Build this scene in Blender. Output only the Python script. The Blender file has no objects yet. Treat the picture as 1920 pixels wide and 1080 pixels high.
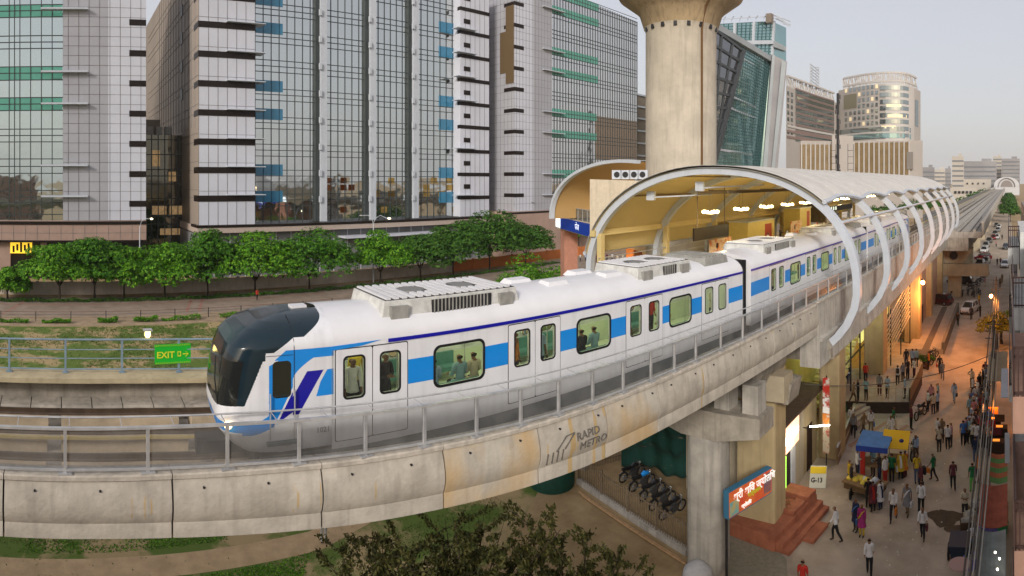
import bpy, bmesh, math, random
from mathutils import Vector, Matrix
from math import sin, cos, tan, pi, hypot, atan2
R = math.radians
random.seed(7)
scene = bpy.context.scene
COL = scene.collection
# ---------------------------------------------------------------- camera
# X = -p (p: metres to the left of the street line), Y = s (metres along the line), Z up, ground at z = 0
H = 17.5
cam_d = bpy.data.cameras.new("camera")
cam = bpy.data.objects.new("camera", cam_d)
COL.objects.link(cam)
cam.location = (0, 0, H)
cam.rotation_euler = (R(90), 0, 930 / 1130)
cam_d.type = 'PANO'
cam_d.panorama_type = 'CENTRAL_CYLINDRICAL'
cam_d.central_cylindrical_range_u_min = -960 / 1130
cam_d.central_cylindrical_range_u_max = 960 / 1130
cam_d.central_cylindrical_range_v_min = -740 / 1130
cam_d.central_cylindrical_range_v_max = 340 / 1130
cam_d.central_cylindrical_radius = 1.0
cam_d.clip_end = 6000
cam_d.clip_start = 0.1
scene.camera = cam
# ---------------------------------------------------------------- world, sun, exposure
SUN_EL, SUN_AZ = R(24), R(150)
world = bpy.data.worlds.new("World")
scene.world = world
world.use_nodes = True
nt = world.node_tree
nt.nodes.clear()
wo = nt.nodes.new("ShaderNodeOutputWorld")
b1 = nt.nodes.new("ShaderNodeBackground"); b2 = nt.nodes.new("ShaderNodeBackground")
sky = nt.nodes.new("ShaderNodeTexSky"); sky.sky_type = 'NISHITA'; sky.sun_disc = False
sky.sun_elevation = SUN_EL; sky.sun_rotation = SUN_AZ; sky.dust_density = 6; sky.air_density = 1.0
nt.links.new(sky.outputs[0], b1.inputs[0]); b1.inputs[1].default_value = 0.05
tc = nt.nodes.new("ShaderNodeTexCoord"); sp = nt.nodes.new("ShaderNodeSeparateXYZ")
nt.links.new(tc.outputs['Generated'], sp.inputs[0])
nz = nt.nodes.new("ShaderNodeTexNoise"); nz.inputs['Scale'].default_value = 2.2; nz.inputs['Detail'].default_value = 5
mp = nt.nodes.new("ShaderNodeMapping"); mp.inputs['Scale'].default_value = (1, 1, 4)
nt.links.new(tc.outputs['Generated'], mp.inputs[0]); nt.links.new(mp.outputs[0], nz.inputs[0])
ma = nt.nodes.new("ShaderNodeMath"); ma.operation = 'MULTIPLY_ADD'; ma.inputs[1].default_value = 0.22
nt.links.new(nz.outputs[0], ma.inputs[0]); nt.links.new(sp.outputs[2], ma.inputs[2])
cr = nt.nodes.new("ShaderNodeValToRGB")
e = cr.color_ramp.elements
e[0].position = 0.08; e[0].color = (0.82, 0.79, 0.775, 1)
e[1].position = 0.75; e[1].color = (0.655, 0.63, 0.665, 1)
x = e.new(0.2); x.color = (0.80, 0.78, 0.775, 1)
x = e.new(0.36); x.color = (0.76, 0.735, 0.75, 1)
nt.links.new(ma.outputs[0], cr.inputs[0]); nt.links.new(cr.outputs[0], b2.inputs[0]); b2.inputs[1].default_value = 0.67
ad = nt.nodes.new("ShaderNodeAddShader")
nt.links.new(b1.outputs[0], ad.inputs[0]); nt.links.new(b2.outputs[0], ad.inputs[1])
nt.links.new(ad.outputs[0], wo.inputs[0])
sl = bpy.data.lights.new("sun", 'SUN'); sl.energy = 2.3; sl.angle = R(10); sl.color = (1.0, 0.96, 0.91)
so = bpy.data.objects.new("sun", sl); COL.objects.link(so)
# sun stands behind the camera on the street side
sd = Vector((sin(SUN_AZ) * cos(SUN_EL), cos(SUN_AZ) * cos(SUN_EL), sin(SUN_EL)))
so.rotation_euler = sd.to_track_quat('Z', 'Y').to_euler()
scene.view_settings.view_transform = 'Standard'
scene.view_settings.look = 'None'
scene.view_settings.exposure = 0.10
scene.view_settings.gamma = 1
scene.cycles.max_bounces = 7
scene.cycles.transparent_max_bounces = 16
scene.cycles.use_denoising = True
scene.cycles.sample_clamp_indirect = 4
# ---------------------------------------------------------------- materials
MT = {}
def rgb(c):
    return (c[0], c[1], c[2], 1)
def hexc(h):
    h = h.lstrip('#'); v = [int(h[i:i+2], 16) / 255 for i in (0, 2, 4)]
    return tuple(((a + .055) / 1.055) ** 2.4 if a > .04045 else a / 12.92 for a in v)
def mat(name, col, rough=0.7, metal=0.0, var=0.0, vscale=3.0, col2=None, bump=0.0, bscale=20.0, spec=0.2, emis=None, es=0.0,
        streak=0.0, stretch=None, coat=0.0, obj_coords=False, thr=(0.35, 0.65), detail=6, rust=None, rustv=None):
    """painted / mineral surface with noise variation, optional vertical streaks and bump"""
    if name in MT: return MT[name]
    m = bpy.data.materials.new(name); m.use_nodes = True; MT[name] = m
    t = m.node_tree; n = t.nodes; L = t.links
    p = n['Principled BSDF']
    p.inputs['Base Color'].default_value = rgb(col); p.inputs['Roughness'].default_value = rough
    p.inputs['Metallic'].default_value = metal
    p.inputs['Specular IOR Level'].default_value = spec
    if coat: p.inputs['Coat Weight'].default_value = coat; p.inputs['Coat Roughness'].default_value = 0.08
    if emis: p.inputs['Emission Color'].default_value = rgb(emis); p.inputs['Emission Strength'].default_value = es
    if var or col2 or bump or streak or rust:
        if obj_coords:
            g = n.new("ShaderNodeTexCoord"); src = g.outputs['Object']
        else:
            g = n.new("ShaderNodeNewGeometry"); src = g.outputs['Position']
        mpn = n.new("ShaderNodeMapping"); L.new(src, mpn.inputs[0])
        if stretch: mpn.inputs['Scale'].default_value = stretch
        no = n.new("ShaderNodeTexNoise"); no.inputs['Scale'].default_value = vscale; no.inputs['Detail'].default_value = detail
        no.inputs['Roughness'].default_value = 0.62
        L.new(mpn.outputs[0], no.inputs[0])
        ramp = n.new("ShaderNodeValToRGB"); ramp.color_ramp.elements[0].position = thr[0]; ramp.color_ramp.elements[1].position = thr[1]
        c2 = col2 if col2 else tuple(a * (1 - var) for a in col)
        ramp.color_ramp.elements[0].color = rgb(c2); ramp.color_ramp.elements[1].color = rgb(col)
        L.new(no.outputs[0], ramp.inputs[0]); cur = ramp.outputs[0]
        def layer(scale, stre, lo, hi, colr, amt, cur):
            m2 = n.new("ShaderNodeMapping"); m2.inputs['Scale'].default_value = stre; L.new(src, m2.inputs[0])
            n2 = n.new("ShaderNodeTexNoise"); n2.inputs['Scale'].default_value = scale; n2.inputs['Detail'].default_value = 4
            L.new(m2.outputs[0], n2.inputs[0])
            mr = n.new("ShaderNodeMapRange"); mr.inputs[1].default_value = lo; mr.inputs[2].default_value = hi; mr.inputs[4].default_value = amt
            L.new(n2.outputs[0], mr.inputs[0])
            mx = n.new("ShaderNodeMix"); mx.data_type = 'RGBA'; mx.inputs[7].default_value = rgb(colr)
            L.new(mr.outputs[0], mx.inputs[0]); L.new(cur, mx.inputs[6])
            return mx.outputs[2]
        if streak: cur = layer(2.6, (1.6, 1.6, 0.10), 0.5, 0.72, tuple(a * .33 for a in col), streak, cur)
        if rust: cur = layer(0.55, (1, 1, 0.5), 0.5, 0.66, rust, 0.75, cur); 
        if rustv: cur = layer(1.5, (1.6, 1.6, .04), .645, .67, rustv, .6, cur)
        L.new(cur, p.inputs['Base Color'])
        if bump:
            nb = n.new("ShaderNodeTexNoise"); nb.inputs['Scale'].default_value = bscale; nb.inputs['Detail'].default_value = 5
            L.new(mpn.outputs[0], nb.inputs[0])
            bp = n.new("ShaderNodeBump"); bp.inputs['Strength'].default_value = bump; bp.inputs['Distance'].default_value = 0.05
            L.new(nb.outputs[0], bp.inputs['Height']); L.new(bp.outputs[0], p.inputs['Normal'])
    return m
def emit(name, col, s):
    if name in MT: return MT[name]
    m = bpy.data.materials.new(name); m.use_nodes = True; MT[name] = m
    p = m.node_tree.nodes['Principled BSDF']; p.inputs['Base Color'].default_value = rgb(col)
    p.inputs['Emission Color'].default_value = rgb(col); p.inputs['Emission Strength'].default_value = s
    return m
def glassy(name, tint, trans=0.8, rough=0.03, dirt=(0.5, 0.5, 0.48), dirtamt=0.1, refl=1.0):
    """thin pane: tinted see-through, a little dirt, fresnel reflection"""
    if name in MT: return MT[name]
    m = bpy.data.materials.new(name); m.use_nodes = True; MT[name] = m
    t = m.node_tree; n = t.nodes; L = t.links; n.clear()
    o = n.new("ShaderNodeOutputMaterial"); tr = n.new("ShaderNodeBsdfTransparent"); tr.inputs[0].default_value = rgb(tint)
    df = n.new("ShaderNodeBsdfDiffuse"); df.inputs[0].default_value = rgb(dirt)
    gl = n.new("ShaderNodeBsdfGlossy"); gl.inputs['Roughness'].default_value = rough
    g = n.new("ShaderNodeNewGeometry"); no = n.new("ShaderNodeTexNoise"); no.inputs['Scale'].default_value = 1.5; no.inputs['Detail'].default_value = 6
    L.new(g.outputs['Position'], no.inputs[0])
    mr = n.new("ShaderNodeMapRange"); mr.inputs[1].default_value = 0.3; mr.inputs[2].default_value = 0.7; mr.inputs[3].default_value = dirtamt * .6; mr.inputs[4].default_value = dirtamt * 1.3
    L.new(no.outputs[0], mr.inputs[0])
    m1 = n.new("ShaderNodeMixShader"); L.new(mr.outputs[0], m1.inputs[0]); L.new(tr.outputs[0], m1.inputs[1]); L.new(df.outputs[0], m1.inputs[2])
    fr = n.new("ShaderNodeFresnel"); fr.inputs[0].default_value = 1.45
    mu = n.new("ShaderNodeMath"); mu.operation = 'MULTIPLY'; mu.inputs[1].default_value = refl; L.new(fr.outputs[0], mu.inputs[0])
    m2 = n.new("ShaderNodeMixShader"); L.new(mu.outputs[0], m2.inputs[0]); L.new(m1.outputs[0], m2.inputs[1]); L.new(gl.outputs[0], m2.inputs[2])
    L.new(m2.outputs[0], o.inputs[0])
    return m
def mirror(name, tint, dark, rough=0.04, wave=0.35, refl=0.8, wscale=0.25):
    """office curtain glass: strong reflection, slightly wavy, darker body"""
    if name in MT: return MT[name]
    m = bpy.data.materials.new(name); m.use_nodes = True; MT[name] = m
    t = m.node_tree; n = t.nodes; L = t.links; n.clear()
    o = n.new("ShaderNodeOutputMaterial"); df = n.new("ShaderNodeBsdfDiffuse"); df.inputs[0].default_value = rgb(dark)
    gl = n.new("ShaderNodeBsdfGlossy"); gl.inputs['Roughness'].default_value = rough; gl.inputs[0].default_value = rgb(tint)
    g = n.new("ShaderNodeNewGeometry"); no = n.new("ShaderNodeTexNoise"); no.inputs['Scale'].default_value = wscale; no.inputs['Detail'].default_value = 2
    L.new(g.outputs['Position'], no.inputs[0])
    bp = n.new("ShaderNodeBump"); bp.inputs['Strength'].default_value = wave; bp.inputs['Distance'].default_value = 0.12
    L.new(no.outputs[0], bp.inputs['Height']); L.new(bp.outputs[0], gl.inputs['Normal'])
    # each pane keeps a slightly different tint (blinds drawn, film ageing)
    mx = n.new("ShaderNodeMixShader"); mx.inputs[0].default_value = refl
    L.new(df.outputs[0], mx.inputs[1]); L.new(gl.outputs[0], mx.inputs[2]); L.new(mx.outputs[0], o.inputs[0])
    return m
# ---------------------------------------------------------------- mesh builder
WHOLE = set('joint mullion slat lettering emblem foliage crown canopy trunk lattice embers print rib wire line'.split())
class MB:
    def __init__(s):
        s.v = []; s.f = []; s.m = []
    def face(s, pts, mi=0):
        b = len(s.v); s.v += [tuple(q) for q in pts]; s.f.append(tuple(range(b, b + len(pts)))); s.m.append(mi)
    def hexa(s, q, mi=0):
        b = len(s.v); s.v += [tuple(a) for a in q]
        for k in ((0, 3, 2, 1), (4, 5, 6, 7), (0, 1, 5, 4), (1, 2, 6, 5), (2, 3, 7, 6), (3, 0, 4, 7)):
            s.f.append(tuple(b + i for i in k)); s.m.append(mi)
        return s
    def box(s, x0, x1, y0, y1, z0, z1, mi=0):
        return s.hexa([(x0, y0, z0), (x1, y0, z0), (x1, y1, z0), (x0, y1, z0), (x0, y0, z1), (x1, y0, z1), (x1, y1, z1), (x0, y1, z1)], mi)
    def cbox(s, c, sz, rz=0, mi=0):
        a, b, h = sz[0] / 2, sz[1] / 2, sz[2] / 2; C, S = cos(rz), sin(rz)
        q = []
        for z in (-h, h):
            for x, y in ((-a, -b), (a, -b), (a, b), (-a, b)):
                q.append((c[0] + x * C - y * S, c[1] + x * S + y * C, c[2] + z))
        return s.hexa(q, mi)
    def bar(s, a, b, w, h=None, mi=0, up=(0, 0, 1)):
        h = h or w; a = Vector(a); b = Vector(b); d = (b - a)
        if d.length < 1e-6: return s
        d.normalize(); u = Vector(up)
        if abs(d.dot(u)) > .98: u = Vector((0, 1, 0))
        r = d.cross(u).normalized() * (w / 2); u = r.cross(d).normalized() * (h / 2)
        return s.hexa([a - r - u, a + r - u, a + r + u, a - r + u, b - r - u, b + r - u, b + r + u, b - r + u], mi)
    def loft(s, rings, mi=0, caps=True, closed=False):
        b = len(s.v); k = len(rings[0])
        for r in rings: s.v += [tuple(q) for q in r]
        n = len(rings)
        for i in range(n if closed else n - 1):
            j = (i + 1) % n
            for a in range(k):
                c = (a + 1) % k
                s.f.append((b + i * k + a, b + i * k + c, b + j * k + c, b + j * k + a)); s.m.append(mi)
        if caps and not closed:
            s.f.append(tuple(b + a for a in range(k))[::-1]); s.m.append(mi)
            s.f.append(tuple(b + (n - 1) * k + a for a in range(k))); s.m.append(mi)
        return s
    def sheet(s, rows, mi=0):
        b = len(s.v); k = len(rows[0])
        for r in rows: s.v += [tuple(q) for q in r]
        for i in range(len(rows) - 1):
            for a in range(k - 1):
                s.f.append((b + i * k + a, b + i * k + a + 1, b + (i + 1) * k + a + 1, b + (i + 1) * k + a)); s.m.append(mi)
        return s
    def tube(s, pts, r, n=8, mi=0, caps=True):
        pts = [Vector(p) for p in pts]; rings = []
        up = Vector((0, 0, 1))
        for i, p in enumerate(pts):
            d = (pts[min(i + 1, len(pts) - 1)] - pts[max(i - 1, 0)]).normalized()
            u = up if abs(d.dot(up)) < .95 else Vector((1, 0, 0))
            a = d.cross(u).normalized(); c = a.cross(d).normalized()
            rr = r[i] if isinstance(r, (list, tuple)) else r
            rings.append([p + a * (rr * cos(2 * pi * k / n)) + c * (rr * sin(2 * pi * k / n)) for k in range(n)])
        return s.loft(rings, mi, caps)
    def cyl(s, x, y, z0, z1, r0, r1=None, n=20, mi=0):
        r1 = r0 if r1 is None else r1
        return s.loft([[(x + r * cos(2 * pi * k / n), y + r * sin(2 * pi * k / n), z) for k in range(n)] for z, r in ((z0, r0), (z1, r1))], mi)
    def lathe(s, x, y, prof, n=20, mi=0, caps=True):
        return s.loft([[(x + r * cos(2 * pi * k / n), y + r * sin(2 * pi * k / n), z) for k in range(n)] for z, r in prof], mi, caps)
    def prism(s, poly, z0, z1, mi=0):
        return s.loft([[(x, y, z0) for x, y in poly], [(x, y, z1) for x, y in poly]], mi)
    def ball(s, c, r, n=10, m=7, mi=0, sz=(1, 1, 1)):
        rings = []
        for i in range(m + 1):
            a = -pi / 2 + pi * i / m
            rr = max(cos(a), .02) * r
            rings.append([(c[0] + rr * cos(2 * pi * k / n) * sz[0], c[1] + rr * sin(2 * pi * k / n) * sz[1], c[2] + r * sin(a) * sz[2]) for k in range(n)])
        return s.loft(rings, mi)
    def xf(s, M):
        s.v = [tuple(M @ Vector(q)) for q in s.v]; return s
    def add(s, o, M=None, mi=None):
        b = len(s.v); s.v += [tuple(M @ Vector(q)) if M else q for q in o.v]
        s.f += [tuple(b + i for i in q) for q in o.f]; s.m += [mi if mi is not None else q for q in o.m]; return s
    def pieces(s):
        """face groups that stand apart from one another"""
        par = list(range(len(s.v)))
        def find(a):
            while par[a] != a: par[a] = par[par[a]]; a = par[a]
            return a
        for q in s.f:
            r0 = find(q[0])
            for i in q[1:]: par[find(i)] = r0
        bb = {}
        for i, v in enumerate(s.v):
            r0 = find(i); b = bb.get(r0)
            if b is None: bb[r0] = [list(v), list(v)]
            else:
                for k in range(3):
                    if v[k] < b[0][k]: b[0][k] = v[k]
                    if v[k] > b[1][k]: b[1][k] = v[k]
        ks = list(bb)
        if len(ks) < 2 or len(ks) > 260: return None
        g = {k: k for k in ks}
        def fg(a):
            while g[a] != a: a = g[a]
            return a
        for i, a in enumerate(ks):
            for b in ks[i + 1:]:
                A, B = bb[a], bb[b]
                if all(A[0][k] <= B[1][k] + .012 and B[0][k] <= A[1][k] + .012 for k in range(3)): g[fg(a)] = fg(b)
        out = {}
        for fi, q in enumerate(s.f): out.setdefault(fg(find(q[0])), []).append(fi)
        return list(out.values()) if 1 < len(out) <= 90 else None
    def build(s, name, mats, parent=None, smooth=False, local=False, bevel=0, recalc=True):
        if parent is not None and len(s.f) < 30000 and name.split('_')[-1] not in WHOLE:
            ps = s.pieces()
            if ps:
                o = None
                for fs in ps:
                    m2 = MB(); mp_ = {}
                    for fi in fs:
                        q = []
                        for i in s.f[fi]:
                            if i not in mp_: mp_[i] = len(m2.v); m2.v.append(s.v[i])
                            q.append(mp_[i])
                        m2.f.append(tuple(q)); m2.m.append(s.m[fi])
                    o = m2.build2(name, mats, parent, smooth, local, bevel, recalc)
                return o
        return s.build2(name, mats, parent, smooth, local, bevel, recalc)
    def build2(s, name, mats, parent=None, smooth=False, local=False, bevel=0, recalc=True):
        me = bpy.data.meshes.new(name)
        me.from_pydata(s.v, [], s.f)
        mats = mats if isinstance(mats, (list, tuple)) else [mats]
        for m in mats: me.materials.append(m)
        me.polygons.foreach_set('material_index', s.m)
        if recalc and len(s.f) < 60000:
            bm = bmesh.new(); bm.from_mesh(me); bmesh.ops.recalc_face_normals(bm, faces=bm.faces); bm.to_mesh(me); bm.free()
        if smooth:
            me.polygons.foreach_set('use_smooth', [True] * len(me.polygons))
            if smooth != 'all': me.set_sharp_from_angle(angle=R(38))
        me.update()
        o = bpy.data.objects.new(name, me); COL.objects.link(o)
        if bevel:
            bv = o.modifiers.new('b', 'BEVEL'); bv.width = bevel; bv.segments = 2; bv.limit_method = 'ANGLE'
        if parent is not None:
            o.parent = parent
            if not local:
                o.matrix_parent_inverse = TM[parent.name].inverted()
        return o
TM = {}
def tag(o, label=None, cat=None, group=None, kind=None):
    if label: o['label'] = label
    if cat: o['category'] = cat
    if group: o['group'] = group
    if kind: o['kind'] = kind
    return o
def thing(name, loc=(0, 0, 0), rz=0, label=None, cat=None, group=None):
    o = bpy.data.objects.new(name, None); o.empty_display_size = .3; COL.objects.link(o)
    o.location = loc; o.rotation_euler = (0, 0, rz)
    TM[o.name] = Matrix.Translation(Vector(loc)) @ Matrix.Rotation(rz, 4, 'Z')
    return tag(o, label, cat, group)
KIDS = {}
def copy_tree(o, parent=None, kids=None):
    c = o.copy(); COL.objects.link(c)
    if parent is not None: c.parent = parent
    src = KIDS.get(o.name)
    if src is None: src = KIDS[o.name] = list(o.children)
    for ch in src: copy_tree(ch, c)
    return c
def setmat(o, i, m):
    o.material_slots[i].link = 'OBJECT'; o.material_slots[i].material = m
def text_mb(body, size, depth=0.01, extr=True, bold=0.0):
    """lettering as a mesh in the XZ plane, facing -Y, left-aligned at the origin"""
    cu = bpy.data.curves.new('t', 'FONT'); cu.body = body; cu.size = size; cu.extrude = depth; cu.offset = bold; cu.resolution_u = 2
    ob = bpy.data.objects.new('t', cu); COL.objects.link(ob)
    bpy.context.view_layer.update()
    me = bpy.data.meshes.new_from_object(ob.evaluated_get(bpy.context.evaluated_depsgraph_get()))
    mb = MB(); mb.v = [(v.co.x, -v.co.z, v.co.y) for v in me.vertices]; mb.f = [tuple(p.vertices) for p in me.polygons]; mb.m = [0] * len(mb.f)
    bpy.data.objects.remove(ob); bpy.data.curves.remove(cu); bpy.data.meshes.remove(me)
    return mb
# ---------------------------------------------------------------- reading positions: azimuth / distance tables measured from the place
F = 1130.0
def th(px): return (1890 - px) / F
def gp(px, py, z=0.0):
    r = (H - z) * F / (py - 340); return (-r * sin(th(px)), r * cos(th(px)))
def onp(px, p): return p / tan(th(px))
def zat(px, py, p):       # height seen at py on the line p = const
    return H + (340 - py) / F * p / sin(th(px))
def zr(py, r): return H + (340 - py) / F * r
# plan line of the near parapet of the viaduct
PK = [(-140, 9.5), (-60, 11.6), (-25, 12.35), (-6, 12.55), (-1.3, 12.53), (1.8, 12.42), (3.5, 12.22), (5, 11.95), (7.1, 11.5), (12.1, 10.5), (20, 9.82), (28, 9.42), (36, 9.18), (58, 9.0), (200, 9.0), (900, 9.0)]
def P(s):
    for i in range(len(PK) - 1):
        if s <= PK[i + 1][0] or i == len(PK) - 2:
            def sl_(j):
                j = min(max(j, 1), len(PK) - 2)
                return (PK[j + 1][1] - PK[j - 1][1]) / (PK[j + 1][0] - PK[j - 1][0])
            x0, y0 = PK[i]; x1, y1 = PK[i + 1]; h = x1 - x0; t = (s - x0) / h
            m0, m1 = sl_(i) * h, sl_(i + 1) * h
            return y0 * (2 * t**3 - 3 * t * t + 1) + m0 * (t**3 - 2 * t * t + t) + y1 * (3 * t * t - 2 * t**3) + m1 * (t**3 - t * t)
def srange(a, b, st):
    n = max(1, int(math.ceil((b - a) / st))); return [a + (b - a) * i / n for i in range(n + 1)]
def along(mb, s0, s1, prof, st=1.2, mi=0, caps=True):
    """sweep a closed cross-section (offset from parapet line, z) along the viaduct"""
    return mb.loft([[(-(P(s) + o), s, z) for o, z in prof] for s in srange(s0, s1, st)], mi, caps)
def rect(o0, o1, z0, z1): return [(o0, z0), (o1, z0), (o1, z1), (o0, z1)]
def seen_s(px):           # s where the ray at px meets the parapet line
    t = th(px); s = 0.0
    for _ in range(60): s = P(s) / tan(t) if t != 0 else 0
    return s
# ================================================================ palette
concrete = mat('concrete', (0.40, 0.36, 0.30), 0.85, var=0.35, vscale=1.2, streak=0.5, bump=0.3, bscale=14)
conc_pale = mat('pale_concrete', (0.46, 0.43, 0.38), 0.85, var=0.3, vscale=1.1, streak=0.45, bump=0.25, bscale=12)
conc_warm = mat('warm_concrete', (0.45, 0.38, 0.27), 0.85, var=0.22, vscale=0.7, streak=0.25, bump=0.15, bscale=9)
conc_dark = mat('dark_concrete', (0.24, 0.21, 0.17), 0.9, var=0.4, vscale=1.2, streak=0.4, bump=0.3)
panel_a = mat('panel_concrete_grey', (0.50, 0.455, 0.385), 0.8, var=0.30, vscale=1.3, rustv=(.45, .28, .06), streak=0.34, bump=0.25, bscale=10)
panel_b = mat('panel_concrete_stained', (0.50, 0.46, 0.39), 0.8, var=0.25, vscale=1.2, streak=0.32, bump=0.25, bscale=10, rust=(0.47, 0.32, 0.15))
steel = mat('galvanised_steel', (0.52, 0.52, 0.52), 0.45, metal=0.4, var=0.25, vscale=3)
bluesteel = mat('blue_grey_paint', (0.22, 0.30, 0.37), 0.5, var=0.2, vscale=3)
dark = mat('dark_metal', (0.03, 0.03, 0.032), 0.5, var=0.3)
black = mat('black_rubber', (0.015, 0.015, 0.015), 0.5)
white_paint = mat('train_white', (0.74, 0.745, 0.77), 0.3, var=0.10, vscale=0.9, coat=0.4, streak=.16, spec=.5)
roof_white = mat('train_roof_white', (0.70, 0.70, 0.72), 0.4, var=0.08, vscale=1.0, coat=0.2, detail=9)
t_blue = mat('train_blue', hexc('1a86d8'), 0.3, var=0.05, coat=0.5)
t_navy = mat('train_navy', hexc('1a1a96'), 0.3, var=0.05, coat=0.5)
t_grey = mat('train_grey_skirt', (0.10, 0.14, 0.16), 0.4, var=0.2)
cab_dark = mat('cab_smoked', (0.008, 0.022, 0.032), 0.16, var=0.1, coat=0.35, spec=.25)
hvac = mat('hvac_grey', (0.33, 0.325, 0.30), 0.6, var=0.3, vscale=3, streak=0.3)
# ================================================================ ground
def ground():
    m = bpy.data.materials.new('ground_soil'); m.use_nodes = True
    t = m.node_tree; n = t.nodes; L = t.links; p = n['Principled BSDF']; p.inputs['Roughness'].default_value = 0.95
    g = n.new("ShaderNodeNewGeometry")
    def noise(sc, det=6, rg=0.6):
        a = n.new("ShaderNodeTexNoise"); a.inputs['Scale'].default_value = sc; a.inputs['Detail'].default_value = det; a.inputs['Roughness'].default_value = rg
        L.new(g.outputs['Position'], a.inputs[0]); return a.outputs[0]
    def ramp(src, a, b, ca, cb):
        r = n.new("ShaderNodeValToRGB"); r.color_ramp.elements[0].position = a; r.color_ramp.elements[1].position = b
        r.color_ramp.elements[0].color = rgb(ca); r.color_ramp.elements[1].color = rgb(cb); L.new(src, r.inputs[0]); return r.outputs[0]
    soil = ramp(noise(0.7), 0.3, 0.7, (0.25, 0.165, 0.075), (0.40, 0.29, 0.15))
    L.new(soil, p.inputs['Base Color'])
    bp = n.new("ShaderNodeBump"); bp.inputs['Strength'].default_value = 0.5; bp.inputs['Distance'].default_value = 0.1
    L.new(noise(3.0), bp.inputs['Height']); L.new(bp.outputs[0], p.inputs['Normal'])
    return m
soil = ground()
gm = MB().sheet([[(x, y, 0) for y in (-1500, -200, 200, 1500, 4000)] for x in (-3000, -400, 300, 3000)])
tag(gm.build('ground', soil), kind='structure')
def patchy(name, ca, cb, scale, lo, hi, alpha=None, bump=0.3):
    """two-tone surface; with alpha the edge breaks up into patches"""
    m = mat(name, ca, 0.95, col2=cb, vscale=scale, thr=(lo, hi), bump=bump, bscale=scale * 6)
    return m
# pavement sheets as polygons (each 4 mm above the one below)
def poly_sheet(name, pts, z, m, label=None):
    mb = MB(); mb.face([(x, y, z) for x, y in pts]); o = mb.build(name, m, recalc=False); tag(o, kind='structure'); return o
asph = mat('street_surface', (0.43, 0.36, 0.285), 0.9, col2=(0.29, 0.235, 0.175), vscale=0.5, bump=0.3, bscale=8, detail=12, thr=(.28, .6))
poly_sheet('street', [(-9.0, -60), (1.5, -60), (1.5, 900), (-8.0, 900), (-9, 240), (-12.5, 60), (-13.5, 30), (-13, 10)], 0.006, asph)
road_m = mat('old_road_paving', (0.30, 0.24, 0.19), 0.95, col2=(0.22, 0.17, 0.13), vscale=0.5, bump=0.2, detail=8)
poly_sheet('road', [(-78, -300), (-78, 600), (-91, 600), (-91, -300)], 0.006, road_m)
red_m = mat('faded_red_paint', (0.34, 0.13, 0.10), 0.9, col2=(0.28, 0.19, 0.15), vscale=1.5)
mb = MB()
for p0, w in ((85.4, .35), (80.6, .3)):
    mb.face([(-p0, -60, 0.010), (-p0 - w, -60, 0.010), (-p0 - w, 40, 0.010), (-p0, 40, 0.010)])
for s0 in (16.5, 18.2, -8): mb.face([(-79, s0, 0.010), (-79, s0 + .4, 0.010), (-88, s0 + 3.0, 0.010), (-88, s0 + 2.6, 0.010)])
tag(mb.build('road_marking', red_m, recalc=False), kind='structure')
grass_m = mat('dry_grass_floor', (0.10, 0.15, 0.03), 0.95, col2=(0.36, 0.27, 0.14), vscale=0.24, thr=(0.44, 0.52), bump=0.5, bscale=6, detail=9)
poly_sheet('ground', [(-21, -120), (-21, 19), (-44, 60), (-72.5, 70), (-72.5, -120)], 0.006, grass_m)
poly_sheet('path', [(-26.5, -60), (-26.3, 3), (-26.0, 12), (-28, 19), (-29.5, 18.5), (-27.6, 12), (-27.9, 3), (-28.1, -60)], 0.010, mat('path_dirt', (0.50, 0.36, 0.21), 0.95, col2=(0.38, 0.27, 0.15), vscale=1.2))
poly_sheet('pavement', [(-72.7, -120), (-72.7, 120), (-77.9, 120), (-77.9, -120)], 0.012, mat('verge_dust', (0.38, 0.28, 0.18), 0.95, col2=(0.25, 0.19, 0.13), vscale=0.8, bump=.2))
# ================================================================ viaduct
DK = H - 7.7          # deck top
via = thing('viaduct', (-14, 10, 0), label='curving grey concrete railway viaduct carrying the blue and white train', cat='viaduct')
SEAMS = [-40, -33, -26, -19, -12, -6, -1.2, 2.3, 5.45, 8.25, 10.8, 13.1, 15.4, 17.9, 20.6, 23.3, 25.6, 28.6]
zt = H - 6.09
def PB(s): return (1.31 + .27 * min(1, max(0, (s - 1) / 12))) / 1.41
prof = [(0.0, .12), (-0.06, .30), (-0.125, .58), (-0.13, .78), (-0.09, .96), (-0.03, 1.07), (-0.045, 1.12), (-0.045, 1.40), (0.18, 1.42), (0.25, .9), (0.25, .12)]
for i in range(len(SEAMS) - 1):
    a, b = SEAMS[i] + .02, SEAMS[i + 1] - .02
    mb = MB(); mb.loft([[(-(P(s) + o), s, zt - d * PB(s)) for o, d in prof] for s in srange(a, b, .8)])
    stain = i in (5, 9, 11)
    mb.build('parapet_panel', panel_b if stain else panel_a, via, smooth=True)
mb = MB()
for i in range(len(SEAMS) - 1):
    along(mb, SEAMS[i] + .01, SEAMS[i + 1] - .01, [(-.05, zt - .11), (-.05, zt - .03), (-.03, zt), (.42, zt), (.42, zt - .11)], .8)
mb.build('coping', mat('coping_concrete', (0.52, 0.47, 0.40), 0.85, var=0.3, vscale=4, bump=.2, streak=.4), via)
mb = MB()
for s in [x for k in SEAMS[5:-1] for x in (k + .65, k + 2.0)]:
    if s < 28:
        q = Vector((-(P(s) - .07), s, zt - .30)); mb.tube([q + Vector((-.1, 0, 0)), q + Vector((.02, 0, 0))], .026, 8)
mb.build('drain_hole', dark, via)
mb = MB()   # deck trough and box
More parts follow.
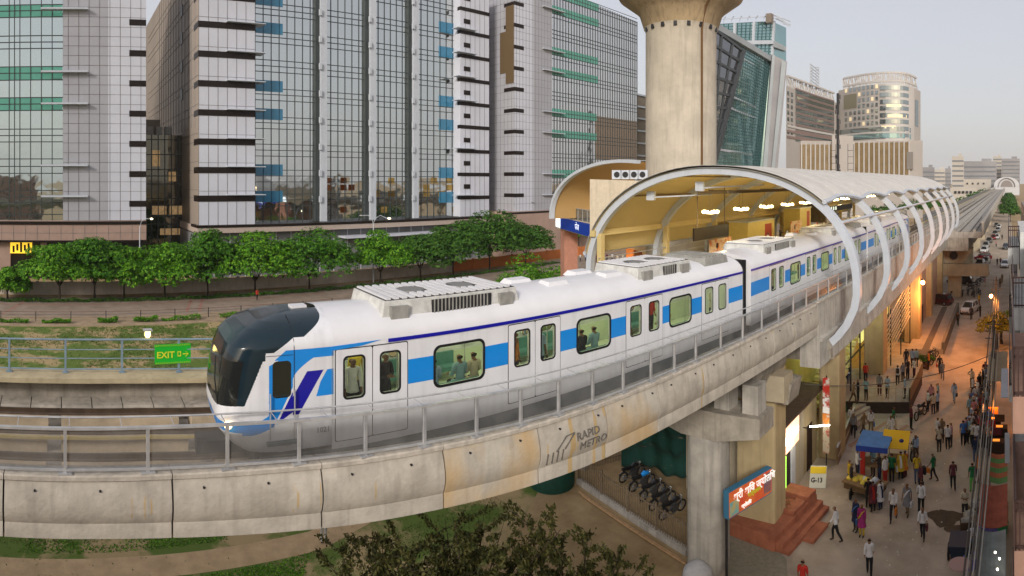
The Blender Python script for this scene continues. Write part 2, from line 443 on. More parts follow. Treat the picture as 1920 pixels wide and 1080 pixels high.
along(mb, -40, 28.6, [(.25, zt - .12), (.25, H - 7.5), (1.2, H - 8.12), (2.2, H - 8.3), (2.7, H - 8.9), (5.4, H - 8.9), (5.9, H - 8.3), (7.0, H - 8.15), (8.2, H - 7.5), (8.2, H - 6.7), (7.9, H - 6.7), (7.9, DK), (1.0, DK), (.45, H - 7.5), (.45, zt - .12)], 2.0)
mb.build('deck', concrete, via)
mb = MB(); along(mb, -40, 28.6, rect(7.35, 8.45, H - 6.66, H - 6.5), 1.5)
mb.build('walkway', mat('walkway_concrete', (0.50, 0.42, 0.27), 0.9, var=0.25, vscale=1.5, bump=.2, streak=.2), via)
mb = MB()
s = -40
while s < 28:
    along(mb, s + .015, s + .985, [(7.0, DK + .001), (7.0, H - 7.38), (7.15, H - 7.3), (7.85, H - 7.26), (7.85, DK + .001)], 1); s += 1.0
mb.build('cable_trough', concrete, via)
mb = MB()
s = -40
while s < 140:
    for o in (1.75, 3.25, 4.9, 6.3): along(mb, s, s + 3.6, rect(o - .28, o + .28, DK + .001, DK + .42), 2)
    s += 4.0
mb.build('track_plinth', mat('plinth_concrete', (0.47, 0.38, 0.27), 0.9, var=0.3, vscale=1.5), via)
mb = MB()
for o in (1.78, 3.22, 4.88, 6.32): along(mb, -40, 420, [(o - .06, DK + .42), (o - .06, DK + .45), (o - .02, DK + .48), (o - .035, DK + .61), (o + .035, DK + .61), (o + .02, DK + .48), (o + .06, DK + .45), (o + .06, DK + .42)], 2.5)
mb.build('rail', mat('rail_steel', (0.16, 0.12, 0.09), 0.4, metal=.7, var=0.3), via)
mb = MB()
for o in (4.35,): along(mb, -40, 140, rect(o - .05, o + .05, DK + .5, DK + .57), 2.5)
mb.build('third_rail_cover', mat('cover_yellow', (0.42, 0.33, 0.14), 0.6, var=.2), via)
# lettering pressed in the parapet face
def on_face(mb2, s0, z0, out=0.17, tilt=0.0):
    """bend a flat XZ lettering mesh on to the parapet panel: x -> along the viaduct, z -> height (follows the bulge)"""
    nv = []
    for x, y, z in mb2.v:
        s = s0 + x; zz = z0 + z
        d = zt - zz
        d /= PB(s); o = -0.13 if .58 < d < .8 else (-0.07 - .06 * (d - .35) / .23 if d <= .58 else -0.13 + .10 * (d - .8) / .27)
        nv.append((-(P(s) + o - .012 + y), s, zz))
    mb2.v = nv; return mb2
engr = mat('engraved_dark', (0.17, 0.155, 0.135), 0.9, var=.4, vscale=20)
for word, s0, z0 in (('RAPID', 11.95, zt - .74), ('METRO', 11.95, zt - 1.02)):
    mb = text_mb(word, .30, .012); M = Matrix.Scale(-1, 4, (1, 0, 0))
    mb.v = [(x * 1.0, y, z) for x, y, z in mb.v]
    on_face(mb, s0 if word == 'RAPID' else s0 + .12, z0).build('engraved_lettering', engr, via)
mb = MB()
for k in range(4):
    x = .16 * k
    mb.hexa([(x, -.02, .02), (x + .035, -.02, .0), (x + .035, .01, .0), (x, .01, .02), (x + .0, -.02, .30), (x + .02, -.02, .31), (x + .02, .01, .31), (x, .01, .30)])
for k in range(1):
    mb.bar((.28, 0, .30), (.62, 0, .60), .03); mb.bar((.55, 0, .30), (.90, 0, .62), .03); mb.bar((.62, 0, .60), (.90, 0, .62), .02)
on_face(mb, 11.0, zt - 1.12).build('engraved_emblem', engr, via)
# glass screen along the near kerb
scr = thing('glass_screen', (-12, 6, zt), label='long low glass screen in a steel frame on the near kerb of the viaduct', cat='screen')
PX = [122, 278, 428, 563, 688, 799, 897, 980, 1051, 1115, 1172, 1224, 1268, 1308]
posts = [-6.4, -4.8, -3.2, -1.6] + [seen_s(x) for x in PX]
while posts[-1] < 92: posts.append(posts[-1] + 1.62)
zr_t = H - 5.13
mb = MB(); along(mb, posts[0], posts[-1], rect(.03, .12, zr_t - .05, zr_t), .8); mb.build('top_rail', steel, scr)
mb = MB(); along(mb, posts[0], posts[-1], rect(.03, .11, zt + .06, zt + .10), .8); mb.build('bottom_rail', steel, scr)
mb = MB(); mb.tube([(-(P(s) + .55), s, zr_t + .02) for s in srange(posts[0], posts[-1], .8)], .022, 8)
for s in srange(posts[0], posts[-1], 1.1): mb.bar((-(P(s) + .55), s, zr_t + .02), (-(P(s) + .12), s, zr_t - .02), .015)
mb.build('handrail', steel, scr)
glass_scr = glassy('screen_glass', (0.74, 0.74, 0.73), dirt=(0.46, 0.45, 0.43), dirtamt=0.19, rough=.12)
for i, s in enumerate(posts):
    mb = MB(); mb.bar((-(P(s) + .075), s, zt), (-(P(s) + .075), s, zr_t - .05), .08, .07, up=(0, 1, 0)); mb.bar((-(P(s) + .075), s - .15, zt + .015), (-(P(s) + .075), s + .15, zt + .015), .22, .025)
    mb.build('post', steel, scr)
    if i + 1 < len(posts):
        mb = MB(); mb.sheet([[(-(P(q) + .075), q, z) for q in srange(s + .05, posts[i + 1] - .05, .6)] for z in (zt + .10, zr_t - .05)])
        mb.build('pane', glass_scr, scr, recalc=False)
# blue-grey railing on the far walkway
rl = thing('metal_railing', (-21, 0, H - 6.5), label='blue grey pipe railing along the far walkway of the viaduct, left of the train', cat='railing')
zb = H - 6.5
mb = MB()
for z, r_ in ((zb + 1.12, .035), (zb + .78, .018), (zb + .48, .018), (zb + .12, .025)):
    mb.tube([(-(P(s) + 8.0), s, z) for s in srange(-14, 28, 1.5)], r_, 8)
mb.build('rail', bluesteel, rl)
for k in range(22):
    s = -13.3 + 1.92 * k
    mb = MB(); mb.bar((-(P(s) + 8.0), s, zb), (-(P(s) + 8.0), s, zb + 1.12), .07, .07); mb.cbox((-(P(s) + 8.0), s, zb + .02), (.2, .2, .03))
    mb.build('post', bluesteel, rl)
# EXIT board hung on that railing
def hz(s): return -(P(s) + 8.0)
ex = thing('exit_sign', (hz(3.9) + .08, 3.9, zb + .3), label='green EXIT board with yellow letters and an arrow on the railing', cat='sign')
mb = MB(); mb.box(hz(3.9) + .05, hz(3.9) + .08, 3.140, 4.380, zb + .32, zb + .98); mb.build('board', mat('exit_green', hexc('1f9a2c'), .5, emis=hexc('1f9a2c'), es=.25), ex)
yl = mat('sign_yellow', hexc('d8d838'), .5)
mb = text_mb('EXIT', .30, .004, bold=.006)
mb.v = [(hz(3.9) + .088 - y, 3.200 + x, zb + .53 + z) for x, y, z in mb.v]; mb.build('lettering', yl, ex)
mb = MB()
X = hz(3.9) + .088
mb.box(X - .004, X + .004, 4.100, 4.270, zb + .62, zb + .65); mb.bar((X, 4.200, zb + .72), (X, 4.300, zb + .635), .03, .01); mb.bar((X, 4.200, zb + .55), (X, 4.300, zb + .635), .03, .01)
mb.box(X - .004, X + .004, 3.920, 4.040, zb + .56, zb + .59); mb.box(X - .004, X + .004, 3.920, 3.945, zb + .59, zb + .70); mb.box(X - .004, X + .004, 4.015, 4.040, zb + .59, zb + .70); mb.box(X - .004, X + .004, 3.920, 4.040, zb + .70, zb + .73)
for k in range(16):
    for zz in (zb + .335, zb + .92): mb.bar((X, 3.170 + .075 * k, zz), (X, 3.210 + .075 * k, zz + .045), .02, .006)
mb.build('marking', yl, ex)
# small lamp on the railing post
lp = thing('walkway_lamp', (hz(2.93), 2.93, zb + 1.1), label='small lit walkway lamp on a railing post beside the EXIT board', cat='lamp')
mb = MB(); mb.cbox((hz(2.93), 2.93, zb + 1.44), (.26, .30, .05)); mb.bar((hz(2.93), 2.93, zb + 1.12), (hz(2.93), 2.93, zb + 1.2), .05); mb.build('cap', steel, lp)
mb = MB(); mb.lathe(hz(2.93), 2.93, [(zb + 1.19, .06), (zb + 1.26, .10), (zb + 1.41, .09)], 12); mb.build('glowing_shade', emit('lamp_warm', (1, .78, .25), 6), lp)
# ---------------------------------------------------------------- pier under the viaduct
def pier(s, label, z_cap=H - 11.4, d=.87):
    c = P(s) + 3.6
    t = thing('viaduct_pier', (-c, s, 0), label=label, cat='pier')
    n = 16
    def ring(z, r): 
        out = []
        for k in range(24):
            a = 2 * pi * k / 24; out.append((-c + max(-r, min(r, 1.12 * r * cos(a))), s + max(-r, min(r, 1.12 * r * sin(a))), z))
        return out
    mb = MB(); mb.loft([ring(-.1, d), ring(3.0, d), ring(3.05, d * 1.01), ring(z_cap - 1.6, d), ring(z_cap + .01, d)])
    mb.build('column', conc_pale, t, smooth=True)
    mb = MB()
    # cross-head: tapered beam square to the line
    def sec(p_, z0, z1, hw): return [(-p_, s - hw, z0), (-p_, s + hw, z0), (-p_, s + hw, z1), (-p_, s - hw, z1)]
    z1 = z_cap + 1.25
    mb.loft([sec(c - 2.9, z1 - .85, z1, .8), sec(c - .9, z_cap, z1, .95), sec(c + .9, z_cap, z1, .95), sec(c + 2.9, z1 - .85, z1, .8)])
    mb.build('cross_head', concrete, t)
    mb = MB()
    for o in (-2.3, -.9, .9, 2.3): mb.cbox((-(c + o), s, (z1 + H - 8.9) / 2), (.75, .9, H - 8.9 - z1 + .02))
    mb.build('bearing_block', conc_pale, t)
pier(24.3, 'stained grey round pier under the train, behind the red billboard')
# ================================================================ train
from mathutils.geometry import tessellate_polygon
Z0 = H - 7.08
def rrect(x0, x1, z0, z1, r, n=5):
    out = []
    for cx, cz, a0 in ((x1 - r, z0 + r, -90), (x1 - r, z1 - r, 0), (x0 + r, z1 - r, 90), (x0 + r, z0 + r, 180)):
        for k in range(n + 1):
            a = R(a0 + 90 * k / n); out.append((cx + r * cos(a), cz + r * sin(a)))
    return out
def plate(mb, outer, holes, y, mi=0, depth=0.0):
    """flat plate in the XZ plane at lateral position y with holes"""
    polys = [[Vector((a, b, 0)) for a, b in q] for q in [outer] + holes]
    flat = [v for q in polys for v in q]
    b = len(mb.v); mb.v += [(v.x, y, v.y) for v in flat]
    for t in tessellate_polygon(polys): mb.f.append(tuple(b + i for i in t)); mb.m.append(mi)
    if depth:
        for q in [outer] + holes:
            for i in range(len(q)):
                a, c = q[i], q[(i + 1) % len(q)]
                mb.face([(a[0], y, a[1]), (c[0], y, c[1]), (c[0], y + depth, c[1]), (a[0], y + depth, a[1])], mi)
def ringplate(mb, x0, x1, z0, z1, r, w, y, depth):
    plate(mb, rrect(x0, x1, z0, z1, r), [rrect(x0 + w, x1 - w, z0 + w, z1 - w, max(.02, r - w * .6))[::-1]], y, 0, depth)
inside = mat('carriage_lining', (0.62, 0.68, 0.52), 0.6, var=.1)
seat_m = mat('carriage_seat', (0.10, 0.26, 0.24), 0.5, var=.2)
lightstrip = emit('carriage_light', (0.97, 1.0, 0.70), 6.0)
win_glass = glassy('train_window', (0.86, 0.90, 0.78), dirt=(.3, .3, .3), dirtamt=.04, refl=.9)
pole_m = mat('yellow_pole', (0.7, 0.55, 0.05), .4)
W_ = 1.40
SOLE, FLR, CANT, APEX = .84, 1.05, 3.24, 3.95
def half(z):
    if z <= CANT: return W_
    q = min(1, (z - CANT) / (APEX - CANT)); return W_ * (1 - q ** 2.2) ** .5 if q < 1 else 0
def hole_list(doors, wins):
    hs = []
    for d in doors:
        for sg in (-1, 1): c = d + sg * .47; hs.append((c - .25, c + .25, 1.99, 2.95, .10))
    for w in wins: hs.append((w[0], w[1], 1.91, 2.89, .16))
    return hs
def make_carriage(label, x0, x1, doors, wins, cab=False, tail=False):
    t = thing('metro_carriage', (0, 0, 0), 0, label, 'train carriage', 'carriages of the blue and white train')
    P_ = lambda mb, n, m, **k: mb.build(n, m, t, local=True, **k)
    hs = hole_list(doors, wins)
    mb = MB()
    for y, dp in ((-W_, .07), (W_, -.07)):
        plate(mb, [(x0, SOLE), (x1, SOLE), (x1, CANT), (x0, CANT)], [rrect(*h)[::-1] for h in hs], y, 0, 0)
        for h in hs:
            q = rrect(*h)
            for i in range(len(q)):
                a, c = q[i], q[(i + 1) % len(q)]; mb.face([(a[0], y, a[1]), (c[0], y, c[1]), (c[0], y + dp, c[1]), (a[0], y + dp, a[1])])
    P_(mb, 'side_panel', white_paint, recalc=False)
    mb = MB(); rows = []
    zs = [CANT + (APEX - CANT) * k / 7 for k in range(8)]
    prof = [(-half(z), z) for z in zs] + [(half(z), z) for z in zs[::-1][1:]]
    for x in srange(x0, x1, 2.5): rows.append([(x, y, z) for y, z in prof])
    mb.sheet(rows); mb.face([(x1, y, z) for y, z in prof] + [(x1, W_, SOLE), (x1, -W_, SOLE)])
    if not cab: mb.face([(x0, y, z) for y, z in prof] + [(x0, W_, SOLE), (x0, -W_, SOLE)])
    P_(mb, 'roof', roof_white, smooth=True)
    # doors
    for d in doors:
        for sg in (-1, 1):
            for y, dp in ((-W_ - .018, .016), (W_ + .018, -.016)):
                a, b = (d - .93, d - .012) if sg < 0 else (d + .012, d + .93)
                c = d + sg * .47
                mb = MB(); plate(mb, rrect(a, b, 1.02, 3.14, .04, 2), [rrect(c - .25, c + .25, 1.99, 2.95, .10)[::-1]], y, 0, dp)
                dr = P_(mb, 'door', white_paint)
                g = MB(); ringplate(g, c - .285, c + .285, 1.955, 2.985, .12, .045, y - .006 * (1 if y < 0 else -1), dp * .5)
                q = g.build('window_seal', black, dr, local=True)
                g = MB(); plate(g, rrect(c - .25, c + .25, 1.99, 2.95, .10), [], y + dp * .9)
                g.build('pane', win_glass, dr, local=True, recalc=False)
        mb = MB()
        for y in (-W_ - .004, W_ + .004):
            plate(mb, rrect(d - .955, d + .955, .995, 3.165, .05, 2), [rrect(d + sg * .47 - .29, d + sg * .47 + .29, 1.95, 2.99, .1)[::-1] for sg in (-1, 1)], y)
        P_(mb, 'door_frame', dark, recalc=False)
    for w in wins:
        for y, dp in ((-W_ - .012, .01), (W_ + .012, -.01)):
            mb = MB(); ringplate(mb, w[0] - .05, w[1] + .05, 1.86, 2.94, .20, .065, y, dp); f_ = P_(mb, 'window', black)
            g = MB(); plate(g, rrect(w[0], w[1], 1.91, 2.89, .16), [], y + dp * 2); g.build('pane', win_glass, f_, local=True, recalc=False)
    # livery bands
    xs = sorted([(d - .955, d + .955) for d in doors] + [(w[0] - .05, w[1] + .05) for w in wins])
    mb = MB(); cur = x0 if not cab else doors[0] + .96
    for a, b in xs + [(x1, x1)]:
        if a - cur > .05:
            for y in (-W_ - .004, W_ + .004): mb.box(cur, a, min(y, y * .998), max(y, y * .998), 2.10, 2.70)
        cur = max(cur, b)
    P_(mb, 'blue_band', t_blue)
    mb = MB()
    for sg in (-1, 1): mb.bar((x0 if not cab else 4.45, sg * (W_ + .012), 3.235), (x1, sg * (W_ + .012), 3.235), .03, .085)
    P_(mb, 'navy_cantrail', t_navy)
    if cab: mb = MB(); [mb.hexa([(3.0, sg * W_, 3.14), (3.0, sg * (W_ + .012), 3.14), (3.75, sg * (W_ + .012), 3.185), (3.75, sg * W_, 3.185), (3.0, sg * W_, 3.238), (3.0, sg * (W_ + .012), 3.238), (4.25, sg * (W_ + .012), 3.275), (4.25, sg * W_, 3.275)]) for sg in (-1, 1)]; P_(mb, 'blue_cantrail', t_blue)
    mb = MB()
    for sg in (-1, 1): mb.box(x0 if not cab else 1.3, x1 - .1, sg * 1.34 - .03, sg * 1.34 + .03, .36, SOLE - .002)
    P_(mb, 'skirt', t_grey)
    mb = MB(); mb.box(x0 if not cab else 1.2, x1 - .05, -1.3, 1.3, .5, SOLE - .01)
    for bx in (x0 + 3.2, x1 - 2.6):
        mb.box(bx - 1.5, bx + 1.5, -1.1, 1.1, .25, .6)
    P_(mb, 'underframe', dark)
    mb = MB()
    for bx in (x0 + 3.2, x1 - 2.6):
        for ax in (-1.05, 1.05):
            for sg in (-1, 1): mb.tube([(bx + ax, sg * .72 - .06, .42), (bx + ax, sg * .72 + .06, .42)], .42, 20)
    P_(mb, 'wheel', mat('wheel_steel', (.12, .10, .09), .5, metal=.6))
    # interior
    ix0 = x0 + .1 if not cab else 2.6
    mb = MB(); mb.box(ix0, x1 - .1, -1.30, 1.30, FLR + .01, FLR + .06, 0)
    mb.box(ix0, x1 - .1, -1.25, 1.25, 3.16, 3.2, 0)
    for sg in (-1, 1):
        a = -1.33 if sg < 0 else 1.30
        mb.box(ix0, x1 - .1, a, a + .03, FLR + .06, 1.85); mb.box(ix0, x1 - .1, a, a + .03, 2.98, 3.2)
    mb.box(ix0, ix0 + .04, -1.3, 1.3, FLR + .06, 3.16)
    P_(mb, 'lining', inside)
    mb = MB()
    for sg in (-1, 1): mb.box(ix0 + .3, x1 - .4, sg * .62 - .09, sg * .62 + .09, 3.12, 3.155)
    P_(mb, 'ceiling_light', lightstrip)
    mb = MB()
    for i in range(len(doors) - 1):
        for sg in (-1, 1):
            a, b = doors[i] + 1.1, doors[i + 1] - 1.1
            mb.box(a, b, min(sg * .85, sg * 1.29), max(sg * .85, sg * 1.29), FLR + .35, FLR + .48); mb.box(a, b, min(sg * 1.2, sg * 1.29), max(sg * 1.2, sg * 1.29), FLR + .48, FLR + .84)
    P_(mb, 'seat', seat_m)
    mb = MB()
    for d in doors:
        for sx in (-.95, .95): 
            for sy in (-.8, .8): mb.tube([(d + sx, sy, FLR + .06), (d + sx, sy, 3.12)], .017, 6)
    mb.tube([(ix0 + .3, .5, 2.85), (x1 - .4, .5, 2.85)], .015, 6); mb.tube([(ix0 + .3, -.5, 2.85), (x1 - .4, -.5, 2.85)], .015, 6)
    P_(mb, 'grab_pole', steel)
    # roof equipment
    def hv(a, b, big=True):
        zb_, zt_ = 3.70, 4.13 if big else 4.06
        u = MB(); u.hexa([(a, -1.08, zb_ - .12), (b, -1.08, zb_ - .12), (b, 1.08, zb_ - .12), (a, 1.08, zb_ - .12), (a + .12, -1.02, zt_ - .03), (b - .12, -1.02, zt_ - .03), (b - .12, 1.02, zt_ - .03), (a + .12, 1.02, zt_ - .03)])
        un = P_(u, 'air_conditioner' if big else 'roof_box', hvac if not big else mat('hvac_white', (0.60, 0.60, 0.57), .55, var=.25, vscale=4, streak=.25), bevel=.02)
        s_ = MB(); n = int((b - a - .3) / .23)
        for k in range(n):
            x = a + .2 + .23 * k
            if big and (abs(x - a - (b - a) * .32) < .36 or abs(x - a - (b - a) * .68) < .36):
                for y0, y1 in ((-.98, -.42), (.42, .98)): s_.box(x, x + .12, y0, y1, zt_ - .035, zt_ + .03)
            else: s_.box(x, x + .12, -.98, .98, zt_ - .035, zt_ + .03)
        s_.build('slat', roof_white if big else hvac, un, local=True)
        if big:
            s_ = MB(); s_.box(a + .16, b - .16, -1.0, 1.0, zt_ - .034, zt_ - .015); s_.build('tray', dark, un, local=True)
            g = MB()
            for fx in (.32, .68):
                x = a + (b - a) * fx
                g.cyl(x, 0, zt_ - .02, zt_ + .03, .40, .38, 24)
            g.build('fan_grille', mat('fan_grey', (.20, .20, .19), .6), un, local=True)
            g = MB()
            for y in (-1.06, 1.06):
                g.box(a + 1.45, b - 1.0, y - .02, y + .02, zb_ - .04, zt_ - .1)
            g.build('intake', dark, un, local=True)
            g = MB(); 
            for y in (-1.085, 1.085):
                k = a + 1.5
                while k < b - 1.05: g.box(k, k + .03, y - .015, y + .015, zb_ - .05, zt_ - .09); k += .11
                g.box(a + .25, a + .75, y - .07, y + .07, zb_ - .08, zt_ - .16); g.box(b - .75, b - .3, y - .07, y + .07, zb_ - .05, zt_ - .14)
            g.build('intake_louver', hvac, un, local=True)
    L_ = x1 - x0
    o = x0 if not cab else 0
    hv(o + (4.4 if cab else 2.0), o + (8.7 if cab else 6.2)); hv(o + (13.7 if cab else 12.2), o + (16.9 if cab else 15.6)); hv(o + 17.7, o + 19.5, False)
    for x, y in ((9.4, .62), (10.1, -.35), (12.1, .62), (12.6, -.35)):
        mb = MB(); mb.hexa([(o + x, y - .3, 3.78), (o + x + .95, y - .3, 3.78), (o + x + .95, y + .3, 3.86), (o + x, y + .3, 3.86), (o + x + .12, y - .2, 3.99), (o + x + .83, y - .2, 3.99), (o + x + .83, y + .2, 4.01), (o + x + .12, y + .2, 4.01)])
        P_(mb, 'roof_vent', roof_white)
    # gangway at the rear
    if not tail:
        mb = MB(); mb.box(x1 + .06, x1 + .50, -1.28, 1.28, .9, 3.7); P_(mb, 'gangway', mat('bellows', (.012, .012, .014), .9))
        mb = MB()
        ol = [(y, z) for y, z in prof] + [(W_, SOLE), (-W_, SOLE)]; il = [(y * .90, SOLE + .1 + (z - SOLE - .1) * .965) for y, z in ol]
        for k in range(len(ol)):
            a, b = ol[k], ol[(k + 1) % len(ol)]; c, d = il[k], il[(k + 1) % len(ol)]
            mb.face([(x1 + .05, *a), (x1 + .05, *b), (x1 + .05, *d), (x1 + .05, *c)]); mb.face([(x1, *a), (x1, *b), (x1 + .05, *b), (x1 + .05, *a)])
        P_(mb, 'end_frame', hvac)
    return t
def make_cab(t, xr=3.05, flip=False, xoff=0.0, fine=1):
    """moulded cab front: body, smoked cap, windscreen, livery swooshes"""
    XF = [(.90, .92), (1.05, .70), (1.15, .60), (1.38, .42), (1.7, .36), (2.1, .37), (2.6, .43), (3.0, .52), (3.3, .66), (3.5, .85), (3.65, 1.08), (3.78, 1.40), (3.88, 1.85), (3.93, 2.35), (3.95, 3.0)]
    def xf(z):
        for i in range(len(XF) - 1):
            if z <= XF[i + 1][0]:
                q = (z - XF[i][0]) / (XF[i + 1][0] - XF[i][0]); return XF[i][1] + q * (XF[i + 1][1] - XF[i][1])
        return XF[-1][1]
    dz_ = .03 / fine; zs = [.92 + dz_ * k for k in range(int((3.6 - .92) / dz_) + 1)]
    k = zs[-1]
    while k < 3.935: k += max(.003, (3.95 - k) * .09 / fine); zs.append(min(k, 3.94))
    rows = []; NA, NS = int(80 * fine), int(70 * fine)
    for z in zs:
        w = half(z) if z > CANT else W_
        if z < 1.4: w = W_ - .05 * (1.4 - z) / .35
        x0 = xf(z); Lc = min(1.0, xr - x0 - .05); row = []
        for i in range(NS): row.append((xr - (xr - x0 - Lc) * i / NS, -w))
        for i in range(NA + 1):
            a = -pi / 2 + pi * i / NA; n = .62
            y = w * (abs(sin(a)) ** n) * (1 if a > 0 else -1); x = x0 + Lc * (1 - abs(cos(a)) ** 1.05) ** 1.6
            row.append((x, y))
        for i in range(1, NS + 1): row.append((x0 + Lc + (xr - x0 - Lc) * i / NS, w))
        rows.append([(x, y, z) for x, y in row])
    names = {0: ('cab_shell', white_paint), 1: ('roof_cap', cab_dark), 2: ('windscreen', mat('windscreen_glass', (0.012, .014, .014), 0.08, coat=.15, col2=(.08, .085, .06), vscale=1.1, thr=(.32, .5), spec=.3)), 3: ('blue_livery', t_blue), 4: ('navy_livery', t_navy), 5: ('side_window', mat('cab_window', (.01, .015, .012), .1, coat=1))}
    def cls(x, y, z):
        ay = abs(y)
        # boundary between dark front and white side
        fr = x - xf(z)
        edge = .50 + max(0, z - 1.95) * .50 if z < 3.2 else 99
        if z < 3.3:
            if z > 1.90 + .14 * (ay / 1.4) ** 2 and x < .90 + max(0, (z - 2.0)) * .42 + .03:
                if ay < 1.31 and z < 3.22 - .20 * (ay / 1.3) ** 3 and x < .93: return 2
                return 1
        if z >= 3.02 and z < 3.2:
            if x < 1.42: return 1
        if z >= 3.02 and x >= 1.42 and z < min(3.08 + .62 * (x - 1.42), 3.5):
            return 3 if x > 1.60 and z < 3.24 and z < 3.0 + .8 * (x - 1.60) else 0
        if z >= 3.2:
            # cap outline on the roof: ends in a rounded tail
            q = min(1, half(z) / W_) if z > CANT else 1
            lim = 2.95 - .80 * min(1, ay / 1.4) ** 5
            if x < lim: return 1
            return 0
        # side livery
        if 1.58 < x < 2.02 and 2.17 < z < 3.0:
            dx = max(0, abs(x - 1.8) - .12); dz = max(0, abs(z - 2.585) - .315)
            if hypot(dx, dz) < .10: return 5
        if 1.32 <= z < 1.62 and ay < 2 and x < 1.2:
            if z > 1.42: return 3
        # sweep rising from the chin to the cantrail
        if x >= .9:
            c0 = 1.50 + .20 * ((x - .9) / 1.0) ** 2 if x < 1.9 else 1.70
            hi = 1.60 + .62 * max(0, x - 1.0) ** 1.7
            lo = 1.36 + .42 * max(0, x - 1.05) ** 1.6
            if x < 1.50 and lo < z < hi: return 3
            if 1.50 <= x < 2.06 and z > lo and (z < 3.08 - .5 * max(0, 1.85 - x)): 
                dn = z - (1.55 + 1.9 * (x - 1.62))
                if x > 1.70 and dn < -.10 and z < 2.5:
                    # navy slash
                    return 4 if z > 1.60 + .6 * (x - 1.7) and dn > -1.05 else 0
                if x > 1.62 and -.10 <= dn < 0: return 0
                return 3
            if x >= 2.06:
                a = x - 2.06
                top = 3.16
                under = 2.55 + .50 * min(1, a / .55) ** .6
                if under < z < top + .02: return 3
                # navy slash, leaning back
                l = 1.62 + 0.95 * 0 
                xs0 = 1.70 + (z - 1.62) * .62; xs1 = xs0 + .42
                if 1.75 < z < 2.72 and xs0 + .02 < x < xs1: return 4
                # blue wedge by the door
                if 2.12 < z < 2.72 and x > xs1 + .09 + max(0, (2.45 - z)) * .3: return 3
        return 0
    parts = {k: MB() for k in names}
    nk = {k: {} for k in names}
    for i in range(len(rows) - 1):
        for j in range(len(rows[0]) - 1):
            q = [rows[i][j], rows[i][j + 1], rows[i + 1][j + 1], rows[i + 1][j]]
            c = [sum(a[m] for a in q) / 4 for m in range(3)]
            kx = cls(*c); mb = parts[kx]; ids = []
            for (a, b) in ((i, j), (i, j + 1), (i + 1, j + 1), (i + 1, j)):
                d = nk[kx]
                if (a, b) not in d: d[(a, b)] = len(mb.v); mb.v.append(rows[a][b])
                ids.append(d[(a, b)])
            mb.f.append(tuple(ids)); mb.m.append(0)
    for k in names:
        if parts[k].f:
            mb = parts[k]
            if flip: mb.v = [(xoff - x, y, z) for x, y, z in mb.v]
            mb.build(names[k][0], names[k][1], t, local=True, smooth='all', recalc=True)
    f_ = (lambda x: xoff - x) if flip else (lambda x: x)
    mb = MB()
    for sg in (-1, 1): mb.ball((f_(.60), sg * 1.17, 1.57), .14, 12, 8, sz=(.7, 1.1, .6))
    mb.build('headlight', emit('headlight', (1, .66, .30), 9) if not flip else emit('tail_light', (1, .05, .03), 1), t, local=True, smooth='all')
    mb = MB()
    for a, b in (((1.52, 1.15), (1.52, 2.6)), ((2.09, 1.15), (2.09, 2.65))):
        mb.tube([(f_(a[0]), -W_ - .06, a[1] + .1), (f_(b[0]), -W_ - .06, b[1] - .3)], .018, 8)
    mb.build('cab_handrail', steel, t, local=True)
    mb = MB(); mb.box(min(f_(1.45), f_(2.15)), max(f_(1.45), f_(2.15)), -W_ - .10, -W_ + .03, 1.13, 1.2); mb.build('cab_step', t_grey, t, local=True)
    mb = MB(); mb.box(min(f_(.1), f_(1.2)), max(f_(.1), f_(1.2)), -.3, .3, .55, .85); mb.box(min(f_(.0), f_(.2)), max(f_(.0), f_(.2)), -.2, .2, .5, .9)
    mb.build('coupler', dark, t, local=True)
    mb = MB(); mb.tube([(f_(.40), -.9, 1.95), (f_(.36), -.75, 2.5), (f_(.42), -.5, 2.95)], .015, 6); mb.build('wiper', black, t, local=True)
    mb = MB(); mb.box(min(f_(2.35), f_(2.75)), max(f_(2.35), f_(2.75)), -.25, .05, 3.92, 3.99); mb.build('aerial', roof_white, t, local=True)
    g = MB()   # shut lines round the cab mouldings
    g.tube([(f_(2.09), -half(z) - .004 if z > CANT else -W_ - .004, z) for z in [1.1 + .1 * k for k in range(22)] + [3.3, 3.45, 3.6, 3.7, 3.8, 3.88]], .007, 5)
    g.tube([(f_(1.42 + .04 * k), -W_ - .005, 3.13) for k in range(17)], .006, 5)
    g.build('shut_line', dark, t, local=True)
A_, B_ = Vector((-12.95, 3.1, 0)), Vector((-10.85, 23.2, 0))
DOORS1, WINS1 = [4.03, 8.98, 13.72, 18.0], [(5.75, 7.22), (10.62, 12.02), (15.1, 16.35)]
c1 = make_carriage('white and blue leading train carriage with a dark smoked cab roof, number 1021', 3.0, 20.05, DOORS1, WINS1, cab=True)
make_cab(c1, fine=3.2)
def set_car(c, a, b):
    u = (b - a).normalized(); left = Vector((-u.y, u.x, 0))
    c.location = a + left * W_ + Vector((0, 0, Z0)); c.rotation_euler = (0, 0, atan2(u.y, u.x))
set_car(c1, A_, B_)
mb = text_mb('1021', .17, .003, bold=.003); mb.v = [(x + 2.62, y - W_ - .004, z + 1.28) for x, y, z in mb.v]; mb.build('fleet_number', mat('number_grey', (.25, .25, .25), .6), c1, local=True)
D2, W2 = [2.9, 7.65, 12.4, 17.1], [(4.6, 5.95), (9.35, 10.7), (14.1, 15.4)]
c2 = make_carriage('white and blue middle train carriage entering the station arches, coupled behind the leading one', 0.0, 19.6, D2, W2)
set_car(c2, Vector((-10.78, 23.72, 0)), Vector((-10.38, 43.3, 0)))
c3 = make_carriage('white and blue rear train carriage, farthest back inside the station', 0.0, 17.0, D2[:3] + [15.6], W2[:2], tail=True)
make_cab(c3, flip=True, xoff=20.0)
set_car(c3, Vector((-10.37, 43.85, 0)), Vector((-10.35, 63.8, 0)))
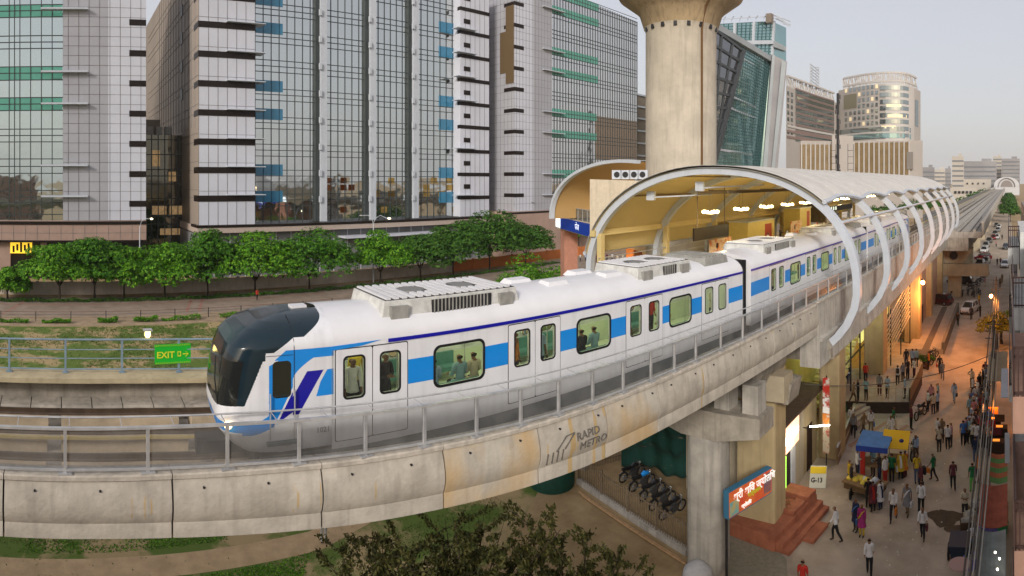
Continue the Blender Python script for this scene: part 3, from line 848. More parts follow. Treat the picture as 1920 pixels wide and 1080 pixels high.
# ================================================================ station
arch_white = mat('arch_white_paint', (0.50, 0.535, 0.59), 0.4, var=0.08, vscale=1.5, streak=.12)
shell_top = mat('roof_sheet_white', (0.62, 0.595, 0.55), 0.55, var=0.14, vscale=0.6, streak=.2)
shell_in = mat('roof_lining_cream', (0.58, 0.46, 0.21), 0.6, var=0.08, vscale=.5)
S0, DS, NARCH = 30.2, 7.8, 9
PC, ZC, AA, BT, BB, NE = 16.4, 11.8, 8.7, 6.3, 5.0, 2.3
def arch_pt(a, grow=0.0):
    """a: 0 = street side bulge, 90 = crown, 180 = far side; negative hooks under"""
    A = AA + grow; ca, sa = cos(R(a)), sin(R(a))
    if a < 0: return (PC - A * ca, ZC + (BB + grow) * sa)
    ne = NE if ca > 0 else 2.0
    x = A * abs(ca) ** (2 / ne) * (1 if ca > 0 else -1); z = (BT + grow) * abs(sa) ** (2 / ne)
    return (PC - x, ZC + z)
st = thing('station', (-16.4, 60, 0), label='vaulted metro station with white ribs and a pale shell roof above the train', cat='station')
ang = [-34, -28, -20, -10, -2] + [4 * k for k in range(1, 45)] + [180, 182]
for k in range(NARCH):
    s = S0 + DS * k; mb = MB(); rings = []
    for a in ang:
        p0, z0 = arch_pt(min(a, 180), .20); p1, z1 = arch_pt(min(a, 180), -.20)
        if a > 180: p0 = p1 + .40; z0 = z1 = 10.6
        rings.append([(-p0, s - .20, z0), (-p0, s + .20, z0), (-p1, s + .20, z1), (-p1, s - .20, z1)])
    mb.loft(rings); mb.build('arch_rib', arch_white, st, smooth=True)
    p1, z1 = arch_pt(-34)
    mb = MB(); mb.bar((-p1 + .1, s - .3, z1 + .1), (-(P(s) + .2), s - .3, z1 - .2), .3, .5); mb.bar((-p1 - .05, s, z1 - .25), (-p1 - .05, s, z1 - .75), .3, .35); mb.build('rib_bracket', concrete, st)
# shell roof, open towards the street below the shoulder
aR = 41
mb = MB(); rows_t, rows_b = [], []
for i, s in enumerate(srange(S0 - .35, S0 + DS * (NARCH - 1) + .4, DS / 6)):
    q = ((s - S0) / DS) % 1; sc = 3.5 * sin(pi * q)
    rt, rb = [], []
    n = 34
    for j in range(n + 1):
        a = (aR + sc) + (171 - aR - sc) * j / n
        pa = arch_pt(a, .30 + .05 * sin(pi * q)); pb = arch_pt(a, .18)
        rt.append((-pa[0], s, pa[1])); rb.append((-pb[0], s, pb[1]))
    rows_t.append(rt); rows_b.append(rb)
MB().sheet(rows_t).build('roof_shell', shell_top, st, smooth='all', recalc=False)
mb = MB()
for i in range(0, len(rows_t), 3): mb.tube([(x, y, z) for x, y, z in rows_t[i]], .022, 4)
mb.build('sheet_joint', mat('roof_joint_grey', (.50, .48, .45), .6, var=.3), st)
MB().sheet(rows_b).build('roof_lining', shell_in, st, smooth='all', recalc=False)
mb = MB()
for rows in ([r[0] for r in rows_t], [r[-1] for r in rows_t]):
    mb.tube(rows, .13, 6)
mb.build('roof_edge_beam', arch_white, st)
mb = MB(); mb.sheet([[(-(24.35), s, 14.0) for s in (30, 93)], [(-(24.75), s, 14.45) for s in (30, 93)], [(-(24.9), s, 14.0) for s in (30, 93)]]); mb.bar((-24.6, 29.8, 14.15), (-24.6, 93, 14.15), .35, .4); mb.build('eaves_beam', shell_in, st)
mb = MB(); mb.tube([(-8.55, S0, 15.35), (-8.55, S0 + DS * (NARCH - 1), 15.35)], .09, 8); mb.build('tie_tube', arch_white, st)
mb = MB()
for a in (62, 84, 106, 130):
    p0, z0 = arch_pt(a, -.05); mb.tube([(-p0, S0, z0), (-p0, S0 + DS * 8, z0)], .06, 6)
mb.build('purlin', mat('purlin_brown', (.16, .11, .05), .6), st)
mb = MB()
for (px, pz, pp) in ((1250, 357, 21.0), (1305, 338, 17.5)):
    y = onp(px, pp); y = 31.2; z = 16.6 if pp > 20 else 17.2
    mb.cbox((-pp, y, z), (.5, .35, .55), .3); mb.bar((-pp, y, z - .1), (-pp + 3.5, y + 1.5, z + .1), .08)
mb.build('roof_floodlight', arch_white, st)
mb = MB()
for i in range(14):
    for (o, w) in ((-.4, .03),):
        s = 33 + 4 * i; mb.box(-17 - .9, -17 + .9, s, s + .05, 16.9, 16.95)
mb.box(-17.6, -17.5, 31, 90, 16.7, 16.9); mb.box(-15.6, -15.5, 31, 90, 16.8, 16.95)
mb.build('cable_tray', mat('tray_brown', (.13, .10, .06), .6), st)
# substructure: parapet with ledge, edge beam, slab
sprof = [(-.05, zt), (-.10, H - 7.8), (-.30, H - 7.85), (-.30, H - 8.0), (-.16, H - 8.05), (-.16, H - 9.35), (.9, H - 9.35), (.9, DK), (.3, DK), (.3, zt)]
mb = MB()
for a, b in zip(srange(28.62, 93.5, 3.9)[:-1], srange(28.62, 93.5, 3.9)[1:]): along(mb, a + .008, b - .008, sprof, 2)
mb.build('edge_wall', conc_pale, st)
mb = MB(); along(mb, 28.6, 93.5, rect(-.12, .42, zt + .001, zt + .07), 3); mb.build('coping', MT['coping_concrete'], st)
mb = MB(); along(mb, 28.62, 93.5, rect(.91, 9.2, H - 9.0, DK), 4); mb.build('track_slab', conc_dark, st)
for s in (27.4, 35.0, 43, 51, 59, 67, 75, 83, 91):
    mb = MB(); mb.loft([[(-(P(s) + 1.0), s - .6, H - 10.6), (-(P(s) + 1.0), s + .6, H - 10.6), (-(P(s) + 1.0), s + .6, H - 9.36), (-(P(s) + 1.0), s - .6, H - 9.36)], [(-22, s - .6, H - 10.9), (-22, s + .6, H - 10.9), (-22, s + .6, H - 9.36), (-22, s - .6, H - 9.36)]]); mb.build('cross_beam', conc_warm, st)
ZP = Z0 + 1.13
mb = MB(); mb.box(-24.4, -(9 + 8.6), 29.5, 93, ZP - .35, ZP); mb.build('platform', mat('platform_granite', (.40, .34, .22), .35, var=.2, vscale=3), st)
mb = MB(); mb.box(-(9 + 8.75), -(9 + 8.62), 29.5, 93, ZP + .003, ZP + .006); mb.build('platform_edge_line', mat('platform_yellow', (.7, .5, .05), .5), st)
mb = MB()
for k in range(9): mb.cbox((-24.2, S0 + DS * k, ZP + 1.3), (.35, .35, 2.6))
mb.build('platform_column', shell_in, st)
mb = MB()
for z in (ZP + .25, ZP + .6, ZP + 1.05): mb.tube([(-24.1, 29.8, z), (-24.1, 93, z)], .03, 6)
mb.build('platform_railing', steel, st)
# big station columns
beige = mat('column_paint_beige', (0.44, 0.34, 0.19), 0.75, var=0.18, vscale=.8, streak=.3)
def column(px, py, w, top, extra=0, d=None):
    x, y = gp(px, py); d = d or w
    mb = MB(); mb.cbox((x, y, top / 2), (w, d, top), 0); o = mb.build('station_column', beige, st, bevel=.12); return x, y
column(1428, 985, 2.1, H - 9.4, d=1.6); column(1561, 852, 1.35, H - 9.36, d=1.6); column(1642, 716, 1.75, H - 9.36); column(1712, 640, 1.7, H - 9.36); 
for s in (76, 88): 
    mb = MB(); mb.cbox((-10.4, s, 4), (1.6, 1.6, 8.1)); mb.build('station_column', beige, st, bevel=.1)
for s in (38, 52, 66, 80):
    mb = MB(); mb.cbox((-21.5, s, 4), (1.4, 1.4, 8.1)); mb.build('station_column', beige, st, bevel=.1)
# stepped deep beam by the column next to the pier
mb = MB(); mb.loft([[(-(P(s) + 1.6), s, H - 9.1), (-(P(s) + 1.6), s, H - 8.2), (-(P(s) + 4.4), s, H - 8.2), (-(P(s) + 4.4), s, H - 10.0), (-(P(s) + 2.0), s, H - 10.0)] for s in (25.2, 28.6)])
mb.build('end_girder', concrete, st)
mb = MB(); x, y = gp(1428, 985); mb.hexa([(x - 1.6, y - .7, H - 11.0), (x + 1.7, y - .7, H - 10.9), (x + 1.7, y + .8, H - 10.9), (x - 1.6, y + .8, H - 11.0), (x - 1.6, y - .7, H - 9.6), (x + 1.9, y - .7, H - 9.9), (x + 1.9, y + .8, H - 9.9), (x - 1.6, y + .8, H - 9.6)])
mb.build('column_head', concrete, st)
# pendant lamps hanging under the roof
def pendant():
    t = thing('pendant_lamp', (0, 0, 0), 0, 'warm lit pendant lamp', 'lamp', 'pendant lamps hanging under the station roof')
    mb = MB(); mb.lathe(0, 0, [(-.16, .10), (-.13, .28), (-.05, .30), (0, .12)], 14)
    for k in range(8): mb.ball((.42 * cos(k * pi / 4), .42 * sin(k * pi / 4), -.03), .13, 8, 6, sz=(1, 1, .8))
    mb.build('glowing_shade', emit('pendant_glow', (1.0, .80, .36), 9.0), t, local=True, smooth='all')
    mb = MB(); mb.cyl(0, 0, 0, .1, .5, .1, 14); mb.tube([(-.12, 0, .05), (-.12, 0, 1.35)], .01, 5); mb.tube([(.12, 0, .05), (.12, 0, 1.35)], .01, 5); mb.build('hanger', MT['tray_brown'], t, local=True)
    return t
pd = pendant()
desc = ['nearest the front arch, over the train', 'second from the front arch', 'third from the front arch', 'fourth from the front arch, above the yellow kiosk', 'fifth in the row from the front', 'sixth in the row from the front', 'seventh in the row, behind the first open bay', 'eighth in the row', 'ninth in the row', 'tenth in the row', 'eleventh in the row, deep in the station', 'twelfth in the row, near the far end', 'last of the row at the far end of the station']
for i in range(13):
    o = pd if i == 0 else copy_tree(pd)
    o.location = (-17, 31.6 + 4.25 * i, 15.72); o['label'] = 'warm lit pendant lamp, ' + desc[i]
def plight(loc, e, col=(1, .76, .38), r=.4):
    l = bpy.data.lights.new('station_light', 'POINT'); l.energy = e; l.color = col; l.shadow_soft_size = r
    o = bpy.data.objects.new('station_light', l); COL.objects.link(o); o.location = loc; return o
for i in range(7): plight((-17, 33.5 + 8.5 * i, 15.1), 310)
# things on the platform
yk = mat('kiosk_yellow', (.62, .50, .16), .5, var=.1)
def kiosk(px0, px1, pyt, p, label, h=2.4):
    s0, s1 = onp(px0, p), onp(px1, p); zt_ = zat((px0 + px1) / 2, pyt, p)
    t = thing('platform_kiosk', (-p, s0, ZP), label=label, cat='kiosk')
    mb = MB(); mb.box(-p - 1.8, -p, s0, s1, ZP, zt_); mb.build('cabin', yk, t)
    mb = MB(); mb.box(-p - 1.9, -p + .1, s0 - .1, s1 + .1, zt_ + .001, zt_ + .09); mb.build('lid', arch_white, t)
    mb = MB(); mb.box(-p + .002, -p + .02, s0 + (s1 - s0) * .62, s0 + (s1 - s0) * .88, ZP + .1, zt_ - .35); mb.build('door', mat('kiosk_red', (.35, .05, .03), .5), t)
kiosk(1402, 1452, 414, 21.5, 'plain yellow kiosk on the station platform beside the poster boards')
kiosk(1500, 1520, 390, 21.0, 'narrow yellow cabin deeper on the station platform')
def board(name, px0, px1, py0, py1, p, m, label, cat, face=None, ang_=0, thick=.12):
    s0, s1 = onp(px0, p), onp(px1, p); c = (px0 + px1) / 2; z1, z0 = zat(c, py0, p), zat(c, py1, p)
    t = thing(name, (-p, (s0 + s1) / 2, z0), label=label, cat=cat)
    mb = MB(); mb.box(-p - thick, -p, s0, s1, z0, z1); mb.build('panel', m, t)
    return t, s0, s1, z0, z1
t, s0, s1, z0, z1 = board('hanging_sign', 1302, 1366, 424, 447, 19.0, mat('sign_brown', (.022, .015, .008), .5, var=.2), 'dark brown hanging board under the front of the station roof', 'sign')
mb = MB(); 
for y in (s0 + .5, s1 - .5): mb.tube([(-19.06, y, z1), (-19.06, y, 17.2)], .035, 6)
mb.build('hanger', MT['tray_brown'], t)
pm = mat('poster_orange', (.55, .16, .05), .5, col2=(.65, .5, .35), vscale=2.2, thr=(.45, .6))
def poster(px0, px1, py0, py1, p, label):
    t, s0, s1, z0, z1 = board('poster_board', px0, px1, py0, py1, p, pm, label, 'poster board')
    g = MB(); g.ball((-p + .01, s0 + (s1 - s0) * .3, z0 + (z1 - z0) * .55), .42 * (z1 - z0) * .5, 12, 8, sz=(.02, .7, 1)); g.build('portrait_patch', mat('poster_dark', (.05, .02, .02), .5), t)
    g = MB()
    for k in range(5): g.box(-p + .001, -p + .01, s0 + (s1 - s0) * .55, s1 - .15, z0 + (z1 - z0) * (.25 + .12 * k), z0 + (z1 - z0) * (.3 + .12 * k))
    g.build('printed_line', mat('poster_cream', (.75, .6, .4), .5), t)
    g = MB(); g.box(-p - .13, -p - .0, s0 - .06, s1 + .06, z0 - .9, z0 - .002); g.build('foot', dark, t)
poster(1332, 1372, 447, 474, 20.2, 'orange and white poster board with a dark portrait, under the brown hanging sign')
poster(1484, 1504, 414, 438, 20.2, 'orange poster board on the platform deeper in the station')
t, s0, s1, z0, z1 = board('direction_sign', 1552, 1598, 384, 394, 16.5, mat('sign_black', (.02, .02, .02), .4), 'black hanging direction sign with small white pictograms', 'sign')
g = MB()
for k in range(4): g.box(-16.5 + .002, -16.5 + .01, s0 + .25 + .75 * k, s0 + .6 + .75 * k, z0 + .1, z1 - .1)
g.build('pictogram', emit('picto_white', (.9, 1, .8), 1.0), t); g = MB(); g.tube([(-16.55, s0 + .3, z1), (-16.55, s0 + .3, 16.9)], .03, 6); g.tube([(-16.55, s1 - .3, z1), (-16.55, s1 - .3, 16.9)], .03, 6); g.build('hanger', dark, t)
# pink and cream drum of the stair tower behind the platform
drum = thing('stair_tower', (-28, 50, 0), label='curved pink stair tower wall with a cream band behind the platform', cat='tower')
pink = mat('pink_stone', (.50, .24, .17), .8, var=.15, vscale=2, bump=.1); creams = mat('cream_band', (.62, .52, .36), .8, var=.1)
DX, DY = -58 * sin(th(1330)), 58 * cos(th(1330))
def arcw(z0, z1, m, name, rr=6.4):
    c = Vector((DX, DY, 0)); rows = [[], []]
    for k in range(17):
        a = R(-150 + 77 * k / 16)
        for q, z in enumerate((z0, z1)): rows[q].append((c.x + rr * cos(a), c.y + rr * sin(a), z))
    mb = MB(); mb.sheet(rows); mb.build(name, m, drum, smooth='all', recalc=False)
arcw(0, 10.2, pink, 'lower_wall'); arcw(10.2, 11.6, creams, 'cream_band', 6.42); arcw(11.6, 14.3, pink, 'upper_wall')
mb = MB(); mb.prism([(DX + 6.4 * cos(R(-150 + 77 * k / 16)), DY + 6.4 * sin(R(-150 + 77 * k / 16))) for k in range(17)], 14.3, 14.5); mb.build('roof_slab', creams, drum)
# ---------------------------------------------------------------- the massive upper-line pier
bp_ = thing('flared_pier', (-28.2, 46.8, 0), label='massive beige concrete pier flaring out at its top behind the station', cat='pier')
t0 = th(1277); rr = 54.5; bx, by = -rr * sin(t0), rr * cos(t0)
prof = []
for py, w in ((340, 133), (200, 133), (62, 133), (56, 140), (30, 156), (22, 172), (0, 232), (-30, 262), (-90, 275)):
    prof.append((zr(py, rr), w / 2 / F * rr))
prof = [(-.2, 133 / 2 / F * rr)] + prof
mb = MB(); mb.lathe(bx, by, prof[:5], 48); mb.build('shaft', mat('pier_cream', (.52, .465, .38), .85, var=.22, vscale=.5, streak=.26, bump=.12, bscale=5), bp_, smooth=True)
mb = MB(); mb.lathe(bx, by, [(prof[4][0], prof[4][1] - .02)] + prof[5:], 48); mb.build('flared_head', mat('flare_concrete', (.40, .30, .18), .85, var=.4, vscale=.35, streak=.55, bump=.2), bp_, smooth=True)
mb = MB(); a0 = atan2(-by, -bx) + .58
rad = prof[1][1] + .06
mb.tube([(bx + (rad if k < 5 else [prof[5][1], prof[6][1], prof[7][1]][k - 5] + .1) * cos(a0), by + (rad if k < 5 else [prof[5][1], prof[6][1], prof[7][1]][k - 5] + .1) * sin(a0), z) for k, z in enumerate([17, 20, 24, 28, 30.6, prof[5][0], prof[6][0], prof[7][0]])], .10, 8)
mb.build('drain_pipe', mat('rust_pipe', (.13, .07, .03), .8), bp_)
mb = MB()
for k in range(8):
    a = atan2(-by, -bx) - 1.2 + .35 * k; r_ = prof[1][1]; mb.cbox((bx + r_ * cos(a), by + r_ * sin(a), zr(60, rr)), (.3, .3, .4), a)
mb.build('socket', dark, bp_)
# ---------------------------------------------------------------- cream wall and entrance vault left of the big pier
ew = thing('cream_wall', (-33, 40, 8), label='plain cream concrete wall box beside the flared pier', cat='wall')
a, b = (-38.5 * sin(th(1106)) * 1.28, 38.5 * cos(th(1106)) * 1.28), (-48 * sin(th(1215)), 48 * cos(th(1215)))
mb = MB(); ztp = zr(336, 49)
mb.hexa([(a[0], a[1], 13.3), (b[0], b[1], 13.3), (b[0] - 6, b[1] + 8, 13.3), (a[0] - 6, a[1] + 8, 13.3), (a[0], a[1], ztp), (b[0], b[1], ztp - .15), (b[0] - 6, b[1] + 8, ztp - .15), (a[0] - 6, a[1] + 8, ztp)]); mb.build('wall', mat('cream_plaster', (.58, .50, .38), .85, var=.12, streak=.2), ew)
mb = MB()
for k in range(4):
    q = (k + .5) / 4; x, y = a[0] + (b[0] - a[0]) * (.42 + .6 * q), a[1] + (b[1] - a[1]) * (.42 + .6 * q)
    mb = MB(); mb.cbox((x - 1, y + 1.2, ztp + .38), (.85, .35, .75), atan2(b[1] - a[1], b[0] - a[0])); u = mb.build('condenser_unit', arch_white, ew)
    d = Vector((b[0] - a[0], b[1] - a[1], 0)).normalized(); nrm = Vector((d.y, -d.x, 0))
    c = Vector((x - 1, y + 1.2, ztp + .38)) + nrm * .18; g = MB(); g.tube([c, c + nrm * .02], .25, 16); g.build('fan_disc', dark, ew)
ev = thing('entrance_bridge', (-45, 54, 0), label='glazed entrance bridge under a cream vault with a long blue sign band', cat='footbridge')
q0 = Vector((-85 * sin(th(1045)), 85 * cos(th(1045)), 0)); q1 = Vector((-58 * sin(th(1190)), 58 * cos(th(1190)), 0))
dd = (q1 - q0).normalized(); nn = Vector((dd.y, -dd.x, 0))
if nn.dot(-q0) < 0: nn = -nn
def bx_(u0, u1, o0, o1, z0, z1, mb):
    pts = []
    for z in (z0, z1):
        for u, o in ((u0, o0), (u1, o0), (u1, o1), (u0, o1)): q = q0 + dd * u + nn * o; pts.append((q.x, q.y, z))
    return mb.hexa(pts)
Lb = (q1 - q0).length
bx_(0, Lb + 3, -10, 0, 10.9, 12.6, MB()).build('floor_beam', creams, ev)
bx_(2.0, Lb - 1.5, .01, .12, 11.0, 12.5, MB()).build('sign_band', mat('sign_blue', hexc('14307e'), .35, emis=hexc('1a3fb0'), es=.25), ev)
bx_(-.4, 1.9, .01, .14, 11.1, 12.7, MB()).build('white_sign', emit('white_sign', (.9, .95, 1.0), .9), ev)
tx = text_mb('फेज', 1.1, .01)
tx.v = [tuple(q0 + dd * (9.0 + x) + nn * (.13 + y * 0) + Vector((0, 0, 11.4 + z))) for x, y, z in tx.v]
tx.build('sign_lettering', emit('letter_white', (.9, .92, .95), .8), ev)
for u, m, nm in ((.6, pink, 'pink_pillar'), (Lb - 3.0, mat('pillar_orange', (.55, .26, .10), .7), 'orange_pillar')):
    bx_(u, u + 2.0, -2.2, -.3, 0, 10.9, MB()).build(nm, m, ev)
bx_(0, Lb + 2, -.2, -.14, 12.6, 14.0, MB()).build('parapet_glass', glassy('bridge_glass', (.55, .6, .55), dirtamt=.3), ev)
mb = MB()
for k in range(16): bx_(k * Lb / 15 - .05, k * Lb / 15 + .05, -.22, -.10, 12.6, 14.05, mb)
bx_(0, Lb + 2, -.22, -.1, 14.0, 14.1, mb); mb.build('railing', steel, ev)
mb = MB(); rim = []
a0 = Vector((-76 * sin(th(1031)), 76 * cos(th(1031)), 0)); a1 = Vector((-56 * sin(th(1330)), 56 * cos(th(1330)), 0))
cm = (a0 + a1) / 2; du = (a1 - a0).normalized(); half_ = (a1 - a0).length / 2
def vault(a, back, grow=0.0, ztop=19.7, zb_=12.8):
    q = cm - du * ((half_ + grow) * cos(a)) - nn * back; return (q.x, q.y, zb_ + (ztop - zb_ + grow) * abs(sin(a)) ** .87)
ring_o = [[vault(pi * k / 40, 0, .18), vault(pi * k / 40, .5, .18), vault(pi * k / 40, .5, -.18), vault(pi * k / 40, 0, -.18)] for k in range(24)]
mb.loft(ring_o); mb.build('vault_rim', arch_white, ev, smooth=True)
MB().sheet([[vault(pi * k / 40, b_, .1) for k in range(24)] for b_ in (.2, 5, 9)]).build('vault_roof', shell_top, ev, smooth='all', recalc=False)
MB().sheet([[vault(pi * k / 40, b_, 0) for k in range(24)] for b_ in (.2, 5, 9)]).build('vault_lining', mat('vault_lining_brown', (.42, .27, .11), .6), ev, smooth='all', recalc=False)
mb = MB(); bx_(-2, Lb, -24, -23.8, 12.6, 16, mb); mb.build('rear_wall', conc_dark, ev)
q = q0 + dd * (Lb - 2) + nn * 1.2; plight((q.x, q.y, 9), 260, (1, .45, .12)); q = cm - nn * 8; plight((q.x, q.y, 16), 700, r=1)
# ================================================================ office buildings, far side of the road
D = 108.0
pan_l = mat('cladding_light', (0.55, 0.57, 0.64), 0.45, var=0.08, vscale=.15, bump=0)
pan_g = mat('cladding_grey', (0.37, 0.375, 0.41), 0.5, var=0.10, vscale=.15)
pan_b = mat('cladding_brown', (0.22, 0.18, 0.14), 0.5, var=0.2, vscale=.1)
base_p = mat('podium_pink', (0.38, 0.27, 0.22), 0.7, var=.15, vscale=.4)
slot = mat('slot_black', (0.015, 0.010, 0.008), 0.4)
mull = mat('mullion_dark', (0.045, 0.055, 0.055), 0.4)
g_green = mirror('glass_green_tint', (.72, .80, .78), (.03, .06, .05), refl=.82)
g_clear = mirror('glass_pale_tint', (.76, .80, .80), (.03, .04, .04), refl=.78, wave=.5)
sp_green = mat('spandrel_green', (.10, .34, .26), 0.12, var=.12, vscale=.3, coat=.6)
sp_blue = mat('spandrel_blue', (.05, .21, .35), 0.12, var=.12, vscale=.3, coat=.6)
joint = mat('joint_grey', (0.17, 0.16, 0.16), 0.7)
def S(px, p=D): return onp(px, p)
def Zf(py, px, p=D): return zat(px, py, p)
def face_grid(mb, p, s0, s1, z0, z1, xs, zs, t=.12, out=.10):
    """mullions: xs positions along s, zs heights, standing proud of the plane p"""
    for s in xs: mb.box(-p, -p + out, s - t / 2, s + t / 2, z0, z1)
    for z in zs: mb.box(-p, -p + out * .8, s0, s1, z - t / 2, z + t / 2)
FLH = 5.35 * 17.5 / 17
def floors(z0, z1, h=FLH, off=0): 
    out = []; z = z0 + off
    while z < z1: out.append(z); z += h
    return out
# --- building A, far left
bA = thing('office_building', (-118, 0, 0), label='grey clad office tower at the left edge with green tinted glass', cat='building')
ZB = Zf(413, 60); ZT = 62
def seg(root, p, s0, s1, z0, z1, m, name, depth=20): 
    mb = MB(); mb.box(-p - depth, -p, s0, s1, z0, z1); return mb.build(name, m, root)
s_a, s_b, s_c = -40, S(118), S(272)
seg(bA, D, s_a, s_b, ZB, ZT, g_green, 'curtain_glass')
seg(bA, D - 1.2, s_b + .02, s_c, ZB, ZT, pan_g, 'clad_wall', 22)
seg(bA, D - 1.215, S(203, D - 1.2), s_c - .01, ZB + .1, ZT - .05, pan_l, 'pale_clad_bay', 1)
mb = MB(); pitch = 20.2 / 1130 * D
face_grid(mb, D, s_a, s_b, ZB, ZT, [s_b - pitch * k for k in range(1, 22)] + [s_b - pitch * 4.5], [], .16)
zl = []
for py in (9, 20, 32, 67, 79, 91, 125, 137, 150, 183, 195, 207, 242, 254, 266, 298, 312, 325, 357, 369, 380, 402): zl.append(Zf(py, 60))
face_grid(mb, D, s_a, s_b, ZB, ZT, [], zl, .16)
mb.build('mullion', mull, bA)
for py in (9, 125, 184): 
    mb = MB(); mb.box(-D - .05, -D + .04, s_a, s_b - .1, Zf(py + 24, 60), Zf(py, 60)); mb.build('green_spandrel', sp_green, bA)
mb = MB(); mb.box(-D - .05, -D + .04, s_a, s_b - .1, Zf(-28, 60), Zf(-52, 60)); mb.build('green_spandrel', sp_green, bA)
mb = MB(); 
for k in range(8): s = s_b + (s_c - s_b) * (k + .5) / 8; mb.box(-D + 1.2, -D + 1.24, s - .04, s + .04, ZB, ZT)
for k in range(0, 44): 
    z = ZB + k * FLH / 3.2; mb.box(-D + 1.2, -D + 1.24, s_b + .02, s_c, z, z + .06)
mb.build('panel_joint', joint, bA)
for py in (-20, 40, 97, 153, 209, 265, 321, 376):
    mb = MB(); mb.box(-D + 1.0, -D + 1.28, S(241), s_c + .02, Zf(py + 11, 256), Zf(py, 256)); mb.build('slot_window', slot, bA)
for py in (24, 140, 199, 313, 370):
    mb = MB(); mb.box(-D + 1.2, -D + 2.2, S(77, D - 1.2), S(164, D - 1.2), Zf(py - 1, 120), Zf(py - 4, 120)); mb.build('sunshade_fin', arch_white, bA)
seg(bA, D - 1.6, s_a, s_c, Zf(452, 100), ZB - .01, base_p, 'podium_band', 21)
mb = MB(); mb.box(-D, -D + 1.75, s_a, s_c, Zf(420, 100), Zf(414, 100)); mb.box(-D, -D + 1.75, s_a, s_c, Zf(453, 100), Zf(449, 100)); mb.build('podium_trim', slot, bA)
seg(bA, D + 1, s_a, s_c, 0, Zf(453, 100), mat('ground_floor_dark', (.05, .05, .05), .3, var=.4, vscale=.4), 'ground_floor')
for a, b in ((-5, 20), (76, 88), (150, 165)): mb = MB(); mb.box(-D - .5, -D + .6, S(a), S(b), 0, Zf(453, 100)); mb.build('podium_pillar', base_p, bA)
bb = MB(); bb.box(-D - .4, -D + .7, S(20), S(60), Zf(474, 40), Zf(452, 40)); sgn = bb.build('lit_shop_sign', emit('shop_yellow', (1, .62, .04), .9), bA)
g = MB()
for k in range(5): g.box(-D + .7, -D + .74, S(24 + 7 * k), S(28 + 7 * k), Zf(472 - (k % 2) * 3, 40), Zf(460 - (k * 3 % 7), 40))
g.build('sign_lettering', slot, bA)
mb = MB()
for k in range(26): mb.box(-D + 1.6, -D + 1.63, s_a + 2.1 * k, s_a + 2.1 * k + .07, Zf(448, 100), Zf(421, 100))
mb.box(-D + 1.6, -D + 1.63, s_a, s_c, Zf(436, 100), Zf(436, 100) + .07); mb.build('panel_joint', joint, bA)
# --- building B
bB = thing('office_building', (-118, 55, 0), label='wide office block with a tall mirrored glass front between white clad wings', cat='building')
zB = Zf(416, 600)
sw0, sw1 = S(373, D - 3), S(478, D - 3); sg0, sg1 = S(480), S(862); sr1 = S(918)
mb = MB()  # left wing: front + deep return wall
mb.box(-D - 60, -D + 3, sw0, sw1, zB - 1, ZT); mb.build('left_wing', pan_l, bB)
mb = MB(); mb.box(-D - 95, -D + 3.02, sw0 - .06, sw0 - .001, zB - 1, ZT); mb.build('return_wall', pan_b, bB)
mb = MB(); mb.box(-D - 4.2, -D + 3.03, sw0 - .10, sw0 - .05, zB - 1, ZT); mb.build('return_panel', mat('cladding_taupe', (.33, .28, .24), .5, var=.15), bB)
mb = MB()
for k in range(1, 6): s = sw0 + (sw1 - sw0) * k / 6; mb.box(-D + 3, -D + 3.04, s - .035, s + .035, zB, ZT)
zf = [Zf(py, 425, D - 3) for py in (-60, -6, 48, 103, 158, 212, 266, 319, 372)]
for z in zf: mb.box(-D + 3, -D + 3.04, sw0, sw1, z + 1.3, z + 1.36)
for k in range(14): mb.box(-D - 40 + k * 3.1, -D - 40 + k * 3.1 + .07, sw0 - .13, sw0 - .05, zB + 18, ZT)
for z in zf:
    for q in (0, 1.5): mb.box(-D - 60, -D + 3, sw0 - .13, sw0 - .05, z + q, z + q + .08)
mb.build('panel_joint', joint, bB)
for z in zf: 
    mb = MB(); mb.box(-D - .5, -D + 3.1, sw0 - .16, sw1 + .05, z - .55, z + .55); mb.build('slot_window', slot, bB)
    mb = MB(); mb.box(-D + 1, -D + 4.0, S(424, D - 3), sw1 + 1.8, z + .58, z + .72); mb.build('sunshade_fin', arch_white, bB)
for py in (20, 72, 125, 177):
    x = -D - 12; r_ = hypot(x, sw0); zz = zr(py, r_) + 1.0; mb = MB(); mb.box(x - 1, x + 1, sw0 - .2, sw0 - .05, zz - 2.2, zz); w = mb.build('narrow_window', slot, bB)
# glass front
bays = [(480, 598), (609, 688), (700, 768), (780, 862)]
for a, b in bays:
    seg(bB, D + .6, S(a) + .05, S(b) - .05, zB, ZT, g_clear, 'curtain_glass', 8)
mb = MB(); zl = []
for py0 in (-34, 20, 72, 126, 179, 232, 283, 331, 376):
    for q in (0, 11, 22): 
        zl.append(Zf(py0 + q - 12, 540))
for a, b in bays:
    n = max(4, int(round((S(b) - S(a)) / 1.62))); a_, b_ = S(a), S(b)
    face_grid(mb, D + .6, a_, b_, zB, ZT, [a_ + (b_ - a_) * k / n for k in range(n + 1)], zl, .13, .12)
mb.build('mullion', mull, bB)
for i, a in enumerate((605, 697, 777)):
    s = S(a); mb = MB(); mb.box(-D - 1, -D + .9, s - .75, s + .55, Zf(425, a), ZT); mb.build('white_pier', arch_white, bB)
    mb = MB(); mb.box(-D - 1, -D + .2, s - 1.6, s - .76, zB, ZT); mb.build('dark_recess', mull, bB)
    for z in zf: mb = MB(); mb.box(-D + .8, -D + 1.3, s - 1.2, s - .7, z - 1.0, z + .2); mb.build('bracket', arch_white, bB)
for py in (-12, 41, 150, 203, 308, 358):
    mb = MB(); mb.box(-D - .62, -D - .48, S(480) + .1, S(532), Zf(py + 21, 506), Zf(py, 506)); mb.build('blue_spandrel', sp_blue, bB)
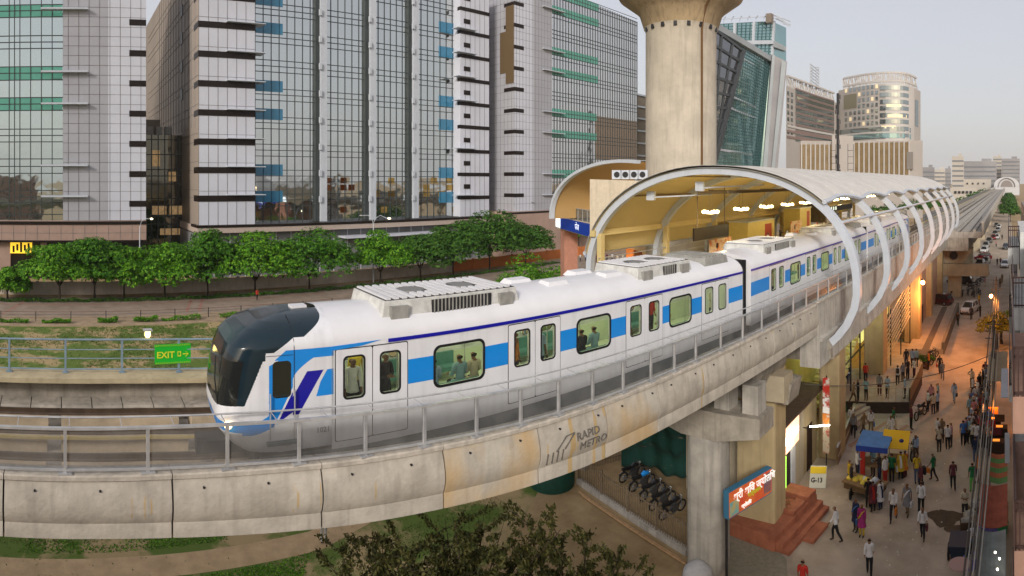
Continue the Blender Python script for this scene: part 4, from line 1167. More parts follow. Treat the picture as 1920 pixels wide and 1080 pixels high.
for py in (42, 88, 180, 224, 314, 360):
    mb = MB(); mb.box(-D - .62, -D - .48, S(826), S(862) - .1, Zf(py + 20, 844), Zf(py, 844)); mb.build('blue_spandrel', sp_blue, bB)
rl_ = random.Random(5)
for k in range(24):  # warm reflections of station and shops, put into the colour of lower panes
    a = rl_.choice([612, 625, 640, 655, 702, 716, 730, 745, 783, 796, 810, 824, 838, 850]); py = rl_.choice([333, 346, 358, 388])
    m = mat('reflect_amber', (.30, .20, .06), .3, var=.6, vscale=.8, emis=(1, .6, .12), es=.05) if a > 700 else mat('reflect_ember', (.18, .08, .03), .3, var=.6, vscale=.8, emis=(1, .30, .06), es=.04)
    mb = MB(); mb.box(-D - .62, -D - .56, S(a) + .1, S(a + 13) - .1, Zf(py + 11, a), Zf(py, a)); mb.build('warm_glow_window', m, bB)
# right striped wing
s0, s1 = S(863, D - 2), S(917, D - 2)
mb = MB(); mb.box(-D - 30, -D + 2, s0, s1, zB - 1, ZT); mb.build('right_wing', pan_l, bB)
mb = MB()
for k in range(1, 6): s = s0 + (s1 - s0) * k / 6; mb.box(-D + 2, -D + 2.04, s - .035, s + .035, zB, ZT)
mb.build('panel_joint', joint, bB)
for py in (-26, 17, 60, 104, 148, 192, 235, 280, 323, 366):
    z = Zf(py, 890, D - 2)
    mb = MB(); mb.box(-D + 1.0, -D + 2.1, s0 - .03, s1 + .03, z - .9, z - .1); mb.build('slot_window', slot, bB)
    mb = MB(); mb.box(-D + 1.9, -D + 2.12, s0 + 1.0, s0 + 2.8, z + 1.5, z + 2.5); mb.build('small_window', slot, bB)
    if py % 2 == 0: mb = MB(); mb.box(-D + 1, -D + 3.2, s0 - 1.5, s0 + 4, z + .02, z + .16); mb.build('sunshade_fin', arch_white, bB)
# podium of B
mb = MB(); mb.box(-D - 30, -D + 4, sw0 - .5, s1, Zf(428, 600), zB - .02); mb.build('podium_band', mat('podium_pale', (.46, .38, .33), .6, var=.15), bB)
mb = MB(); mb.box(-D - 1, -D + 4.1, sw0 - .6, s1, zB - .3, zB + .15); mb.build('podium_trim', slot, bB)
mb = MB(); mb.box(-D - 30, -D + 2, sw0 - .5, s1, 0, Zf(430, 600)); mb.build('ground_floor', mat('ground_floor_grey', (.22, .23, .24), .5, var=.3, vscale=.2), bB)
mb = MB()
for k in range(22): s = sw0 + k * 3.0; mb.box(-D + 2, -D + 2.06, s, s + .15, 0, Zf(430, 600))
mb.build('panel_frame', pan_l, bB)
mb = MB(); mb.box(-D - .3, -D + 5.5, S(625), S(800), Zf(436, 700) - .4, Zf(436, 700)); mb.build('canopy', pan_l, bB)
# recess between A and B: glazed link set back
lk = thing('office_building', (-120, 19, 0), label='dark glazed link set back between the two left office towers', cat='building')
pl = D + 12
mb = MB(); mb.box(-pl - 8, -pl, S(272, pl) - 6, S(346, pl) + .5, 0, zr(252, pl)); mb.build('curtain_glass', mirror('glass_dark', (.30, .28, .22), (.015, .012, .01), refl=.45), lk)
mb = MB(); face_grid(mb, pl, S(272, pl) - 4, S(346, pl) + .3, 0, zr(252, pl), [S(272 + 12.3 * k, pl) for k in range(7)], [zr(y, pl / sin(1.39)) for y in (262, 290, 318, 330, 345, 372, 385, 405, 420)], .2)
mb.build('mullion', mull, lk)
for a, b, y0, y1 in ((284, 300, 282, 312), (316, 330, 322, 340), (284, 312, 385, 402), (318, 342, 384, 402), (300, 340, 428, 440)):
    mb = MB(); mb.box(-pl - .1, -pl + .07, S(a, pl), S(b, pl), zr(y1, pl * 1.02), zr(y0, pl * 1.02)); mb.build('warm_glow_window', mat('office_warm', (.5, .35, .18), .5, var=.7, vscale=1.2, emis=(1, .62, .28), es=.16), lk)
for k in range(3):
    mb = MB(); mb.cbox((-pl - 3, S(284 + 18 * k, pl), zr(252, pl) + 1.0), (1.6, 1.4, 1.8)); mb.build('roof_unit', hvac, lk)
mb = MB(); mb.box(-pl - 8, -pl - 3, S(272, pl), S(305, pl), zr(252, pl), zr(220, pl)); mb.build('plant_room', pan_b, lk)
# --- building C
Dc = 102.0
bC = thing('office_building', (-110, 120, 0), label='tall grey clad tower with a green banded glass wall', cat='building')
zC = Zf(397, 965, Dc); ZTC = 66
c0 = S(965, Dc); c1_, c2_, c3_ = S(1000, Dc), S(1035, Dc), S(1196, Dc)
mb = MB(); mb.box(-Dc - 45, -Dc, c0, c2_, zC, ZTC); mb.build('clad_wall', pan_l, bC)
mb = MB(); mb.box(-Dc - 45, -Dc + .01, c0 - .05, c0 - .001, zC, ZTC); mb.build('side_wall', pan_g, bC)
mb = MB(); mb.box(-Dc - 1, -Dc + .015, c1_, c2_ - .05, zC, ZTC - .1); mb.build('grey_bay', pan_g, bC)
mb = MB(); mb.box(-Dc - 30, -Dc - .3, c2_ + .01, c3_, zC - 4, ZTC - 20); mb.v = [(x, y, z if z < 40 else 65.5 - (y - c2_) * .03) for x, y, z in mb.v]; mb.build('curtain_glass', mirror('glass_c', (.80, .80, .80), (.1, .1, .1), refl=.85, wave=.15), bC)
mb = MB(); n = 34
for k in range(n + 1): s = c2_ + (c3_ - c2_) * k / n; mb.box(-Dc - .3, -Dc - .18, s - .07, s + .07, zC - 4, 65.5 - (s - c2_) * .03)
for i in range(11):
    for q in (0, 1.0, 2.0): z = Zf(380 - 38.6 * i, 1040, Dc) + q; mb.box(-Dc - .3, -Dc - .2, c2_, c3_, z - .07, z + .07)
mb.build('mullion', mull, bC)
for py, x1 in ((-22, 1124), (10, 1124), (88, 1122), (126, 1122), (203, 1120), (243, 1120), (318, 1119)):
    z = Zf(py, 1040, Dc); mb = MB(); mb.box(-Dc - .4, -Dc - .24, c2_ + .1, S(x1, Dc), z - 2.0, z); mb.build('green_spandrel', sp_green, bC)
mb = MB()
for k in range(12): s = c0 + (c2_ - c0) * (k + .5) / 12; mb.box(-Dc - .01, -Dc + .03, s - .035, s + .035, zC, ZTC)
for k in range(32): z = zC + k * 1.75; mb.box(-Dc - .01, -Dc + .025, c0, c2_, z, z + .05); mb.box(-Dc - 20, -Dc, c0 - .08, c0, z, z + .05)
for k in range(8): mb.box(-Dc - 1 - 1.3 * k, -Dc - .94 - 1.3 * k, c0 - .08, c0, zC, ZTC)
mb.build('panel_joint', joint, bC)
for py in (2, 43, 84, 124, 163, 203, 243, 283, 323, 363):
    z = Zf(py, 965, Dc); mb = MB(); mb.box(-Dc - 3.6, -Dc + .06, c0 - .10, S(982, Dc), z - .85, z + .02); mb.build('slot_window', slot, bC)
for y0, y1 in ((8, 155), (55, 134)):
    mb = MB(); mb.box(-Dc - (3 if y0 == 8 else 5), -Dc - (.2 if y0 == 8 else 3), c0 - .12, c0 - .04, Zf(y1, 965, Dc), Zf(y0, 965, Dc)); mb.build('louvre_panel', mat('louvre_brown', (.12, .08, .04), .6), bC)
for py in (16, 94, 133, 210, 249, 326, 365):
    z = Zf(py, 1030, Dc); mb = MB(); mb.box(-Dc - .1, -Dc + .8, S(1016, Dc), S(1056, Dc), z - .1, z + .06); mb.build('sunshade_fin', arch_white, bC)
mb = MB(); mb.box(-Dc - 30, -Dc + .6, c0 - 3, c3_, 0, zC - .01); mb.build('podium_band', base_p, bC)
mb = MB(); mb.box(-Dc - 1, -Dc + .7, c0 - 3.1, c3_, zC - .5, zC - .1); mb.build('podium_trim', slot, bC)
# warm brown reflections put into the glass tint over the last bays of C
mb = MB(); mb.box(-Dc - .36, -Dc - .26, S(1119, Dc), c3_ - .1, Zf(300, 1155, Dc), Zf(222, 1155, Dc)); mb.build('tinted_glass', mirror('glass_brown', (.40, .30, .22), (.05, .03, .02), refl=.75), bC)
# --- low slatted building right of C
bl = thing('office_building', (-150, 200, 0), label='narrow dark building with white floor edges beside the flared pier', cat='building')
pq = 128
mb = MB(); mb.box(-pq - 12, -pq, S(1185, pq), S(1260, pq), 0, zr(170, 215)); mb.build('body', pan_b, bl)
for py in (172, 195, 218, 242, 266, 290, 310): 
    z = zr(py, 215); mb = MB(); mb.box(-pq - .1, -pq + .5, S(1185, pq), S(1250, pq), z - .3, z + .3); mb.build('floor_edge', arch_white, bl)
# ================================================================ tower with slanting wall (teal glass)
def wpt(px, r): return Vector((-r * sin(th(px)), r * cos(th(px)), 0))
teal = mirror('glass_teal', (.50, .70, .72), (.09, .17, .18), refl=.6, wave=.2)
steelg = mat('tower_grey', (.34, .37, .39), .5, var=.15, vscale=.1)
bD = thing('office_tower', tuple(wpt(1400, 235)), label='teal glass tower with a slanting front and grey blade wall', cat='tower')
def wall_poly(pts, thick, m, name, root, mi=0):
    """pts: (px, py, r) corners of a facade; thickened away from the street"""
    q = [wpt(a, r) + Vector((0, 0, zr(b, r))) for a, b, r in pts]
    n_ = (q[1] - q[0]).cross(q[2] - q[0]).normalized(); c = Vector((0, 0, H)) - q[0]
    if n_.dot(c) > 0: n_ = -n_
    n_ = Vector((n_.x, n_.y, 0)).normalized() if abs(n_.z) < .9 else n_
    mb = MB(); k = len(q); mb.loft([[tuple(v) for v in q], [tuple(v + n_ * thick) for v in q]]); return mb.build(name, m, root), q, n_
def lerp2(q, u, v):  # bilinear in a facade quad (bl, br, tr, tl)
    return (q[0] * (1 - u) + q[1] * u) * (1 - v) + (q[3] * (1 - u) + q[2] * u) * v
def quad_grid(root, q, n_, nu, nv, m, w=.25, out=.25, name='mullion', us=None, vs=None):
    mb = MB()
    for i in (us if us is not None else [k / nu for k in range(nu + 1)]): mb.bar(lerp2(q, i, 0) - n_ * out, lerp2(q, i, 1) - n_ * out, w, w)
    for j in (vs if vs is not None else [k / nv for k in range(nv + 1)]): mb.bar(lerp2(q, 0, j) - n_ * out, lerp2(q, 1, j) - n_ * out, w, w)
    return mb.build(name, m, root)
rA, rB = 200, 262
_, q, n_ = wall_poly([(1330, 325, rA), (1424, 320, rB), (1444, 113, rB), (1330, 40, rA)], 4, teal, 'slanting_glass', bD)
quad_grid(bD, q, n_, 26, 40, mat('teal_mullion', (.06, .14, .14), .4), .16, .1)
for y0, y1 in ((100, 150), (185, 222), (210, 240), (300, 306)):
    a = wpt(1330, rA - .8) + Vector((0, 0, zr(y0 - 22, rA))); b = wpt(1440 - (y1 - 113) * .1, rB - 1) + Vector((0, 0, zr(y1 - 14, rB)))
    MB().bar(a, b - (b - a) * (.05 if y0 < 290 else .16), .8, .8).build('white_band', arch_white, bD)
# open frame in front of the slanting wall, left
q_ = [wpt(1330, 192) + Vector((0, 0, zr(325, 192))), wpt(1338, 194) + Vector((0, 0, zr(300, 194))), wpt(1392, 222) + Vector((0, 0, zr(95, 222))), wpt(1330, 192) + Vector((0, 0, zr(48, 192)))]
quad_grid(bD, q_, Vector((0, 0, 0)), 3, 9, mat('frame_dark', (.05, .055, .06), .5), .9, 0, 'open_frame')
MB().bar(q_[1], q_[2], 2.2, 1.6).build('slanting_post', MT['frame_dark'], bD)
MB().loft([[tuple(v) for v in q_], [tuple(v + Vector((-.3, .6, 0))) for v in q_]]).build('shaded_glass', mirror('glass_smoke', (.35, .36, .38), (.06, .06, .06), refl=.6), bD)
MB().bar(wpt(1330, 198) + Vector((0, 0, zr(43, 198))), wpt(1446, 262) + Vector((0, 0, zr(112, 262))), 1.6, 2.2).build('parapet', steelg, bD)
wall_poly([(1424, 320, 262), (1432, 320, 262), (1452, 104, 262), (1444, 113, 262)], 18, teal, 'glass_return', bD)
wall_poly([(1432, 320, 260), (1458, 320, 262), (1476, 116, 262), (1448, 102, 260)], 22, mat('blade_grey', (.33, .32, .33), .6, var=.2, vscale=.08), 'blade_wall', bD)
wall_poly([(1430, 320, 259), (1438, 320, 259), (1453, 103, 259), (1448, 103, 259)], 1, steelg, 'blade_edge', bD)
wall_poly([(1446, 320, 258.5), (1452, 320, 258.5), (1474, 118, 258.5), (1466, 112, 258.5)], 1, steelg, 'blade_edge', bD)
# upper block
_, q, n_ = wall_poly([(1340, 108, 240), (1448, 108, 268), (1452, 40, 268), (1340, 46, 240)], 5, teal, 'upper_glass', bD)
quad_grid(bD, q, n_, 14, 12, MT['teal_mullion'], .2, .12)
for u in (0.3, .62, .98): MB().bar(lerp2(q, u, 0) - n_ * .4, lerp2(q, u, 1) - n_ * .4, 1.1, 1.1).build('white_column', arch_white, bD)
MB().bar(lerp2(q, 0, .42) - n_ * .5, lerp2(q, 1, .42) - n_ * .5, 1.2, 1.6).build('floor_edge', arch_white, bD)
wall_poly([(1448, 108, 268), (1474, 118, 276), (1474, 52, 276), (1452, 42, 268)], 8, teal, 'upper_side', bD)
wall_poly([(1452, 88, 266), (1474, 96, 274), (1474, 88, 274), (1452, 76, 266)], 2, steelg, 'floor_edge', bD)
mb = MB()
for k in range(8):
    a = wpt(1342 + 15 * k, 241 + 3.5 * k) + Vector((0, 0, zr(46 - k * .7, 241 + 3.5 * k))); mb.tube([a, a + Vector((0, 0, 1.6)), a + Vector((.8, -.6, 2.4)), a + Vector((1.8, -1.4, 2.6))], .16, 6)
mb.build('roof_hook', arch_white, bD)
mb = MB(); a = wpt(1356, 242) + Vector((0, 0, zr(36, 242))); b = wpt(1440, 264) + Vector((0, 0, zr(31, 264))); mb.bar(a, b, .3, .3); mb.build('roof_rail', arch_white, bD)
mb = MB(); a = wpt(1443, 262); mb.cbox((a.x, a.y, zr(35, 262)), (2.6, 2.6, 4)); mb.build('roof_mast', pan_b, bD)
mb = MB()
for k in range(5): a = wpt(1452 + 4 * k, 264) + Vector((0, 0, zr(30 + 3.5 * k, 264))); mb.bar(a, a + Vector((2.4, 3.0, -.6)), .35, .25)
a = wpt(1450, 264); b = wpt(1482, 270); mb.bar(a + Vector((0, 0, zr(33, 264))), b + Vector((0, 0, zr(46, 270))), .4, .4); mb.bar(a + Vector((0, 0, zr(27, 264))), b + Vector((0, 0, zr(40, 270))), .4, .4)
mb.build('roof_canopy', arch_white, bD)
# ================================================================ rounded stone complex
stone = mat('sandstone_clad', (.42, .385, .355), .75, var=.12, vscale=.05)
stone_l = mat('sandstone_pale', (.52, .49, .46), .75, var=.1, vscale=.05)
winm = mirror('window_grey_green', (.55, .60, .60), (.10, .12, .12), refl=.6)
warmw = emit('window_warm', (.80, .66, .42), .30)
redb = mat('spandrel_brown', (.24, .17, .15), .6)
bE = thing('hotel_tower', tuple(wpt(1650, 330)), label='rounded sandstone tower with a lattice crown and curved glass bands', cat='tower')
RE = 330.0
# curved footprint control: px -> r
def footE(px): 
    t = (px - 1570) / 156.0
    return 345 - 34 * sin(pi * min(max(t * .62 + .10, 0), 1)) + (18 * max(0, (px - 1690) / 36) ** 2)
def strip(px0, px1, py0, py1, off, m, name, root, foot=footE, n=10, curve=True, ref=1650, thick=.6):
    """curved facade strip; py measured at px ref"""
    z0, z1 = zr(py1, foot(ref)), zr(py0, foot(ref)); rows = [[], [], [], []]
    for k in range(n + 1):
        px = px0 + (px1 - px0) * k / n; r_ = foot(px) - off
        a = wpt(px, r_); b = wpt(px, r_ + thick)
        for i, (v, z) in enumerate(((a, z0), (a, z1), (b, z1), (b, z0))): rows[i].append((v.x, v.y, z))
    mb = MB(); rings = [[rows[i][k] for i in range(4)] for k in range(n + 1)]; mb.loft(rings); return mb.build(name, m, root, recalc=True)
strip(1572, 1726, 158, 335, 0, stone, 'body', bE, thick=14, n=18)
strip(1660, 1714, 158, 262, .35, stone_l, 'curved_bay', bE, thick=1)
for py in (161, 174, 187, 199, 212, 224, 237, 249): strip(1650, 1704, py, py + 8, .5, winm, 'window_band', bE, thick=1)
strip(1664, 1700, 215, 221, .62, warmw, 'warm_glow_window', bE, n=4, thick=.4); strip(1652, 1680, 236, 241, .62, warmw, 'warm_glow_window', bE, n=4, thick=.4); strip(1662, 1690, 196, 201, .62, warmw, 'warm_glow_window', bE, n=4, thick=.4)
for r_ in range(7):
    for c in range(8):
        px = 1584 + 8.2 * c; py = 158 + 11.4 * r_
        if c < 3 and 1 <= r_ <= 3: continue
        strip(px, px + 4.6, py, py + 7.2, .25, winm if (r_ * 5 + c * 3) % 7 else warmw, 'window', bE, n=1, thick=.5)
strip(1582, 1606, 170, 198, .3, mat('glass_bronze', (.20, .18, .12), .3), 'window', bE, n=2, thick=.5)
for py in (244, 256): strip(1575, 1708, py - 6, py + 3, .7, winm if py == 244 else teal, 'window_band', bE, thick=1); 
strip(1570, 1712, 247, 250, 1.0, stone_l, 'ledge', bE, thick=1.5); strip(1570, 1716, 262, 266, 1.2, stone_l, 'ledge', bE, thick=1.5)
strip(1716, 1722, 180, 232, .4, winm, 'window', bE, n=2, thick=.6)
# lattice crown
mb = MB()
def cp(px, py, off=0): r_ = footE(px) + 4 - off; v = wpt(px, r_); return Vector((v.x, v.y, zr(py, footE(1650))))
def crown(px): return 146 - 14 * sin(pi * (px - 1560) / 190)
rr_ = random.Random(3)
for k in range(34):
    px = 1582 + 136 * k / 34
    mb.bar(cp(px, 157), cp(px + rr_.uniform(-3, 4), 134), .55, .5); mb.bar(cp(px, 136), cp(px + rr_.uniform(2, 6), 154), .35, .4)
for py in (157, 150, 134): 
    for k in range(20): mb.bar(cp(1582 + 6.8 * k, py), cp(1588.8 + 6.8 * k, py), .8, .9)
mb.build('crown_lattice', stone_l, bE)
# lower left block of the complex
bF = thing('office_building', tuple(wpt(1520, 300)), label='sandstone block with horizontal brown bands and a white lattice parapet', cat='building')
footF = lambda px: 330 - (1570 - px) * .62
strip(1474, 1572, 178, 335, 0, stone, 'body', bF, foot=footF, ref=1520, thick=16)
for k in range(9):
    py = 176 + 10.6 * k; strip(1492, 1564, py + 2.5, py + 8.6, .4, winm, 'window_band', bF, foot=footF, ref=1520, thick=.8)
    strip(1492, 1564, py - 1.2, py + 1.6, .7, redb, 'brown_band', bF, foot=footF, ref=1520, thick=1)
for r_ in range(7):
    for c in range(2): strip(1476 + 7 * c, 1480 + 7 * c, 186 + 11 * r_, 193 + 11 * r_, .3, winm, 'window', bF, foot=footF, ref=1520, n=1, thick=.5)
strip(1476, 1570, 243, 247, .9, stone_l, 'ledge', bF, foot=footF, ref=1520, thick=1.5)
strip(1476, 1562, 252, 256, .9, redb, 'brown_band', bF, foot=footF, ref=1520, thick=1); strip(1476, 1562, 262, 266, .9, redb, 'brown_band', bF, foot=footF, ref=1520, thick=1)
mb = MB()
def fp(px, py): v = wpt(px, footF(px) + 3); return Vector((v.x, v.y, zr(py, footF(1520))))
for k in range(24):
    px = 1476 + 88 * k / 24; mb.bar(fp(px, 176), fp(px + rr_.uniform(-2, 3), 158), .45, .4); mb.bar(fp(px, 160), fp(px + rr_.uniform(2, 5), 174), .3, .3)
for py in (176, 158): mb.bar(fp(1476, py), fp(1564, py), .7, .8)
mb.build('parapet_lattice', stone_l, bF)
mb = MB()
for k in range(7): 
    for a in (1519, 1535): mb.bar(fp(a, 160 - 6 * k), fp(a, 154 - 6 * k), .5, .5)
    mb.bar(fp(1519, 160 - 6 * k), fp(1535, 154 - 6 * k), .35, .35); mb.bar(fp(1535, 160 - 6 * k), fp(1519, 154 - 6 * k), .35, .35)
mb.build('roof_mast', arch_white, bF)
# colonnaded podium in front
bG = thing('podium_building', tuple(wpt(1600, 260)), label='long low sandstone podium with tall narrow warm lit bays below the rounded tower', cat='building')
footG = lambda px: 292 - abs(px - 1600) * .05
strip(1474, 1730, 265, 420, 0, stone, 'body', bG, foot=footG, ref=1600, n=12, thick=6)
for k in range(8):
    px = 1496 + 8.6 * k
    strip(px, px + 5.2, 272, 330, .3, mat('bay_glass_warm', (.16, .12, .07), .3, var=.5, vscale=.3, emis=(1, .6, .2), es=.12), 'window_bay', bG, foot=footG, ref=1600, n=1, thick=.5)
for k in range(11):
    px = 1603 + 9.4 * k
    strip(px, px + 5.6, 268, 335, .3, MT['bay_glass_warm'], 'window_bay', bG, foot=footG, ref=1600, n=1, thick=.5)
for k in range(12): strip(1600 + 9.4 * k, 1602.2 + 9.4 * k, 266, 335, .9, stone_l, 'pilaster', bG, foot=footG, ref=1600, n=1, thick=1.4)
for k in range(9): strip(1493.2 + 8.6 * k, 1495 + 8.6 * k, 270, 332, .9, stone_l, 'pilaster', bG, foot=footG, ref=1600, n=1, thick=1.4)
strip(1560, 1600, 255, 340, 2, stone, 'corner_block', bG, foot=footG, ref=1600, n=2, thick=6)
strip(1700, 1712, 286, 318, 1.2, mat('louvre_grey', (.22, .20, .18), .6), 'louvre_panel', bG, foot=footG, ref=1600, n=1, thick=1)
# antenna mast on the near roof
mt = thing('telecom_mast', tuple(wpt(1571, 190)), label='dark telecom mast with antenna panels rising in front of the sandstone block', cat='mast')
v = wpt(1571, 190)
mb = MB(); mb.tube([(v.x, v.y, 3), (v.x, v.y, zr(175, 190))], .45, 8); mb.build('pole', dark, mt)
mb = MB()
for k in range(16):
    z = zr(182 + 9.3 * k, 190); a = k * 1.3
    mb.cbox((v.x + .7 * cos(a), v.y + .7 * sin(a), z), (.35, .5, 1.3), a)
mb.build('antenna_panel', mat('mast_grey', (.12, .11, .11), .6, var=.3), mt)
for x in (1562, 1595): 
    mb = MB(); w_ = wpt(x, 188)
    for k in range(5): mb.cbox((w_.x, w_.y, zr(330 - 12 * k, 188)), (1.9, .1, .12))
    mb.bar((w_.x - .9, w_.y, zr(335, 188)), (w_.x - .9, w_.y, zr(270, 188)), .12); mb.bar((w_.x + .9, w_.y, zr(335, 188)), (w_.x + .9, w_.y, zr(270, 188)), .12)
    mb.build('ladder_frame', dark, mt)
# ================================================================ hazy blocks on the horizon
hz_a = mat('far_block_grey', (.30, .29, .29), .9, var=.25, vscale=.03); hz_b = mat('far_block_cream', (.50, .46, .40), .9, var=.15, vscale=.03)
far = [(1728, 1752, 314, 700, hz_a, 'low grey block on the horizon right of the podium'), (1752, 1772, 318, 760, hz_b, 'small pale block on the horizon'),
       (1772, 1783, 316, 800, hz_a, 'narrow block on the horizon left of the cream tower'), (1785, 1807, 294, 620, hz_b, 'cream slab tower on the horizon'),
       (1807, 1868, 303, 660, hz_a, 'long grey office block on the horizon behind the tracks'), (1862, 1878, 294, 850, hz_b, 'pale stepped tower on the horizon behind the long grey block'),
       (1878, 1912, 298, 800, hz_a, 'grey tower block on the horizon at the right')]
for a, b, py, r_, m, lb in far:
    c = wpt((a + b) / 2, r_); w = (b - a) / F * r_; t_ = th((a + b) / 2); zz = zr(py, r_)
    t = thing('far_building', tuple(c), label=lb, cat='building', group='buildings on the horizon')
    mb = MB(); mb.cbox((c.x, c.y, zz / 2), (w, 25, zz), t_); mb.build('block', m, t)
    mb = MB(); 
    for k in range(int(zz / 5)): mb.cbox((c.x, c.y, 3 + 5 * k), (w * .94, 25.4, 1.6), t_)
    mb.build('window_grille', mat('far_window', (.16, .17, .18), .5), t)
    mb = MB(); mb.cbox((c.x + w * .2, c.y, zz + 1.5), (w * .3, 10, 3), t_); mb.build('roof_room', m, t)
# ================================================================ vegetation, walls, lamps along the far road
def leaf_mat(name, c1, c2, c3):
    m = bpy.data.materials.new(name); m.use_nodes = True; t = m.node_tree; n = t.nodes; L = t.links; n.clear()
    o = n.new("ShaderNodeOutputMaterial"); g = n.new("ShaderNodeNewGeometry")
    r = n.new("ShaderNodeValToRGB"); r.color_ramp.elements[0].color = rgb(c1); r.color_ramp.elements[1].color = rgb(c3)
    x = r.color_ramp.elements.new(.55); x.color = rgb(c2)
    L.new(g.outputs['Random Per Island'], r.inputs[0])
    p = n.new("ShaderNodeBsdfPrincipled"); p.inputs['Roughness'].default_value = .55; p.inputs['Specular IOR Level'].default_value = .15; L.new(r.outputs[0], p.inputs['Base Color'])
    tl = n.new("ShaderNodeBsdfTranslucent"); L.new(r.outputs[0], tl.inputs[0])
    mx = n.new("ShaderNodeMixShader"); mx.inputs[0].default_value = .22; L.new(p.outputs[0], mx.inputs[1]); L.new(tl.outputs[0], mx.inputs[2]); L.new(mx.outputs[0], o.inputs[0])
    return m
lf_tree = leaf_mat('leaf_green', (.028, .11, .006), (.08, .24, .012), (.20, .40, .025))
lf_mid = leaf_mat('leaf_mid', (.02, .09, .006), (.055, .18, .012), (.13, .29, .025))
lf_dark = leaf_mat('leaf_dark', (.02, .07, .010), (.05, .14, .018), (.10, .21, .025))
lf_dry = leaf_mat('leaf_olive', (.035, .04, .012), (.075, .08, .02), (.15, .135, .045))
lf_yel = leaf_mat('leaf_yellow', (.08, .10, .015), (.15, .16, .02), (.26, .22, .03))
bark = mat('bark', (.06, .045, .03), .9, var=.4, vscale=4, bump=.4)
def leaf(mb, c, n_, L_, W2, rnd):
    n_ = n_.normalized(); a = n_.cross(Vector((rnd.uniform(-1, 1), rnd.uniform(-1, 1), rnd.uniform(-.4, .4)))).normalized(); b = n_.cross(a)
    c = Vector(c); i = len(mb.v)
    mb.v += [tuple(c - a * L_), tuple(c + b * W2 - n_ * .15 * L_), tuple(c + a * L_ - n_ * .3 * L_), tuple(c - b * W2 - n_ * .15 * L_)]; mb.f.append((i, i + 1, i + 2, i + 3)); mb.m.append(0)
def crown_mesh(seed, rx, rz, n, L_, lobes=16, flat=.55):
    """domed crown: leaf rosettes on many overlapping lobes"""
    rnd = random.Random(seed); mb = MB(); lb = []
    for k in range(lobes):
        a = rnd.uniform(0, 2 * pi) if k > 6 else k * .9; d = rx * (.74 * rnd.random() ** .5 if k > 6 else .68)
        zc = rz * (.12 + .70 * (1 - (d / rx) ** 2) * (rnd.uniform(.35, 1.0) if k > 6 else rnd.uniform(.1, .5)))
        lb.append((Vector((d * cos(a), d * sin(a), zc)), rx * rnd.uniform(.30, .44)))
    while len(mb.f) < n:
        c, r_ = lb[rnd.randrange(lobes)]
        v = Vector((rnd.gauss(0, 1), rnd.gauss(0, 1), rnd.gauss(.35, 1))).normalized()
        if v.z < -.45: continue
        q = c + Vector((v.x, v.y, v.z * flat)) * r_ * rnd.uniform(.72, 1.05)
        # rosette of 4-6 leaves
        for _ in range(rnd.randint(4, 6)):
            w = (v + Vector((rnd.uniform(-.7, .7), rnd.uniform(-.7, .7), rnd.uniform(-.1, .9))))
            leaf(mb, q + Vector((rnd.uniform(-1, 1), rnd.uniform(-1, 1), rnd.uniform(-.4, .4))) * L_ * 1.1, w, L_ * rnd.uniform(.6, 1.15), L_ * .42, rnd)
    return mb
def trunk_mesh(seed, h, rx, rz, r0=.16):
    rnd = random.Random(seed); mb = MB(); mb.tube([(0, 0, -.1), (.05, .03, h * .4), (0, .05, h + .2)], [r0 * 1.2, r0, r0 * .8], 8)
    for k in range(7):
        a = k * .9 + rnd.uniform(-.3, .3); d = rx * rnd.uniform(.4, .7)
        mb.tube([(0, .05, h), (d * .4 * cos(a), d * .4 * sin(a), h + rz * .3), (d * cos(a), d * sin(a), h + rz * rnd.uniform(.35, .7))], [r0 * .6, r0 * .4, r0 * .12], 6)
    return mb
def tree(name, x, y, h, rx, rz, seed, label, group=None, n=3800, L_=.26, lm=None, cat='tree', lobes=16):
    t = thing(name, (x, y, 0), random.Random(seed).uniform(0, 6), label, cat, group)
    c = crown_mesh(seed, rx, rz, n, L_, lobes); c.v = [(a, b, z + h) for a, b, z in c.v]
    c.build('crown', lm or lf_tree, t, local=True, recalc=False)
    trunk_mesh(seed, h, rx, rz).build('trunk', bark, t, local=True, smooth=True)
    return t
PT = 89.5
# (px, crown top py, crown half width px, trunk height)
rowt = [(14, 492, 34, 1.6, 'small round green tree at the left edge in front of the lit shop'), (112, 434, 62, 3.0, 'broad green tree right of the yellow shop sign'),
        (178, 430, 55, 3.2, 'domed green tree left of the first street lamp, tallest of its pair'), (232, 446, 46, 3.0, 'green tree just left of the first street lamp'), (309, 436, 62, 2.9, 'light green tree just right of the first street lamp'),
        (389, 419, 52, 3.3, 'narrow tall green tree below the striped white wing'), (478, 416, 72, 3.0, 'broad bright green tree behind the train cab'),
        (580, 418, 72, 3.2, 'broad darker green tree left of the grey gate gap'), (714, 422, 50, 2.8, 'round green tree behind the second street lamp'), (788, 420, 48, 2.8, 'dark green tree right of the second street lamp'),
        (850, 400, 58, 3.4, 'dark green domed tree in the middle of the dark group'), (918, 382, 62, 4.2, 'tallest dark green tree of the row, below the striped wing'), (985, 404, 44, 3.2, 'dark green tree beside the entrance bridge')]
for i, (px, py, hw, h, lb) in enumerate(rowt):
    r_ = PT / sin(th(px)); x, y = -PT, onp(px, PT)
    rx = hw / F * r_ * 1.2; top = zr(py, r_)
    tree('street_tree', x, y, h * .62, rx * 1.05, (top - h * .62) * .98, 40 + i, lb, 'trees along the compound wall', n=16000, L_=.25, lobes=34, lm=lf_dark if px > 750 else (lf_mid if i in (2, 5, 7) else lf_tree))
# bushy tree close to the viaduct, right of the row
x, y = -60.0, onp(1000, 60.0)
tree('bushy_tree', x, y, .6, 6.2, 7.4, 77, 'low spreading bushy tree just behind the train roof, left of the station arch', n=10000, L_=.19, lm=lf_tree, lobes=22)
